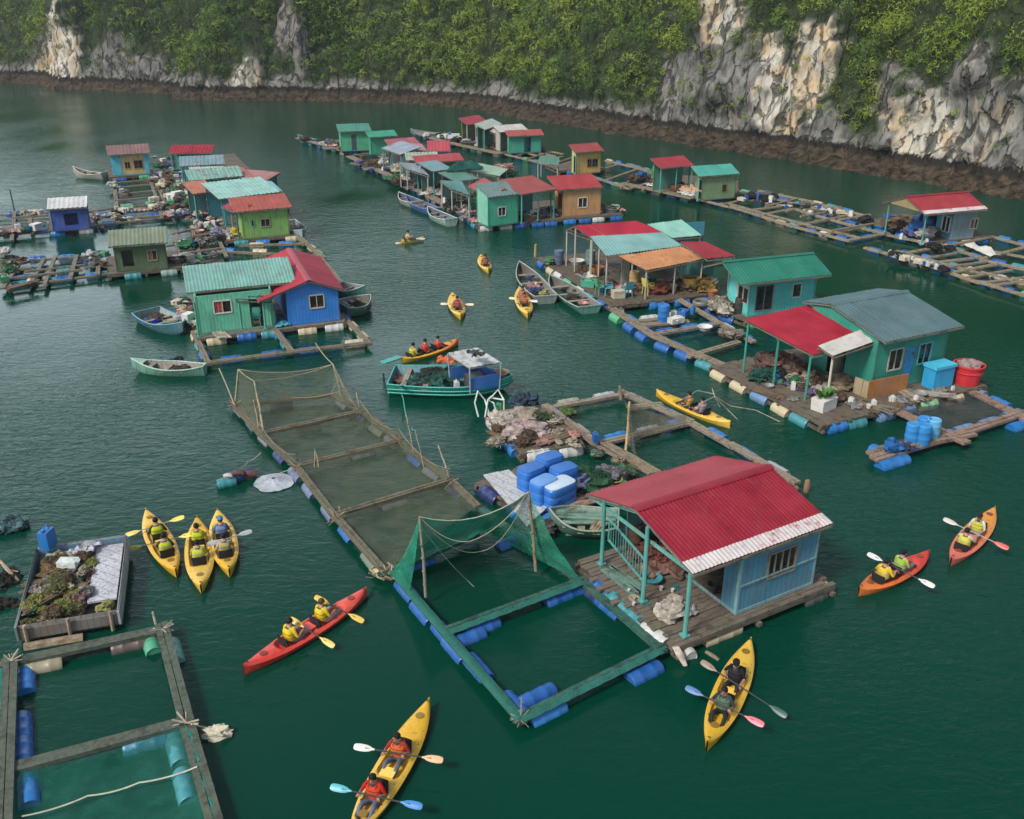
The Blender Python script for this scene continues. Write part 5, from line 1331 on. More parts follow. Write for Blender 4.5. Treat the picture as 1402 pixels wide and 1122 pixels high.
for i, (x, y, k_, c, s_, lb) in enumerate([(.30,.75,'heap',(.22,.15,.06),1.1,'brown weed heap at the back left of the old scow'),(.22,.35,'heap',(.24,.25,.09),1.1,'olive weed heap in the front left of the old scow'),(.42,.55,'heap',(.12,.17,.11),1.0,'grey green net heap in the middle of the old scow'),(.50,.25,'heap',(.34,.20,.16),1.0,'reddish net heap in the front of the old scow'),(.58,.62,'heap',(.22,.15,.13),.8,'brown cable heap beside the grey side deck of the scow'),(.40,.70,'foam',(.50,.54,.52),.7,'white foam block on top of the scow nets'),(.44,.52,'basin',(.10,.22,.14),.9,'green basin upturned among the scow nets'),(.08,.3,'sack',(.30,.32,.06),.8,'yellow-green sack at the left side of the scow'),(.85,.14,'sack',(.32,.32,.12),.7,'yellowish sack on the front right of the scow'),(.64,.28,'bucket',(.03,.04,.06),1.2,'dark bucket in front of the grey side deck of scow'),(.55,.9,'cloth',(.5,.5,.58),.8,'whitish rag draped over the blue end board of the scow'),(.28,.15,'planks',(.30,.26,.16),.8,'plank pile along the front of the old scow')]):
    gear(k_, tuple(SP(x*Lx, y*Dy, .30 if i != 5 and i != 10 else .62)), c, lb, s=s_)
gear('can', tuple(SP(.14*Lx, Dy+.02, .70)), BLUEB2, 'tall blue can standing on the back corner of the scow', s=1.5)
gear('heap', (6,800), (.03,.03,.03), 'dark wet net float at the left edge behind the scow', z=-.12, s=.9)
gear('heap', (2,835), (.04,.035,.03), 'low dark net mass at the left edge beside the scow', z=-.15, s=.9)
gear('heap', (14,722), (.10,.20,.22), 'teal-grey net float at the left edge above the scow', z=.05, s=.9)
t = thing('driftwood', 'brown driftwood branch at the left edge beside the scow', 'driftwood', tuple(W(12,785,0)))
m = MB(); m.tube([W(0,768,.3), W(12,782,.15), W(26,795,.05)], [.04,.06,.03], 6); m.tube([W(10,780,.15), W(25,783,.1)], .02, 5); m.build('branch', timber((.36,.26,.18)), t, world=True)

for i in range(38):
    k_, cn = random.choice([('cloth','grey'),('heap','brown'),('heap','yellowish green'),('can','white'),('cloth','cream'),('heap','green'),('heap','yellowish green'),('cloth','pink'),('planks','brown'),('heap','olive'),('heap','cream'),('heap','olive'),('basket','brown')])
    wd = {'heap': 'net heap', 'can': 'jerrycan', 'planks': 'stack of planks'}.get(k_, k_)
    gear(k_, tuple(SP(random.uniform(.08,.64)*Lx, random.uniform(.06,.9)*Dy, random.uniform(.45,.62))), CN[cn], f"small {cn} {wd} in the jumble filling the old scow", s=random.uniform(.35,.65), group=f"small {cn} {wd} pieces in the old scow")
for i in range(22):
    k_, cn = random.choice([('cloth','cream'),('cloth','pink'),('sack','cream'),('sack','pink'),('heap','brown'),('cloth','grey'),('planks','brown'),('heap','cream'),('basin','white')])
    wd = {'heap': 'net heap', 'planks': 'stack of planks'}.get(k_, k_)
    gear(k_, (random.uniform(672,790), random.uniform(570,612)), CN[cn], f"small {cn} {wd} in the jumble on the work platform", z=.4, s=random.uniform(.4,.75), group=f"small {cn} {wd} pieces on the work platform")
for i in range(24):
    k_, cn = random.choice([('cloth','cream'),('heap','green'),('can','white'),('heap','brown'),('cloth','blue'),('planks','brown'),('bucket','green'),('heap','grey')])
    wd = {'heap': 'net heap', 'planks': 'stack of planks', 'can': 'jerrycan'}.get(k_, k_)
    gear(k_, (random.uniform(785,862), random.uniform(640,685)), CN[cn], f"small {cn} {wd} in the litter right of the blue tanks", z=.32, s=random.uniform(.35,.7), group=f"small {cn} {wd} pieces right of the blue tanks")
for i in range(12):
    k_, cn = random.choice([('cloth','cream'),('planks','green'),('planks','brown'),('cloth','teal'),('bucket','white')])
    wd = {'planks': 'stack of planks'}.get(k_, k_)
    gear(k_, tuple(W(random.uniform(830,930), random.uniform(772,845), .4)), CN[cn], f"small {cn} {wd} in the litter on the nearest porch", s=random.uniform(.25,.45), group=f"small {cn} {wd} pieces on the nearest porch")
# ------------------------------------------------------------------ kayaks and paddlers
YEL=(.62,.36,.02); YEL2=(.66,.42,.06); ORA=(.62,.11,.03); REDK=(.56,.04,.03); LIMEV=(.50,.55,.03); YV=(.68,.48,.02); ORV=(.62,.10,.03)
YP=((.62,.42,.08),); WP=((.55,.53,.52),); G1='kayaks paddled between the cages'; G2='paddlers seated in kayaks'; G3='paddles held across the kayaks'
crew('yk', (588,960), (478,1150), YEL2, YEL, [
  dict(at=(551,1020), turn=math.pi, shirt=(.35,.03,.03), legs=(.10,.13,.18), vest=(.62,.13,.04), look=-.2, pad=((491,1010),(612,1029),.6,.5), pc=((.55,.55,.52),(.60,.36,.20)), label='person in orange vest holding a white and tan paddle in the bottom yellow kayak', plabel='black shafted paddle with one white and one tan blade', group=G2, pgroup=G3),
  dict(at=(519,1077), turn=math.pi, shirt=(.50,.02,.02), legs=(.12,.15,.22), vest=(.62,.07,.03), look=.1, pad=((465,1055),(589,1082),.6,.5), pc=((.06,.35,.42),(.02,.17,.45)), label='person in red vest holding a teal and blue paddle in the bottom yellow kayak', plabel='black shafted paddle with one teal and one blue blade', group=G2, pgroup=G3)],
  'yellow tandem kayak with two red-vested paddlers cut by the bottom edge', group=G1)
crew('yk', (1028,877), (968,1020), YEL, YEL2, [
  dict(at=(1009,917), turn=math.pi, shirt=(.018,.016,.022), legs=(.03,.03,.035), vest=(.022,.022,.028), cap=(.012,.012,.014), look=.15, pad=((966,893),(1082,967),.45,.2), pc=((.20,.15,.11),(.03,.08,.08)), label='person in black shirt and black cap in the yellow kayak beside the nearest house', plabel='dark bladed paddle dipping into the water right of the capped paddler', group=G2, pgroup=G3),
  dict(at=(992,955), turn=math.pi, shirt=(.03,.05,.05), legs=(.02,.025,.03), vest=(.10,.17,.12), look=-.15, pad=((945,928),(1051,979),.55,.5), pc=((.06,.13,.33),(.62,.12,.16)), label='person in grey-green vest in the yellow kayak beside the nearest house', plabel='paddle with one dark blue and one pink blade', group=G2, pgroup=G3)],
  'yellow tandem kayak with dark-clothed crew below the nearest deck', group=G1)
crew('rk', (502,808), (333,915), (.60,.05,.035), (.62,.08,.05), [
  dict(at=(402,864), shirt=(.68,.50,.05), legs=(.20,.22,.27), vest=YV, look=-.4, pad=((391,843),(452,882),.75,.35), pc=YP, label='rear person in yellow vest on the long red kayak', plabel='yellow bladed paddle of the rear paddler on the red kayak', group=G2, pgroup=G3),
  dict(at=(446,837), shirt=(.68,.48,.04), legs=(.36,.37,.42), vest=YV, hair=(.08,.04,.02), look=-.3, pad=((412,823),(480,858),.8,.25), pc=YP, label='front person in yellow vest on the long red kayak', plabel='yellow bladed paddle of the front paddler on the red kayak', group=G2, pgroup=G3)],
  'long red kayak carrying two people in yellow vests', beam=.74, group=G1)
crew('yk', (200,700), (241,783), YEL, YEL2, [
  dict(at=(211,722), shirt=(.04,.04,.05), legs=(.05,.05,.06), vest=LIMEV, pad=((176,744),(258,718),.2,.6), pc=((.60,.45,.06),), shaft=(.3,.3,.3), label='front person in lime vest in leftmost of three side-by-side yellow kayaks', plabel='yellow paddle reaching right from the front of the leftmost yellow kayak', group=G2, pgroup=G3),
  dict(at=(224,743), shirt=(.05,.05,.05), legs=(.03,.03,.03), vest=LIMEV, trim=(.45,.45,.45), pad=((173,753),(266,731),.15,.5), pc=((.60,.45,.06),), shaft=(.1,.1,.1), label='rear person in lime vest with grey straps in leftmost of three yellow kayaks', plabel='yellow paddle trailing left from the rear of the leftmost yellow kayak', group=G2, pgroup=G3)],
  'yellow kayak farthest left of the three side by side', beam=.80, group=G1)
crew('yk', (270,710), (275,805), YEL2, YEL, [
  dict(at=(272,729), shirt=(.45,.40,.06), legs=(.03,.03,.03), vest=LIMEV, label='front person in lime vest in the middle of three yellow kayaks', group=G2),
  dict(at=(273,752), shirt=(.36,.38,.05), legs=(.03,.03,.03), vest=(.52,.54,.06), trim=(.5,.5,.5), label='rear person in lime vest with white belt in the middle yellow kayak', group=G2)],
  'yellow kayak in the middle of the three side by side', beam=.84, group=G1)
crew('yk', (298,700), (314,783), YEL, YEL2, [
  dict(at=(304,720), shirt=(.05,.16,.40), legs=(.05,.05,.06), vest=(.16,.22,.36), cap=(.04,.22,.42), label='person in blue vest and blue cap in the right of three yellow kayaks', group=G2),
  dict(at=(308,743), shirt=(.40,.34,.20), legs=(.06,.14,.30), vest=(.42,.36,.10), trim=(.10,.25,.45), pad=((284,747),(345,728),.5,.4), pc=((.40,.42,.42),), shaft=(.35,.35,.35), label='person in tan vest on a blue seat in the right of three yellow kayaks', plabel='grey paddle reaching right from the right of three yellow kayaks', group=G2, pgroup=G3)],
  'yellow kayak with a blue-clad paddler, right of the three side by side', beam=.82, group=G1)
crew('ok', (1272,757), (1176,808), (.62,.16,.03), (.50,.04,.03), [
  dict(at=(1217,781), shirt=(.68,.48,.03), legs=(.05,.05,.06), vest=YV, trim=(.5,.5,.45), pad=((1182,760),(1274,806),.6,.45), pc=WP, shaft=(.05,.05,.06), label='rear person in yellow vest in the red-orange kayak at right', plabel='white bladed paddle held across the red-orange kayak', group=G2, pgroup=G3),
  dict(at=(1241,769), shirt=(.45,.45,.10), legs=(.12,.14,.18), vest=(.28,.45,.05), trim=(.5,.5,.5), cap=(.015,.015,.02), label='front person in green vest and dark cap in the red-orange kayak at right', group=G2)],
  'short red-orange kayak with white paddle off the nearest house', group=G1)
crew('ok', (1362,697), (1302,768), (.62,.14,.10), (.62,.26,.04), [
  dict(at=(1326,737), shirt=(.50,.48,.38), legs=(.05,.05,.06), vest=(.55,.52,.05), trim=(.5,.5,.45), pad=((1294,708),(1383,749),.6,.4), pc=((.45,.40,.38),(.55,.08,.08)), shaft=(.3,.3,.32), label='rear person in yellow vest in the pink and orange kayak', plabel='paddle with one pale and one red blade over the pink and orange kayak', group=G2, pgroup=G3),
  dict(at=(1344,716), turn=math.pi, shirt=(.55,.55,.54), legs=(.30,.30,.32), vest=(.55,.52,.08), cap=(.02,.02,.03), label='person in white shirt facing back in the pink and orange kayak', group=G2)],
  'pink and orange kayak nearest the right edge', group=G1)
crew('yk', (899,536), (1000,580), YEL2, YEL, [
  dict(at=(941,547), shirt=(.25,.10,.06), legs=(.05,.05,.06), vest=(.40,.25,.06), label='person in tan and brown sitting left in the yellow kayak behind the cage', group=G2),
  dict(at=(958,555), shirt=(.30,.22,.24), legs=(.12,.08,.14), vest=(.30,.24,.28), label='person in mauve vest on the right in yellow kayak behind the cage', group=G2)],
  'slim yellow kayak lying along the far timber cage', beam=.8, group=G1)
crew('yk', (631,433), (619,402), YEL, YEL2, [
  dict(at=(627,413), shirt=(.36,.10,.10), legs=(.05,.05,.06), vest=(.50,.12,.10), pad=((604,417),(650,418),.6,.6), pc=((.60,.50,.36),), label='lone person in red vest paddling toward the viewer in mid channel', plabel='cream bladed paddle of the lone mid-channel paddler', group=G2, pgroup=G3)],
  'yellow kayak with one paddler coming down the middle channel', beam=.85, group=G1)
crew('yk', (723,431), (711,394), YEL, YEL2, [
  dict(at=(719,408), shirt=(.5,.18,.08), legs=(.03,.03,.03), vest=(.58,.20,.08), pad=((697,408),(736,413),.55,.5), pc=((.62,.50,.25),(.5,.5,.5)), label='front person in orange vest in the kayak beside the moored grey skiff', plabel='paddle with one cream and one white blade beside the grey skiff', group=G2, pgroup=G3),
  dict(at=(716,399), shirt=(.45,.18,.16), legs=(.05,.05,.06), vest=(.5,.2,.16), label='rear person in pale red vest in the kayak beside the grey skiff', group=G2)],
  'yellow kayak with two orange-vested people beside the grey skiff', beam=.9, group=G1)
crew('yk', (669,370), (658,350), YEL, YEL2, [dict(at=(662,355), shirt=(.2,.06,.05), legs=(.03,.03,.03), vest=(.4,.14,.08), label='distant person in the small yellow kayak near the green house row', group=G2)],
  'small far yellow kayak below the green house row', beam=.8, group=G1)
crew('yk', (580,326), (549,329), YEL2, (.5,.36,.2), [dict(at=(561,324), shirt=(.5,.34,.22), legs=(.1,.1,.1), vest=(.52,.42,.2), pad=((549,333),(589,326),.5,.5), pc=((.62,.5,.3),), label='most distant person in a pale yellow kayak in mid channel', plabel='pale paddle of the most distant paddler', group=G2, pgroup=G3)],
  'pale yellow kayak farthest away in mid channel', beam=.8, group=G1)
crew('yk', (627,466), (550,492), (.66,.40,.04), (.60,.20,.04), [
  dict(at=(573,481), shirt=(.45,.42,.10), legs=(.03,.03,.03), vest=(.5,.45,.06), label='person in yellow vest seated in the kayak behind the teal boat', group=G2),
  dict(at=(588,475), shirt=(.4,.05,.05), legs=(.02,.02,.02), vest=(.5,.06,.05), label='person in red vest seated in the kayak behind the teal boat', group=G2),
  dict(at=(608,470), shirt=(.45,.06,.05), legs=(.02,.02,.02), vest=(.6,.07,.04), k=.8, label='small person in bright red vest at the raised end of the kayak', group=G2)],
  'yellow and orange kayak alongside the teal fishing boat', beam=.95, group=G1)
# ------------------------------------------------------------------ fishing boat in the middle
b, L_ = boat('broad teal fishing boat with a white canopy and blue cabin', (702,517), (536,514), 2.5, .8, .52, (.012,.38,.29), (.06,.20,.24), (.03,.36,.33), sheer=.12, transom=.86, name='fishing_boat', thwarts=(.12,.30), z=.54, bowp=2.6)
B = lambda x, y, z: tuple(inboat(b, x*L_, y, z))
ca = [W(613,484,1.62), W(643,504,1.50), W(686,496,1.50), W(654,476,1.62)]
m = MB(); panel_mb(m, ca[1], ca[2], ca[0], ca[3], .3, .012); m.grid(lambda u, v: ca[1].lerp(ca[2],u).lerp(ca[0].lerp(ca[3],u),v)-Vector((0,0,.06)), 2, 2)
m.build('canopy', sheet((.46,.47,.48), (.16,.13,.10), .6), b, world=True)
for i, q in enumerate(ca):
    m = MB(); f = q.copy(); f.z = .3; c0 = (ca[0]+ca[2])/2; f = f.lerp(Vector((c0.x,c0.y,.3)), .06); m.tube([f, q-Vector((0,0,.04))], .035, 6); m.build('canopy_post', plain((.25,.35,.42)), b, world=True)
for (i, j_) in ((1,2),(2,3),(3,0)):
    p, q = ca[i], ca[j_]; c0 = (ca[0]+ca[2])/2; p, q = p.lerp(c0,.1), q.lerp(c0,.1); m = MB()
    m.beam(Vector((p.x,p.y,.72)), Vector((q.x,q.y,.72)), .05, .55); m.build('cabin_side', painted((.015,.12,.42), .35), b, world=True)
m = MB(); q = ca[0].lerp(ca[3],.5); p = ca[1].lerp(ca[2],.5); m.box(p.lerp(q,.5)-Vector((0,0,1.05)), (.7,.6,.6), L_*0+.4); m.build('engine_box', painted((.03,.03,.035), .3), b, world=True)
scatter_in = None
gear('heap', B(.30,.15,.15), (.03,.09,.07), 'dark green net heap amidships in the teal fishing boat', s=1.5); gear('heap', B(.42,-.25,.15), (.025,.12,.10), 'teal net heap along the near side of the teal fishing boat', s=1.4); gear('heap', B(.36,.55,.25), (.03,.05,.04), 'black net heap under the orange vests in the teal boat', s=1.3); gear('heap', B(.22,-.2,.1), (.04,.13,.13), 'loose teal netting at the stern of the fishing boat', s=1.2)
gear('cloth', tuple(W(616,496,.95)), (.62,.13,.04), 'pile of orange life vests beside the white canopy', s=1.2)
gear('cloth', tuple(W(652,486,1.97)), (.06,.07,.07), 'dark rope and cloth draped over the white canopy', s=.9)
gear('cloth', B(.08,.3,.15), (.25,.13,.11), 'reddish cloth in the stern of the teal boat', s=1.2); gear('can', B(.55,-.6,.2), (.5,.5,.5), 'white can by the canopy of the teal boat'); gear('basin', B(.90,.1,.55), (.3,.2,.1), 'brown basin on the bow of the teal boat')
m = MB(); p, q = W(524,497,.75), W(548,489,.75); m.beam(p, q, .35, .06); m.beam(W(524,499,.2), W(526,498,.9), .08, .08); m.beam(W(552,532,.0), W(549,527,.85), .08, .08); m.build('stern_board', painted((.03,.33,.30), .4), b, world=True)
m = MB()
for zf in (.36, .20):
    m.tube([Vector((u*L_, -1.0*(1.25*(.86+.14*math.sin(min(1,u/.45)*math.pi/2)) if u < .45 else 1.25*max(.02, 1-((u-.45)/.55)**2.6))*(.99 if zf > .3 else .965)-.012, zf)) for u in [i/16*.96 for i in range(17)]], .03, 6)
m.build('rubbing_strake', painted((.02,.42,.34), .3), b)
m = MB(); pts = [W(540,515,.3), W(552,545,.1), W(556,570,.02), W(566,590,.02)]; rope_part(b, pts, .025, (.05,.32,.24), sag=.05)
# ------------------------------------------------------------------ rowing boats
b, L_ = boat('blue-rimmed rowing boat loaded with blue sacks left of the teal-roofed house', (250,446), (200,424), 1.7, .65, .42, (.04,.15,.20), (.22,.27,.25), (.08,.30,.46), transom=.9, bowp=2.0, z=.55)
for x, y, k_, c, lb in ((.25,.1,'heap',(.12,.10,.08),'brown net heap in blue-rimmed rowing boat'),(.42,-.3,'sack',(.012,.03,.30),'royal blue sack in blue-rimmed rowing boat'),(.50,.25,'basin',(.25,.35,.12),'lime basin in blue-rimmed rowing boat'),(.35,.3,'cloth',(.4,.3,.3),'pink cloth in blue-rimmed rowing boat'),(.18,-.3,'cloth',(.05,.15,.4),'blue cloth in blue-rimmed rowing boat')): gear(k_, B(x,y,.05) if False else tuple(inboat(b, x*L_, y, .12)), c, lb, s=.9)
b, L_ = boat('slim pale green rowing boat afloat alone below the blue-rimmed boat', (180,496), (280,500), 1.15, .5, .34, (.14,.32,.25), (.20,.19,.16), (.34,.50,.42), transom=.35, bowp=1.7, foredeck=.22, z=.45)
for x, y, k_, c, lb in ((.55,.05,'planks',(.25,.2,.14),'plank pile in the slim pale green rowing boat'),(.35,-.1,'heap',(.10,.08,.06),'dark net in the slim pale green rowing boat')): gear(k_, tuple(inboat(b, x*L_, y, .12)), c, lb, s=.6, rz=b.rotation_euler.z+.2)
b, L_ = boat('grey skiff with tall upturned bow and colourful gear beside the open shelter', (711,362), (748,404), 1.5, .5, .32, (.15,.20,.19), (.10,.09,.085), (.34,.36,.33), transom=.85, sheer=.36, bowp=2.3, z=.5)
for x, y, k_, c, lb in ((.3,.1,'heap',(.08,.12,.25),'navy net heap in the upturned grey skiff'),(.45,0,'cloth',(.4,.2,.2),'pink cloth in the upturned grey skiff'),(.2,-.2,'sack',(.4,.35,.1),'yellow sack in the upturned grey skiff')): gear(k_, tuple(inboat(b, x*L_, y, .1)), c, lb, s=.8)
b, L_ = boat('green skiff moored against the deck of the open shelter', (753,378), (808,417), 1.55, .5, .32, (.07,.22,.17), (.09,.09,.08), (.22,.36,.31), transom=.85, sheer=.24, bowp=2.4, z=.5)
for x, y, k_, c, lb in ((.4,.1,'heap',(.10,.09,.08),'dark net heap in the green skiff by the shelter'),(.2,-.1,'basin',(.4,.15,.15),'red basin in the green skiff by the shelter')): gear(k_, tuple(inboat(b, x*L_, y, .1)), c, lb, s=.8)
b, L_ = boat('dark green boat with white gear moored right of the blue cabin', (508,410), (466,418), 1.9, .7, .5, (.03,.14,.10), (.12,.11,.10), (.25,.34,.28), transom=.9, sheer=.25, bowp=2.2, z=.5)
gear('cloth', tuple(inboat(b, .3*L_, .2, .15)), (.5,.5,.48), 'white cloth in the dark green boat by the blue cabin', s=1.2); gear('heap', tuple(inboat(b, .55*L_, 0, .12)), (.06,.05,.04), 'black net heap in the dark green boat by the blue cabin', s=1.1)
b, L_ = boat('second green boat behind the dark green one beside the blue cabin', (500,398), (462,392), 1.4, .6, .45, (.05,.24,.20), (.14,.15,.14), (.3,.4,.36), transom=.8, z=.45)
b, L_ = boat('small white and brown boat moored at the far left yellow house', (101,236), (143,239), 1.2, .6, .45, (.30,.31,.29), (.16,.13,.1), (.5,.5,.46), transom=.7, sheer=.5, z=.45)
gear('heap', tuple(inboat(b, .3*L_, 0, .2)), (.2,.12,.06), 'brown net heap in the far left white boat', s=.9)
for bw, st, c, lb in (((546,268),(572,278),(.35,.36,.33),'pale skiff at the far end of the moored pair on the middle row'),((586,288),(618,302),(.30,.42,.36),'pale green skiff with dark load moored along the middle row'),((556,272),(596,288),(.05,.11,.3),'blue skiff between the two pale skiffs on the middle row'),((408,188),(432,193),(.06,.2,.22),'low skiff at the far tip of the middle row')):
    b, L_ = boat(lb, bw, st, 1.3, .6, .42, c, (.05,.06,.12), dk(c, 1.3), transom=.8, z=.42)
b, L_ = boat('dark skiff moored at the far tip of the right row', (562,180), (600,184), 1.3, .6, .42, (.04,.14,.16), (.05,.06,.07), (.2,.25,.25), transom=.8, z=.42)
b, L_ = boat('blue and white launch tied behind the lime green house', (414,321), (393,304), 1.5, .7, .5, (.25,.36,.42), (.15,.18,.2), (.5,.52,.52), transom=.8, z=.5)

for (bw, st, nm) in (((711,362),(748,404),'the upturned grey skiff'),((753,378),(808,417),'the green skiff by the shelter'),((250,446),(200,424),'the blue-rimmed rowing boat'),((180,496),(262,500),'the slim pale green rowing boat'),((508,410),(470,416),'the dark green boat by the blue cabin')):
    a, b_ = W(*st,.1), W(*bw,.1); p, q = a.lerp(b_,.12), a.lerp(b_,.6)
    for i in range(9):
        k_, cn = random.choice([('cloth','dark'),('heap','brown'),('bucket','blue'),('can','white'),('cloth','blue'),('heap','dark'),('basin','grey'),('cloth','pink'),('planks','brown')])
        d = (q-p).normalized(); sd = Vector((-d.y, d.x, 0)); wd = {'heap': 'net heap', 'can': 'jerrycan', 'planks': 'stack of planks'}.get(k_, k_)
        gear(k_, tuple(p.lerp(q, random.random())+sd*random.uniform(-.3,.3)), CN[cn], f"small {cn} {wd} in {nm}", s=random.uniform(.35,.6), group=f"small {cn} {wd} pieces in {nm}")
# ------------------------------------------------------------------ teal and blue house, left
TL, FL = raft('plank deck under the teal-roofed green and blue cabins', (271,463), (474,440), (247,410), along='x', sides='FLR', cols=[BLUEB2,TEALB,CREAM,BLUEB,WHITEB], gap=1.3, col=(.17,.15,.12))
w0 = LC(FL,(270,451)); w1 = LC(FL,(347,444)); dpt = FL[3]
e0 = LC(FL,(255,398),2.5); e1 = LC(FL,(403,381),2.4); rl = LC(FL,(247,365),3.05)
house('mint green cabin under a large teal corrugated roof with crooked white window', FL, (max(.15,w0[0]), w1[0]+.9, .45, max(3.0, rl[1]-.3)), .4, [(e0[1], 2.4), (max(rl[1], 2.8), 3.05)], 'x', (e0[0], e1[0]), [(.15,.33,.29)], (.10,.42,.28),
  {'F': [(.75,1.55,.95,1.55,'win',dict(bars=2, curtain=(.4,.08,.08))), (w1[0]-w0[0]-.25,w1[0]-w0[0]+.45,0,1.7,'open')]}, posts=[(max(.05,e0[0]+.15), .1)], period=.16, wear=.4, postcol=(.05,.30,.22))
bl0, bl1 = LC(FL,(397,447)), LC(FL,(465,439)); lf = LC(FL,(352,409),1.85); ap = LC(FL,(426,391),2.52); rt = LC(FL,(470,397),2.0)
house('bright blue plank cabin with red gable roof beside the teal-roofed cabin', FL, (bl0[0], bl1[0], .3, dpt-.3), .4, [(lf[0], 1.85), ((bl0[0]+bl1[0])/2-.15, 2.62), (bl1[0]+.3, 2.0)], 'y', (.0, dpt-.1), [(.32,.02,.04),(.27,.014,.034)], (.010,.17,.56),
  {'F': [(1.05,1.75,.75,1.4,'win',dict(bars=2, frame=(.5,.42,.3)))], 'L': [(.4,1.3,0,1.6,'open')]}, sides='FBLR', posts=[(lf[0]+.2,.15)], period=.18, wear=.15, postcol=(.06,.3,.24), trim=(.01,.15,.5))
for p, k_, c, lb, s_ in (((300,457),'planks',(.4,.36,.3),'pale plank pile in front of the mint green cabin',.9),((352,446),'chair',(.05,.3,.24),'green chair at the doorway between mint and blue cabins',1),((372,445),'drum',(.05,.32,.27),'teal drum between mint and blue cabins',.9),((385,444),'cloth',(.08,.36,.5),'sky blue sheet hung beside the blue cabin',1.2),((340,448),'sack',(.35,.3,.25),'tan sack beside the mint cabin door',.8),((362,441),'basket',(.2,.1,.06),'brown basket in the dark doorway of the mint cabin',1),((332,451),'can',(.1,.4,.3),'mint can beside mint cabin wall',1)): gear(k_, p, c, lb, s=s_)
CL = cage('fish cage frame with blue drums in front of the mint and blue cabins', [((265,455),(285,498)), ((285,498),(505,471)), ((468,432),(505,471)), ((377,454),(400,484))], z=.24, w=.17, col=(.19,.16,.12), floats=(0,1,2,3), cols=[BLUEB,TEALB,BLUEB2,CREAM], gap=1.5)
scatter('the left edge of the mint cabin deck', [((243,405),(268,455))], 12, s=(.5,.9), width=.3)
# lime house
TM, FM = raft('plank deck under the lime green house', (308,330), (412,322), (290,296), along='x', sides='FR', gap=1.4)
rhut('lime green house with rusty orange and red roof', (320,291), (400,284), (303,272), 2.25, 2.75, [(.30,.055,.035)], LIME, ops={'F': [(1.15,1.75,.7,1.2,'win',dict(bars=2, frame=(.3,.25,.2))),(.55,.72,.8,1.2,'win',dict(bars=1, frame=(.1,.3,.3)))]}, inset=(.5,.3,.25,.3), rust=.5, sides='FBLR', posts='bl')
rhut('red lean-to roof on posts left of the lime green house', (303,283), (322,291), (295,266), 2.15, 2.5, [RED], (.04,.25,.22), sides='B', posts='fl fr', inset=(.1,.1,.1,.1))
CM = cage('fish cage frame between lime house and teal roof', [((300,345),(440,350)), ((393,316),(444,354)), ((300,330),(310,352)), ((330,338),(420,335)), ((412,324),(455,372)), ((455,372),(468,392))], z=.24, w=.15, col=(.2,.17,.12), floats=(0,1,3), gap=1.6)
scatter('the deck left of the lime house', [((283,318),(318,330)),((290,300),(312,322)),((262,300),(300,335))], 20, s=(.6,1.1))
gear('sack', (322,322), (.55,.4,.05), 'yellow sack at the corner of the lime house', s=1.3); gear('heap', (303,322), (.35,.33,.42), 'lilac net heap on the deck left of the lime house', s=1.4)
# row of huts behind
TB, FB = raft('long plank deck under the jumbled row of left huts', (290,292), (396,283), (236,216), along='x', sides='FR', gap=1.6, board=.3)
rhut('small hut with patchy red roof at the far end of left row', (231,210), (290,209.5), (225,199), 2.2, 2.7, [RED], (.05,.22,.20), posts='fl fr', sides='B', ops={})
rhut('hut with faded blue and red roof, second from the far end of left row', (246,228), (308,225), (238,215), 2.2, 2.75, [(.16,.26,.30)], (.06,.28,.34), rust=.7, sides='BR', posts='fl f1 f2 fr')
rhut('hut with teal and rust streaked roof, third in the left row', (259,248), (334,241), (252,234), 2.15, 2.75, [(.20,.36,.32)], (.08,.30,.36), rust=.8, sides='BR', posts='fl f1 f2 fr')
rhut('small greyish red roof shelter right of the left row', (320,243), (366,247), (310,230), 2.0, 2.3, [(.30,.13,.12)], (.10,.20,.22), sides='B', posts='fl fr', rust=.7)
rhut('open hut with orange rusted roof in the left row', (264,266), (296,262), (260,249), 2.2, 2.7, [(.40,.14,.08)], (.06,.24,.24), sides='B', posts='fl fr', rust=.8)
rhut('wide turquoise hut with pale teal roof behind the lime house', (300,273), (384,263), (293,249), 2.3, 2.8, [(.22,.42,.38)], (.04,.28,.36), sides='FBR', ops={'F': [(.3,1.2,0,1.5,'open')]}, rust=.4)
scatter('the deck along the left row of huts', [((226,215),(262,285)),((236,222),(285,300)),((242,250),(275,300))], 46, s=(.6,1.2), width=.8)
# yellow, blue-white and olive houses
T5, F5 = raft('small deck under the cyan and yellow house', (150,243), (212,238), (146,232), along='x', sides='F', gap=1.5)
rhut('cyan and yellow house with a faded red roof at the far left', (147,213), (206,209.5), (152,199.5), 2.2, 2.8, [(.19,.115,.115)], (.52,.36,.13), ops={'F': [(1.0,1.45,.55,1.1,'win',dict(bars=2, frame=(.3,.22,.15))),(1.75,2.5,.5,1.2,'win',dict(bars=2, frame=(.3,.22,.15)))]}, sidecol={'L': (.06,.38,.50)}, rust=.6, trim=(.06,.38,.48), name='floating_house')
T4, F4 = raft('small deck under the blue hut with white roof', (66,316), (128,311), (62,303), along='x', sides='FR', gap=1.3)
rhut('royal blue hut with a scuffed white roof at the left', (64,287), (119,283.5), (68.6,271.5), 1.95, 2.4, [(.50,.51,.52)], (.012,.06,.32), ops={'F': [(.75,1.6,.35,1.15,'open')]}, rust=.25, inset=(.15,.1,.25,.2))
gear('basket', (91,306), (.4,.22,.05), 'tan basket in the opening of the royal blue hut'); gear('sack', (96,309), (.3,.2,.1), 'brown sack in front of the royal blue hut', s=.8)
T3_, F3_ = raft('deck with pale drums under the olive green house', (148,376), (250,366), (146,352), along='x', sides='F', gap=1.5, cols=[CREAM,(.2,.3,.28),(.08,.05,.05),TEALB])
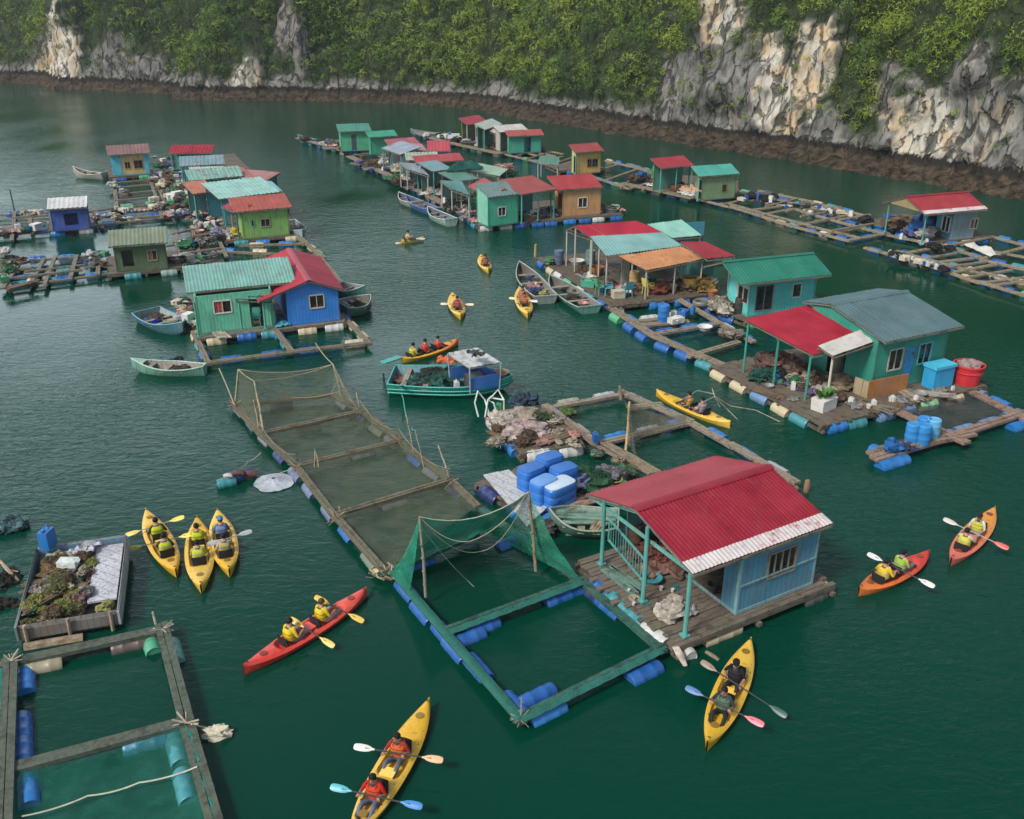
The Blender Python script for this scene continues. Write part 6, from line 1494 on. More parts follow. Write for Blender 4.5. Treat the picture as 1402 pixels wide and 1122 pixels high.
rhut('olive green house with sage corrugated roof at the left', (148,338), (230,332), (148,315.5), 2.0, 2.6, [(.17,.21,.15)], OLIVE, ops={'F': [(.35,.95,.3,1.25,'open'),(1.75,2.25,.55,1.15,'win',dict(bars=2, frame=(.3,.25,.18), curtain=(.3,.12,.08)))]}, rust=.25, period=.22)
gear('crate', (178,366), CN['brown'], 'brown crate on the porch of the olive green house'); gear('box', (198,362), (.3,.25,.2), 'tan box beside the olive house window', s=.7)
cage('slatted log raft of many beams below the cyan and yellow house', [((156,241),(161,304)), ((212,241),(231,294))]+[((157+(y-243)*.08,y),(213+(y-240)*.34,y-6)) for y in (251,259,267,276,285,293,301)], z=.24, w=.2, col=(.19,.16,.12), floats=(1,8,6), gap=1.7)
cage('log walkway grid around the royal blue hut', [((0,295),(64,292)), ((124,291),(156,287)), ((0,323),(70,316)), ((133,310),(300,291)), ((0,308),(60,304)), ((20,292),(16,330)), ((128,285),(140,312)), ((40,292),(44,320))], z=.24, w=.16, col=(.18,.15,.12), floats=(0,2,3), gap=1.5)
cage('log cage grid with teal drums left of the olive house', [((28,358),(149,349)), ((38,374),(120,364)), ((6,394),(154,375)), ((30,357),(4,396)), ((60,355),(40,392)), ((105,352),(96,384)), ((0,345),(14,398)), ((136,350),(134,378))], z=.24, w=.16, col=(.18,.15,.12), floats=(0,2,2,4), gap=1.5, cols=[TEALB,BLUEB,BLUEB2,(.5,.5,.48)])
cage('log cage grid between the olive house and the lime house deck', [((230,337),(292,328)), ((232,352),(300,342)), ((250,366),(300,356)), ((238,322),(292,308)), ((262,310),(276,362)), ((240,318),(246,362))], z=.24, w=.15, col=(.2,.16,.12), floats=(0,2), gap=1.6)
scatter('the log walkways left of the royal blue hut', [((2,296),(62,293)),((0,318),(60,314)),((130,300),(165,296))], 22, s=(.6,1.2), width=.4)
scatter('the log cage left of the olive house', [((0,345),(20,395)),((90,352),(148,350)),((120,360),(150,374)),((0,365),(30,360))], 22, s=(.6,1.1), width=.4)
scatter('the log raft below the yellow house', [((160,245),(165,300)),((212,240),(240,298)),((170,290),(225,285))], 26, s=(.6,1.2), width=.5)
scatter('the walkway between olive house and lime deck', [((235,340),(290,332)),((240,360),(295,350))], 16, s=(.6,1.2), width=.5)
onething('post', MB().tube([(0,0,-.3),(.02,0,.8),(0,.02,1.7)], [.06,.05,.05], 7), timber((.05,.12,.07)), 'slim green-topped post at the far left walkway', 'post', loc=W(20,292,.1))

cage('extra log pens around the far left huts', [((225,218),(232,290)),((216,250),(262,245)),((214,262),(262,257)),((220,275),(265,269)),((226,286),(268,280)),((205,245),(222,300)),((96,300),(156,294)),((20,300),(64,297)),((0,372),(40,368)),((10,384),(110,372)),((75,352),(60,392))], z=.3, w=.15, col=(.18,.15,.11), floats=(6,9), gap=1.5)
scatter('the pens between the yellow house and left row', [((212,225),(232,292)),((222,214),(255,300))], 34, s=(.7,1.3), width=1.0)

a_, yw_, L5_, _d = fr((158,238),(203,233),None,.4,1)
h5 = [o for o in bpy.data.objects if o.get('label','').startswith('cyan and yellow house')][0]
for nm, s0, s1 in (('wall_panel', .0, .75), ('wall_panel', 2.62, 2.95)):
    m = MB(); m.b2(s0, s1, -.055, -.03, .45, 2.25); m.build(nm, painted((.06,.40,.52), .4), h5)
# ------------------------------------------------------------------ middle row
TD, FD = raft('front deck with blue drums under the green and orange houses of the middle row', (656,309), (853,293), (640,283), along='x', sides='FL', gap=1.2, board=.25)
g1 = rhut('spring green house with white window at the near corner of the middle row', (669,270.5), (711,265.5), (682,249), 2.45, 3.0, [(.12,.20,.20)], (.035,.40,.25), ops={'F': [(.75,1.35,.65,1.25,'win',dict(bars=2))]}, sidecol={'L': (.16,.46,.34)}, inset=(.05,.05,.15,.3), rust=.4)
rhut('red-brown lean-to roof left of the spring green house', (641,255), (670,270), (632,249), 2.3, 2.8, [(.28,.05,.05)], (.08,.3,.26), sides='B', posts='fl fr', inset=(.1,.1,.1,.1), rust=.4)
rhut('open shelter with brick red roof between the green and orange houses', (714,266.5), (762,259), (689,246), 2.45, 3.0, [(.26,.05,.045)], (.06,.26,.24), sides='B', posts='fl fm fr', rust=.35)
rhut('orange house with a broad red roof at the right end of the middle row', (763,260.5), (826,256), (742,242), 2.4, 3.0, [(.30,.03,.035)], ORANGEW, ops={'F': [(1.15,1.85,.6,1.3,'win',dict(bars=2, frame=(.6,.58,.5)))], 'L': [(.6,1.5,0,1.6,'open')]}, inset=(.55,.1,.2,.3), rust=.2)
scatter('the front deck of the middle row', [((708,300),(778,294)),((715,298),(770,292)),((790,291),(845,288))], 34, s=(.8,1.4), width=.5)
def strip(label, pts, wd, z=.38, side=1, gap=1.5, group=None):
    """long walkway of planks along a polyline with drums below"""
    q = [W(*p, z) for p in pts]; t = thing('walkway', label, 'walkway', tuple(q[0]), 0, group)
    for a, b_ in zip(q, q[1:]):
        d = (b_-a).normalized(); s = Vector((-d.y, d.x, 0)); m = MB()
        for k in (-1, 0, 1): m.beam(a+s*k*wd/3+Vector((0,0,.006*k)), b_+s*k*wd/3+Vector((0,0,.006*k)), wd/3-.03, .08)
        m.build('planking', timber((.22,.17,.12), (2,2,8)), t, world=True)
        float_line(t, Vector((a.x,a.y,0))+s*side*wd*.3, Vector((b_.x,b_.y,0))+s*side*wd*.3, z=.04, gap=gap)
    return t
strip('narrow plank walkway with tyres and drums along the left of the middle row', [(478,214),(520,234),(560,254),(610,280),(652,304)], .7)
strip('far plank walkway in front of the green hut at the top of the middle row', [(408,189),(440,198),(472,207)], .7)
for lb, a in (('blue and red roofed white hut at the far end of the middle row', dict(fl=(522,203), fr_=(548,212), bl=(548,192.5), zf=2.2, zb=2.7, col=[(.22,.27,.34)], wallcol=(.42,.42,.40), rust=.6, posts='fl fm fr', sides='BR')),
  ('long pale green roofed hut in the middle row', dict(fl=(556,220), fr_=(601,218.5), bl=(546,209.5), zf=2.3, zb=2.75, col=[(.26,.36,.28)], wallcol=(.40,.42,.40), rust=.4, sides='BLR', posts='fl fr')),
  ('blue-walled hut with steep pinkish red roof in the middle row', dict(fl=(585,207.5), fr_=(617,207), bl=(576,193.5), zf=2.5, zb=3.2, col=[(.34,.06,.08)], wallcol=(.03,.22,.40), rust=.2, ops={'F': [(.6,1.6,.5,1.2,'win')]})),
  ('low red roof behind the teal canopy of the middle row', dict(fl=(570,224), fr_=(636,219.5), bl=(560,215), zf=2.5, zb=2.9, col=[(.32,.05,.06)], wallcol=(.1,.2,.2), sides='B', posts='fl fr', rust=.4)),
  ('shelter with blue-teal roof and green post in the middle row', dict(fl=(593,235), fr_=(620,231.5), bl=(570,223), zf=2.35, zb=2.7, col=[(.12,.24,.27)], wallcol=(.06,.2,.2), sides='B', posts='fl fm fr', rust=.3)),
  ('wide dull green canopy on posts behind the spring green house', dict(fl=(624,248.5), fr_=(656,245), bl=(604,236), zf=2.25, zb=2.45, col=[(.05,.17,.13)], wallcol=(.05,.12,.12), sides='B', posts='fl fm fr', rust=.2)),
  ('red-roofed hut with mauve patches behind the blue and red hut', dict(fl=(533,200), fr_=(575,196.5), bl=(540,191.5), zf=2.4, zb=2.8, col=[(.30,.09,.11)], wallcol=(.3,.3,.32), sides='B', posts='fl fr', rust=.6)),
  ('green-walled hut with a flat green roof farthest up the middle row', dict(fl=(463,180.8), fr_=(509,179.3), bl=(452,170.5), zf=2.35, zb=2.7, col=[(.03,.20,.14)], wallcol=(.05,.36,.20), rust=.35, ops={'F': [(1.0,1.5,0,1.6,'door',dict(col=(.03,.06,.08)))]})),
  ('bright green hut with a plain green roof beside the farthest hut', dict(fl=(505,188.5), fr_=(545,186), bl=(512,180), zf=2.1, zb=2.5, col=[(.03,.26,.17)], wallcol=(.02,.30,.18), rust=.15))):
    rhut(lb, a.pop('fl'), a.pop('fr_'), a.pop('bl'), a.pop('zf'), a.pop('zb'), a.pop('col'), a.pop('wallcol'), **a)
# dark green tarpaulin heaped over the canopy
m = MB(); A, B_, C_, D_ = W(610,235,2.55), W(663,231,2.6), W(642,221,3.0), W(630,221.5,3.0)
m.grid(lambda u, v: A.lerp(B_,u).lerp(D_.lerp(C_,u),v)+Vector((0,0,.25*math.sin(v*3.14)*(.5+.5*math.sin(u*9))+.1*noise.noise(Vector((u*6,v*5,0))))), 20, 8); m.grid(lambda u, v: A.lerp(B_,u).lerp(D_.lerp(C_,u),v)-Vector((0,0,.08)), 4, 2)
tag(m.build('tarpaulin', cloth((.012,.075,.06))), 'dark green tarpaulin bundled over canopy frames in the middle row', 'tarpaulin')
gear('heap', (688,234), (.5,.28,.26), 'pinkish cloth drying at the back of the middle row', z=1.6, s=1.6); gear('heap', (693,241), (.12,.30,.18), 'pale green net heap behind the brick red roof', z=1.0, s=2.0)
TF, FF = raft('plank deck under the huts at the far end of the middle row', (608,268), (690,262), (545,216), along='x', sides='', board=.4, ragged=.2)
TG, FG = raft('plank deck under the two farthest green huts', (470,207), (548,203), (448,192), along='x', sides='F', board=.4, gap=1.5)
scatter('the walkway of the middle row', [((490,222),(560,254)),((530,240),(645,298)),((550,238),(640,280)),((520,225),(600,262))], 60, s=(.7,1.3), width=.8, kinds=[('tyre','dark'),('drum','blue'),('heap','dark'),('heap','brown'),('crate','brown'),('cloth','purple'),('bucket','blue'),('sack','cream'),('basket','brown'),('planks','brown'),('cloth','grey'),('basin','grey'),('can','white'),('heap','green')])
scatter('the far tip of the middle row', [((415,190),(470,206)),((450,196),(500,205))], 16, s=(.8,1.4), width=.4)
scatter('the deck corner beside the spring green house', [((638,290),(664,306)),((630,278),(655,300))], 14, s=(.8,1.3), width=.5)
# ------------------------------------------------------------------ right rows
strip('far plank walkway with drums along the right row', [(570,182),(600,192),(640,201),(686,211)], .8, gap=1.4)
TH, FH = raft('deck under the four huts at the far end of the right row', (684,209), (748,206), (610,181), along='x', sides='', board=.4)
for lb, a in (('open hut with pinkish red roof at the far end of the right row', dict(fl=(640,171.5), fr_=(668,166.5), bl=(623,167.5), zf=2.3, zb=2.9, col=[(.32,.05,.07)], wallcol=(.3,.25,.12), sides='B', posts='fl fr', rust=.2)),
  ('hut with pale grey-green roof second in the right row', dict(fl=(664,178), fr_=(688,170), bl=(648,170.5), zf=2.3, zb=2.8, col=[(.36,.42,.38)], wallcol=(.05,.24,.2), sides='B', posts='fl fm fr', rust=.15)),
  ('hut with dirty white roof third in the right row', dict(fl=(684,181.5), fr_=(724,178.5), bl=(673,172.5), zf=2.3, zb=2.75, col=[(.45,.44,.42)], wallcol=(.4,.36,.3), sides='BL', posts='fl fr', rust=.4)),
  ('teal green hut with low red roof fourth in the right row', dict(fl=(695,187), fr_=(745,185), bl=(688,180), zf=2.1, zb=2.5, col=[(.32,.07,.06)], wallcol=(.03,.30,.22), ops={'F': [(1.5,2.2,0,1.5,'open')]}, rust=.4))):
    rhut(lb, a.pop('fl'), a.pop('fr_'), a.pop('bl'), a.pop('zf'), a.pop('zb'), a.pop('col'), a.pop('wallcol'), **a)
scatter('the far deck of the right row', [((590,187),(690,209)),((640,190),(700,205)),((600,186),(650,198)),((700,208),(745,205))], 50, s=(.8,1.5), width=.6, kinds=[('drum','blue'),('crate','brown'),('heap','dark'),('heap','grey'),('sack','cream'),('sack','white'),('cloth','white'),('bucket','yellow'),('box','white'),('cloth','purple')])
TY, FY = raft('small deck under the yellow house of the right row', (765,234), (828,230), (758,225), along='x', sides='F', gap=1.6)
rhut('yellow house with maroon red roof standing alone on the right row', (788,209.5), (828,206.5), (762,199.5), 2.3, 2.8, [(.26,.05,.05)], (.55,.36,.10), ops={'F': [(1.1,1.5,.55,1.2,'win',dict(bars=2, frame=(.12,.1,.08))),(1.6,2.1,.55,1.2,'win',dict(bars=2, frame=(.12,.1,.08)))], 'L': [(.3,1.4,0,1.5,'open')]}, rust=.3, posts='fl', sidecol={'L': (.45,.5,.2)})
cage('fish cage grid of timber rails in the right row before the yellow house', [((684,210),(775,232)), ((775,232),(862,260)), ((700,205),(765,221)), ((745,207),(770,212)), ((720,206),(760,216)), ((735,222),(770,216)), ((830,220),(905,240)), ((862,260),(905,247)), ((800,240),(845,226)), ((828,249),(870,234)), ((760,228),(790,220))], z=.26, w=.18, col=(.24,.20,.14), floats=(0,1,1,6), gap=1.3)
strip('plank walkway in front of the red and teal roofed houses of the right row', [(850,251),(905,262),(950,272)], .8, gap=1.3)
TN, FN = raft('deck under the red roofed and teal roofed pair on the right row', (905,262), (1012,266), (868,238), along='x', sides='', board=.3, D=None)
rhut('open green shelter with red roof beside the teal roofed house', (905,231), (951,226.5), (887,217.5), 2.35, 2.9, [(.28,.03,.04)], (.06,.26,.2), sides='B', posts='fl fm fr', rust=.15)
rhut('olive green house with teal roof and brown window on the right row', (957,242), (1013,238), (930,229), 2.3, 2.85, [(.06,.30,.25)], (.16,.26,.12), ops={'F': [(1.75,2.15,.55,1.1,'win',dict(bars=1, frame=(.2,.12,.06)))], 'L': [(.3,2.0,0,1.5,'open')]}, inset=(.5,.15,.25,.3), rust=.1, posts='fl')
gear('cloth', (943,262), (.45,.3,.2), 'tan awning cloth between the red and teal roofs', z=2.1, s=2.0)
scatter('the porch of the red and teal roofed pair', [((875,246),(950,268)),((880,240),(930,258)),((930,262),(975,271))], 40, s=(.8,1.4), width=.6, kinds=[('crate','blue'),('heap','dark'),('heap','brown'),('cloth','red'),('cloth','white'),('basket','brown'),('bucket','red'),('sack','white'),('chair','green'),('can','yellow')])
cage('long fish cage grid of timber rails between teal roof and far right house', [((950,272),(1000,284)), ((1000,284),(1080,309)), ((1080,309),(1162,331)), ((1015,269),(1100,291)), ((1100,291),(1216,322)), ((1040,263),(1110,277)), ((1110,277),(1186,296)), ((1162,331),(1216,321)), ((990,280),(1040,270)), ((1040,297),(1090,287)), ((1085,311),(1140,300)), ((1020,290),(1075,283)), ((1125,322),(1180,312)), ((1060,268),(1050,280)), ((1105,288),(1150,284)), ((1150,303),(1190,296))], z=.26, w=.18, col=(.27,.22,.15), floats=(0,1,2,4,4,6,7), gap=1.15)
scatter('the long fish cage beside the teal roofed house', [((1030,268),(1100,290)),((1100,280),(1190,305)),((1010,275),(1060,268))], 26, s=(.6,1.1), width=.5, kinds=[('cloth','white'),('can','white'),('heap','dark'),('foam','cream'),('can','blue'),('bucket','blue'),('heap','grey')])
TO, FO = raft('deck under the far right red-roofed house', (1290,331), (1358,324), (1200,300), along='x', sides='FL', gap=1.2, board=.25)
a_, yw_, L__, _d = fr((1279,291),(1353,284.6),None,2.4,1); FO = (W(1290,331,.4), yw_, FO[2], FO[3])
o0 = LC(FO,(1279,291),2.5); o1 = LC(FO,(1353,284.6),2.5); rr = LC(FO,(1246.5,270),3.15); wA = LC(FO,(1297,327)); wB = LC(FO,(1344,321))
dp = max(2.0, rr[1]-o0[1])
house('far right house with red roof, pale eave and blue porch under a tan gable', FO, (max(.5,wA[0]), min(wB[0], o1[0]-.12), .25, 2*dp-.6+o0[1]), .4, [(o0[1], 2.4), (o0[1]+dp, 3.15), (o0[1]+2*dp, 2.4)], 'x', (rr[0]-.2, o1[0]), [(.28,.03,.04),(.26,.04,.045)], (.17,.25,.29),
  {'F': [(1.35,1.95,.6,1.25,'win',dict(bars=2, frame=(.5,.48,.42), curtain=(.3,.1,.06)))], 'L': [(.4,1.2,0,1.6,'open'),(1.7,2.4,.4,1.4,'win')]}, white_edge=(0,.18), sidecol={'L': (.03,.26,.38)}, posts=[(rr[0]+.1, o0[1]+.2), (rr[0]+.1, o0[1]+2*dp-.3)], period=.22, rust=.2, trim=(.2,.3,.34))
Hh = [o for o in bpy.data.objects if o.get('label','').startswith('far right house with red roof')][0]
m = MB(); q = [Vector((rr[0]-.1, o0[1]+.25, 2.45)), Vector((rr[0]-.1, o0[1]+2*dp-.25, 2.45)), Vector((rr[0]-.1, o0[1]+dp, 3.05))]; off = Vector((.05,0,0)); Mo = Matrix.Translation(FO[0]*1) @ Matrix.Rotation(FO[1],4,'Z')
zq = lambda v: Mo @ Vector((v.x, v.y, v.z-.4))
m.add([zq(v) for v in q]+[zq(v+off) for v in q], [(0,1,2),(5,4,3),(0,3,4,1),(1,4,5,2),(2,5,3,0)]); m.build('gable_panel', painted((.28,.22,.10), .4), Hh, world=True)
gear('sack', (1268,325), (.5,.48,.46), 'white sack heap on the porch of the far right house', s=2.0); gear('heap', (1280,322), (.05,.25,.12), 'green net heap on the porch of the far right house', s=1.3)
scatter('the porch of the far right house', [((1195,303),(1262,324)),((1215,300),(1280,318)),((1220,310),(1270,326))], 30, s=(.8,1.4), width=.5, kinds=[('drum','blue'),('crate','brown'),('heap','dark'),('heap','brown'),('sack','white'),('cloth','purple'),('basket','brown'),('bucket','blue'),('chair','blue'),('can','green')])
cage('fish cage grid of timber rails at the right edge below the far right house', [((1216,322),(1279,334)), ((1279,334),(1345,356)), ((1345,356),(1420,374)), ((1186,342),(1268,363)), ((1268,363),(1340,387)), ((1340,387),(1420,411)), ((1268,361),(1330,354)), ((1308,374),(1365,364)), ((1345,388),(1420,378)), ((1230,351),(1285,340)), ((1358,325),(1420,340)), ((1368,350),(1420,336)), ((1345,355),(1368,349)), ((1300,338),(1358,326))], z=.26, w=.18, col=(.27,.22,.15), floats=(0,1,2,3,4,5,10), gap=1.2)
m = MB(); m.grid(lambda u, v: W(1326,333,.42).lerp(W(1364,350,.42),u)+Vector(((v-.5)*1.0, (v-.5)*.6, .14*math.sin(u*9)*math.sin(v*5)+.05*noise.noise(Vector((u*9,v*6,0))))), 20, 6)
tag(m.build('white_tarp', cloth((.58,.57,.54))), 'white rumpled tarpaulin on rails right of the far right house', 'tarpaulin')
scatter('the right edge cage below the far right house', [((1220,325),(1340,352)),((1200,345),(1300,372))], 16, s=(.6,1.0), width=.3, kinds=[('can','white'),('heap','dark'),('foam','cream'),('bucket','blue'),('sack','white')])

# more of the dense timber grid of the pens
cage('dark cross-poled pen grid on the outer side of the right row', [((700,203),(760,214)),((860,226),(905,240)),((875,236),(850,258)),((900,247),(880,262)),((705,214),(735,206)),((722,219),(752,210)),((755,226),(785,216))], z=.3, w=.13, col=(.22,.18,.13), floats=(0,1), gap=1.4)
cage('weathered pole pens on the outer side of the long fish cage', [((1012,262),(1105,283)),((1105,283),(1190,303)),((1025,276),(1070,266)),((1050,284),(1092,273)),((1078,290),(1118,279)),((1098,298),(1140,290)),((1118,303),(1160,296)),((1000,281),(1108,310)),((1108,310),(1175,326)),((1140,318),(1195,308))], z=.3, w=.13, col=(.24,.2,.15), floats=(0,1), gap=1.3)
cage('weathered pole pens beyond the right edge cage', [((1230,345),(1345,375)),((1345,375),(1420,394)),((1250,357),(1308,347)),((1288,369),(1348,360)),((1325,380),(1385,370)),((1365,392),(1420,384)),((1365,345),(1420,356))], z=.3, w=.13, col=(.24,.2,.15), floats=(0,1), gap=1.4)
cage('tangled pole pens behind the middle row walkway', [((486,212),(560,208)),((500,222),(560,214)),((512,229),(560,224)),((545,247),(600,240)),((570,258),(625,250)),((590,270),(640,262)),((615,281),(660,274)),((540,212),(600,244)),((580,222),(650,268))], z=.3, w=.16, col=(.2,.16,.12), floats=(0,3,5), gap=1.6)
scatter('the pole pens behind the middle row walkway', [((500,216),(600,262)),((520,214),(620,258)),((560,246),(650,290))], 44, s=(.8,1.5), width=1.0)
# ------------------------------------------------------------------ open shelter, cyan house and red-porched green house
TP, FP = raft('broad worn deck under the open shelter with rusty awning', (837,420), (985,402), (734,353), along='y', sides='FL', gap=1.3, col=(.10,.075,.055))
def panel_roof(label, eL, eR, bl, br, col, rust=.4, posts=(), period=.2, name='awning', cat='roof', postcol=(.35,.34,.3), gable=False, z0=.4, sag=0):
    """sheet roof on posts given by four photo positions with heights"""
    P_ = [W(*q) for q in (eL, eR, br, bl)]; t = thing(name, label, cat, (P_[0].x, P_[0].y, 0))
    m = MB(); panel_mb(m, P_[0], P_[1], P_[3], P_[2], period, .02)
    if sag: m.v = [(x, y, z-sag*max(0, noise.noise(Vector((x*.4, y*.4, 0)))+.3)) for x, y, z in m.v]
    m.build('sheet', sheet(col, rust=rust), t, world=True, sharp=70)
    m = MB()
    for u in (0.02, .33, .66, .98): m.beam(P_[0].lerp(P_[1],u)-Vector((0,0,.08)), P_[3].lerp(P_[2],u)-Vector((0,0,.08)), .05, .06)
    for a, b in ((P_[0],P_[1]),(P_[3],P_[2]),(P_[0].lerp(P_[3],.5),P_[1].lerp(P_[2],.5))): m.beam(a-Vector((0,0,.13)), b-Vector((0,0,.13)), .05, .05)
    m.build('frame', timber((.17,.14,.11)), t, world=True)
    for u, v in posts:
        q = P_[0].lerp(P_[1],u).lerp(P_[3].lerp(P_[2],u),v); m = MB(); m.tube([(q.x,q.y,z0),(q.x,q.y,q.z-.15)], .05, 7); m.build('post', painted(postcol, .4), t, world=True)
    return t
panel_roof('bright red sheet roof over the back of the open shelter', (808,325,2.6), (909,319,2.6), (786,309.5,3.1), (871,302.5,3.1), (.30,.014,.036), .12, [(0.02,.03),(.98,.03),(.02,.97)])
panel_roof('narrow red roof slope at the left gable of the shelter', (775,314,2.55), (808,326,2.5), (786,309,3.1), (800,315,2.9), (.27,.016,.034), .15, [(0.03,.05)])
panel_roof('pale teal sheet roof over the front of the open shelter', (830,350.5,2.35), (935,337,2.35), (808,324,2.75), (907,318.5,2.75), (.17,.34,.33), .12, [(.02,.03),(.35,.03),(.02,.5),(.02,.95)])
panel_roof('rusty orange awning hanging at the front of the open shelter', (885,369.5,2.05), (966,353.5,2.1), (847,350,2.4), (931,338,2.4), (.44,.20,.09), .6, [(.03,.05),(.5,.04),(.97,.05)], sag=.06)
panel_roof('maroon sheet roof between the rusty awning and the cyan house', (967,354.5,2.2), (1007,350.5,2.3), (931,331.5,2.6), (965,331,2.6), (.22,.02,.03), .15, [(.9,.05),(.05,.9)])
panel_roof('curved pale teal roof of the hut behind the open shelter', (921,326,2.2), (961,322.5,2.2), (886,307.5,2.8), (933,301,2.8), (.22,.45,.38), .1, [(.03,.05),(.97,.05)])
w_ = MB()
def wallseg(label, a, b, h, col, ops=(), z0=.4, name='partition'):
    p, q = W(*a, z0), W(*b, z0); m = MB(); wall_mb(m, (p.x,p.y), (q.x,q.y), z0, lambda s: z0+h, list(ops)); o = m.build(name, painted(col, .4)); return tag(o, label, 'wall')
wallseg('dark green back wall under the open shelter', (860,375), (960,362), 1.75, (.04,.10,.08), [(.8,1.5,0,1.5),(2.6,3.2,0,1.5)])
wallseg('teal side wall beneath the maroon roof', (930,378), (975,388), 1.5, (.04,.22,.20))
wallseg('blue wall of the hut behind the open shelter', (935,340), (962,338), 1.6, (.03,.22,.32))
wallseg('pale curtain wall in the middle of the open shelter', (850,388), (880,384), 1.5, (.45,.44,.38), [(.5,1.0,0,1.3)])
for p, k_, c, lb, s_ in (((822,404),'chair',(.06,.32,.18),'light green plastic chair at the shelter front left',1.1),((833,405),'chair',(.06,.30,.42),'sky blue plastic chair left of the shelter table',1.1),((858,407),'chair',(.05,.28,.36),'blue plastic chair right of the shelter table',1.1),((846,408),'box',(.45,.4,.3),'cream table box between the two blue chairs',1.0),((887,403),'chair',(.55,.45,.05),'yellow plastic chair under the rusty awning',1.1),((902,402),'sack',(.25,.08,.05),'reddish brown sack under the rusty awning',1.6),((945,396),'basket',(.3,.2,.05),'large brown basket of greenery right of the rusty awning',1.8),((958,394),'heap',(.25,.16,.04),'golden brown net heap under the maroon roof',1.8),((808,362),'drum',(.10,.2,.2),'teal drum at the back left of the shelter deck',1.0),((790,362),'basin',(.4,.4,.38),'white basin at the back left of the shelter deck',1.3),((818,377),'basket',(.3,.12,.05),'red-brown basket behind the green posts of the shelter',1.4),((868,392),'drum',(.4,.25,.1),'orange drum in the shade of the shelter',1.0),((875,382),'cloth',(.45,.45,.42),'pale sheet hanging in the middle of the shelter',1.4),((806,392),'crate',(.05,.28,.18),'green crate stack at the left edge of shelter',1.3),((922,399),'bucket',(.35,.3,.25),'tan bucket at the front of the rusty awning',1.2),((765,362),'drum',(.06,.10,.16),'navy drum at the back left corner of the shelter deck',1.0),((752,362),'sack',(.08,.2,.1),'green sack beside the navy drum',1.2)): gear(k_, p, c, lb, s=s_)
scatter('the shelter deck', [((800,372),(840,405)),((840,400),(930,392)),((860,398),(975,390))], 26, s=(.8,1.3), width=.5)
pp = [W(734,352,.3), W(776,346,.5), W(776,346,.5)]
onething('mooring_post', MB().tube([(0,0,-.4),(0,.02,.3),(.02,0,.75)], [.09,.08,.07], 8), timber((.4,.3,.1)), 'yellowish mooring post at the back left corner of shelter deck', 'post', loc=W(733,351,.1))
# cyan house
TQ, FQ = raft('deck under the cyan house with the green roof', (1022,440), (1136,412), (972,408), along='x', sides='FL', gap=1.4)
a_, yw_, L__, _d = fr((1025,387.5),(1139,375.5),None,2.45,1); FQ = (W(1022,440,.4), yw_, FQ[2], FQ[3])
wa, wb2 = LC(FQ,(1029,433)), LC(FQ,(1130,406)); ea, eb = LC(FQ,(1025,387.5),2.55), LC(FQ,(1139,375.5),2.55); rg2 = LC(FQ,(994,357.6),3.2)
dd = max(1.3, rg2[1]-ea[1])
eb = LC(FQ,(1139,375.5),2.45); ea = LC(FQ,(1025,387.5),2.45)
house('cyan plank house with dark green corrugated roof', FQ, (max(wa[0]-.25, rg2[0]+1.0), eb[0]-.25, max(.2,wa[1]), 2*dd-.6+ea[1]), .4, [(ea[1], 2.42), (ea[1]+dd, 3.1), (ea[1]+2*dd, 2.42)], 'x', (rg2[0]-.05, eb[0]), [(.015,.15,.105)], (.09,.48,.46),
  {'F': [(.35,1.35,.25,1.55,'win',dict(bars=2, frame=(.25,.3,.3))),(2.45,2.95,.75,1.45,'win',dict(bars=1, frame=(.55,.6,.6)))], 'L': [(.9,1.9,.6,1.4,'win',dict(bars=2, frame=(.45,.4,.35)))]}, period=.18, wear=.15, rust=.08, trim=(.06,.36,.33))
gear('pot', (975,408), (.3,.12,.05), 'brown plant pot at the left wall of the cyan house', s=1.3); gear('heap', (985,421), (.42,.38,.32), 'cream cloth heap in front of the cyan house', s=1.5); gear('heap', (1003,420), (.12,.07,.04), 'brown shell heap beside the cyan house corner', s=1.1); gear('tyre', (960,418), (.12,.12,.12), 'grey tyre on the deck left of the cyan house', s=1.5); gear('sack', (992,429), (.45,.42,.36), 'pale sack at the deck edge before the cyan house', s=1.2)
gear('drum', (1012,428), (.03,.03,.03), 'black drum against the cyan house wall', s=.9)
cage('small fish cage frames with blue drums between the shelter and red porch', [((837,421),(894,459)), ((894,459),(960,493)), ((869,441),(933,434)), ((930,412),(985,444)), ((985,444),(1030,468)), ((893,460),(985,445)), ((878,446),(940,441)), ((945,490),(1010,470))], z=.28, w=.2, col=(.26,.21,.15), floats=(0,1,2,3,4,5), cols=[BLUEB,BLUEB2,WHITEB,BLUEB], gap=1.2)
for p, k_, c, lb in (((908,440),'drum',BLUEB2,'blue drum standing in the small cage frame'),((922,436),'can',(.5,.5,.5),'white can in the small cage frame'),((935,432),'crate',(.03,.14,.4),'blue crate at the right of the small cage frame'),((948,430),'can',BLUEB2,'blue can at the right of the small cage frame'),((925,442),'foam',(.5,.5,.46),'white foam block on the small cage rail'),((1000,460),'heap',(.3,.27,.22),'tan net heap left of the red porch'),((965,452),'basin',(.5,.5,.5),'white basin afloat in the small cage')): gear(k_, p, c, lb, z=.33)
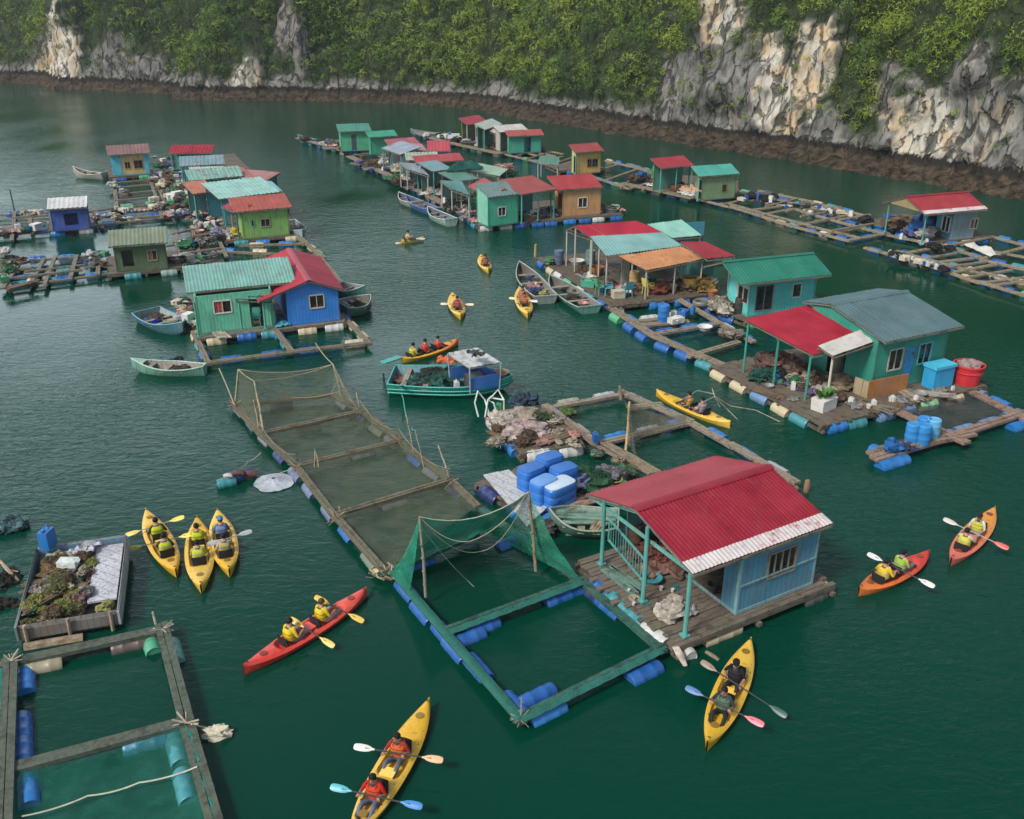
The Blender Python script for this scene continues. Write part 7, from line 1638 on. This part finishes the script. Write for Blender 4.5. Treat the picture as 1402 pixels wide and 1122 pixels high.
# red porch and green house
TR_, FR_ = raft('large worn plank deck under the green house with red porch', (1125,583), (1352,528), (985,498), along='y', sides='FLR', cols=[TEALB,(.18,.35,.2),BLUEB2,(.10,.18,.32),CREAM,TEALB], gap=1.15, col=(.12,.092,.07), board=.2)
g0, g1 = LC(FR_,(1191,539)), LC(FR_,(1299,523)); ea, eb = LC(FR_,(1206,464),2.85), LC(FR_,(1328,447),2.85); rg3 = LC(FR_,(1106,413),3.5); rgr = LC(FR_,(1240,403),3.5)
dd = max(2.2, (rg3[1]+rgr[1])/2-(ea[1]+eb[1])/2); yb = min(FR_[3]-.1, ea[1]+dd*1.35)
print('O3', ea, eb, rg3, rgr, g0, g1, FR_[2:], 'O2', wa, wb2, LC(FQ,(1025,387.5),2.45), LC(FQ,(1139,375.5),2.45), rg2, dd)
house('large green plank house with blue-grey roof, two windows and rusty skirting', FR_, (g0[0], g1[0], max(.5, g0[1]), yb-.3), .4, [((ea[1]+eb[1])/2, 2.78), ((ea[1]+eb[1])/2+dd, 3.42), ((ea[1]+eb[1])/2+dd*1.5, 3.1)], 'x', (ea[0], eb[0]), [(.075,.135,.15)], (.012,.22,.16),
  {'F': [(.7,1.45,.85,1.75,'win',dict(bars=2, frame=(.40,.42,.38))),(2.35,3.05,.85,1.75,'win',dict(bars=2, frame=(.12,.42,.5))),(1.62,2.18,.45,1.7,'door',dict(col=(.015,.20,.46)))], 'L': [(1.2,2.2,0,1.7,'open')]}, period=.2, wear=.12, rust=.15, trim=(.015,.18,.13))
panel_roof('crimson sheet roof over the porch of the large green house', (1112,486,2.38), (1206,466,2.5), (1019,438,2.75), (1106,417.5,2.95), (.27,.010,.026), .15, [(.03,.04),(.03,.5),(.03,.96)], period=.14, postcol=(.015,.27,.19))
panel_roof('pale corrugated patch sheet at the right corner of crimson porch roof', (1140,487.5,2.43), (1204,465.5,2.57), (1120,474,2.68), (1180,451,2.80), (.46,.45,.43), .35, [(.04,.08)], period=.14, name='roof_patch', postcol=(.5,.46,.36))
wallseg('cream board screen below the pale roof patch', (1137,517), (1152,513), 1.75, (.45,.42,.33))
wallseg('rusty sheet panel at the foot of the large green house', (1186,546), (1240,535), .75, (.36,.14,.03))
wallseg('tan board panel beside the rusty sheet panel', (1168,538), (1187,546), .7, (.33,.26,.16))
q = W(1282,528,.4); t = thing('water_tank', 'bright blue box tank against the large green house', 'tank', tuple(q), FR_[1])
m = MB(); m.b2(-.55,.55,-.3,.3,0,.85); m.build('body', plastic((.02,.30,.58), .5, .2), t); m = MB(); m.b2(-.60,.60,-.35,.35,.86,.98); m.build('lid', plastic((.05,.42,.62), .5, .2), t)
q = W(1322,524,.4); t = thing('red_tub', 'big red plastic tub filled with nets at the right end of the green house', 'tub', tuple(q), 0)
m = MB(); m.lathe([(.50,0),(.60,.75),(.64,.78),(.64,.84),(.57,.84),(.55,.7),(.45,.2)], 20); m.lathe([(.57,.50),(.60,.52),(.60,.56),(.575,.58)], 20, caps=False); m.build('body', plastic((.52,.02,.03), .4, .25), t)
m = MB()
for k in range(7): m.blob((random.uniform(-.25,.25), random.uniform(-.25,.25), .82), (.25,.2,.14), k, .6)
m.build('net', cloth((.30,.22,.22)), t)
q = W(1127,560,.4); t = thing('planter', 'white foam planter box with green plants at the front corner of the red porch', 'planter', tuple(q), FR_[1]+.2)
m = MB(); m.box((0,0,.22), (.85,.55,.44), taper=1.05); m.box((0,0,.46), (.90,.60,.05)); m.build('box', plastic((.55,.53,.50), .8, .5), t)
m = MB()
for k in range(60):
    a = random.uniform(0,6.28); r0 = random.uniform(.02,.3); p = Vector((math.cos(a)*r0, math.sin(a)*r0*.7, .48)); e = p+Vector((math.cos(a)*.22, math.sin(a)*.22, random.uniform(.12,.4))); s = Vector((-math.sin(a), math.cos(a), 0))*.05; mid = p.lerp(e,.55)+Vector((0,0,.06)); m.add([p, mid-s, e, mid+s], [(0,1,2,3)])
m.build('foliage', cloth((.07,.20,.04)), t)
for p, k_, c, lb, s_ in (((1070,505),'heap',(.20,.11,.09),'large reddish brown net heap under the crimson porch roof',1.7),((1060,497),'heap',(.10,.065,.055),'dark brown net heap at the back of the crimson porch',1.5),((1090,512),'heap',(.22,.14,.10),'tan brown net heap in front on the crimson porch',1.4),((1048,520),'heap',(.02,.12,.09),'spread dark green net on the left of the red porch',1.2),((1150,530),'sack',(.28,.20,.13),'tan sack beside the cream board screen',1.5),((1126,531),'cloth',(.5,.49,.45),'white cloth below the cream board screen',1.3),((1106,523),'sack',(.42,.30,.24),'pinkish sack on the red porch floor',1.2),((1245,541),'planks',(.3,.26,.2),'plank pile on the deck before the rusty panel',.9),((1285,541),'planks',(.35,.32,.28),'pale plank pile before the blue box tank',.8),((1140,552),'can',(.4,.4,.36),'pale can beside the foam planter',1.0),((1200,558),'planks',(.2,.17,.13),'grey plank pile in the open middle of the large deck',.8)): gear(k_, p, c, lb, s=s_)
# cage with blue barrels lower right
CR = cage('cage frame with blue barrels at the right edge before the green house', [((1200,628),(1402,566)), ((1222,562),(1320,607)), ((1318,530),(1420,582)), ((1210,618),(1300,600)), ((1195,622),(1330,594))], z=.28, w=.26, col=(.25,.17,.13), floats=(0,0,2), cols=[BLUEB2,(.10,.2,.36),BLUEB2], gap=1.3)
put_float(CR, W(1222,636,.0), at2(W(1402,566)-W(1200,628)), BLUEB2, 1.4, .26); put_float(CR, W(1206,622,.0), at2(W(1402,566)-W(1200,628))+1.5, BLUEB2, .9, .24); put_float(CR, W(1396,585,.0), at2(W(1402,566)-W(1200,628)), BLUEB2, 1.2, .25)
for p, lb, r_ in (((1247,606),'upright blue barrel at the left of the barrel group on the right edge cage',.3),((1262,608),'upright blue barrel at the front of the barrel group on the right edge cage',.2),((1275,600),'pale blue barrel at the right of the barrel group on the right edge cage',.1),((1262,598),'blue barrel behind the front ones on the right edge cage',0)): gear('drum', p, (.02,.20,.50) if 'pale' not in lb else (.10,.35,.58), lb, z=.3, s=.9)
gear('sack', (1220,617), (.02,.14,.42), 'blue bag lying left of the barrels on the right edge cage', z=.3, s=1.1); gear('cloth', (1240,612), (.03,.05,.12), 'navy cloth beside the barrels on the right edge cage', z=.3, s=1.0)
A, B_, C_, D_ = W(1235,560,.25), W(1320,533,.25), W(1395,572,.25), W(1318,600,.25)
net_part(CR, lambda u, v: A.lerp(B_,u).lerp(D_.lerp(C_,u),v)-Vector((0,0,.15*math.sin(u*3.14)*math.sin(v*3.14))), 16, 10, (.07,.07,.07), .45)

scatter('the planks under the crimson porch', [((1045,512),(1100,540)),((1060,500),(1130,535)),((1075,520),(1150,545))], 18, s=(.6,1.1), width=.6)
scatter('the open deck before the large green house', [((1130,565),(1230,548)),((1180,560),(1330,530)),((1030,520),(1120,570))], 12, s=(.45,.8), width=.4, kinds=[('planks','brown'),('bucket','white'),('cloth','grey'),('heap','brown'),('basin','grey'),('can','white'),('heap','dark')])

panel_roof('small green lean-to awning over the door between mint and blue cabins', (322,409,2.0), (370,411,1.75), (350,391,2.25), (381,395,2.1), (.10,.34,.24), .3, [(.95,.05),(.05,.05)], name='awning', postcol=(.08,.36,.26))

for a in (('small rusty red lean-to right of the third hut in the left row', (314,238,2.1), (352,243,2.1), (304,229,2.4), (332,229,2.4), (.28,.07,.06), .6),
  ('sagging pale blue canopy behind the lime house at the row edge', (338,252,2.0), (388,262,2.0), (330,243,2.3), (372,248,2.3), (.16,.34,.40), .4),
  ('dirty white lean-to between second and third huts of the left row', (262,236,2.1), (312,234,2.1), (258,229,2.3), (306,227,2.3), (.36,.36,.34), .6),
  ('pale green patched canopy at the back of the middle row', (640,233,2.3), (684,241,2.2), (652,223,2.5), (696,231,2.4), (.22,.36,.26), .4),
  ('dark teal lean-to left of the red-brown roof in the middle row', (618,259,2.1), (644,268,2.1), (602,247,2.4), (632,248,2.4), (.05,.18,.17), .3),
  ('grey blue canopy over the walkway in the middle row', (556,231,2.1), (588,241,2.1), (546,222,2.4), (572,223,2.4), (.20,.26,.30), .5),
  ('mauve canopy at the far end of the middle row', (560,204,2.3), (586,207,2.3), (556,196,2.5), (578,197,2.5), (.30,.14,.17), .5),
  ('small white awning at the front of the far red roofed huts', (655,177,2.0), (690,185,2.0), (650,172,2.2), (676,176,2.2), (.44,.44,.42), .4),
  ('patched green awning left of the yellow house', (735,222,1.9), (765,227,1.9), (740,213,2.2), (766,214,2.2), (.07,.2,.15), .4)):
    panel_roof(*a, posts=[(.05,.05),(.95,.05),(.05,.95),(.95,.95)], sag=.06)
strip('weathered double plank walkway from the shelter to the red porch', [(840,424),(894,460),(990,500)], .42, side=-1, gap=1.4)
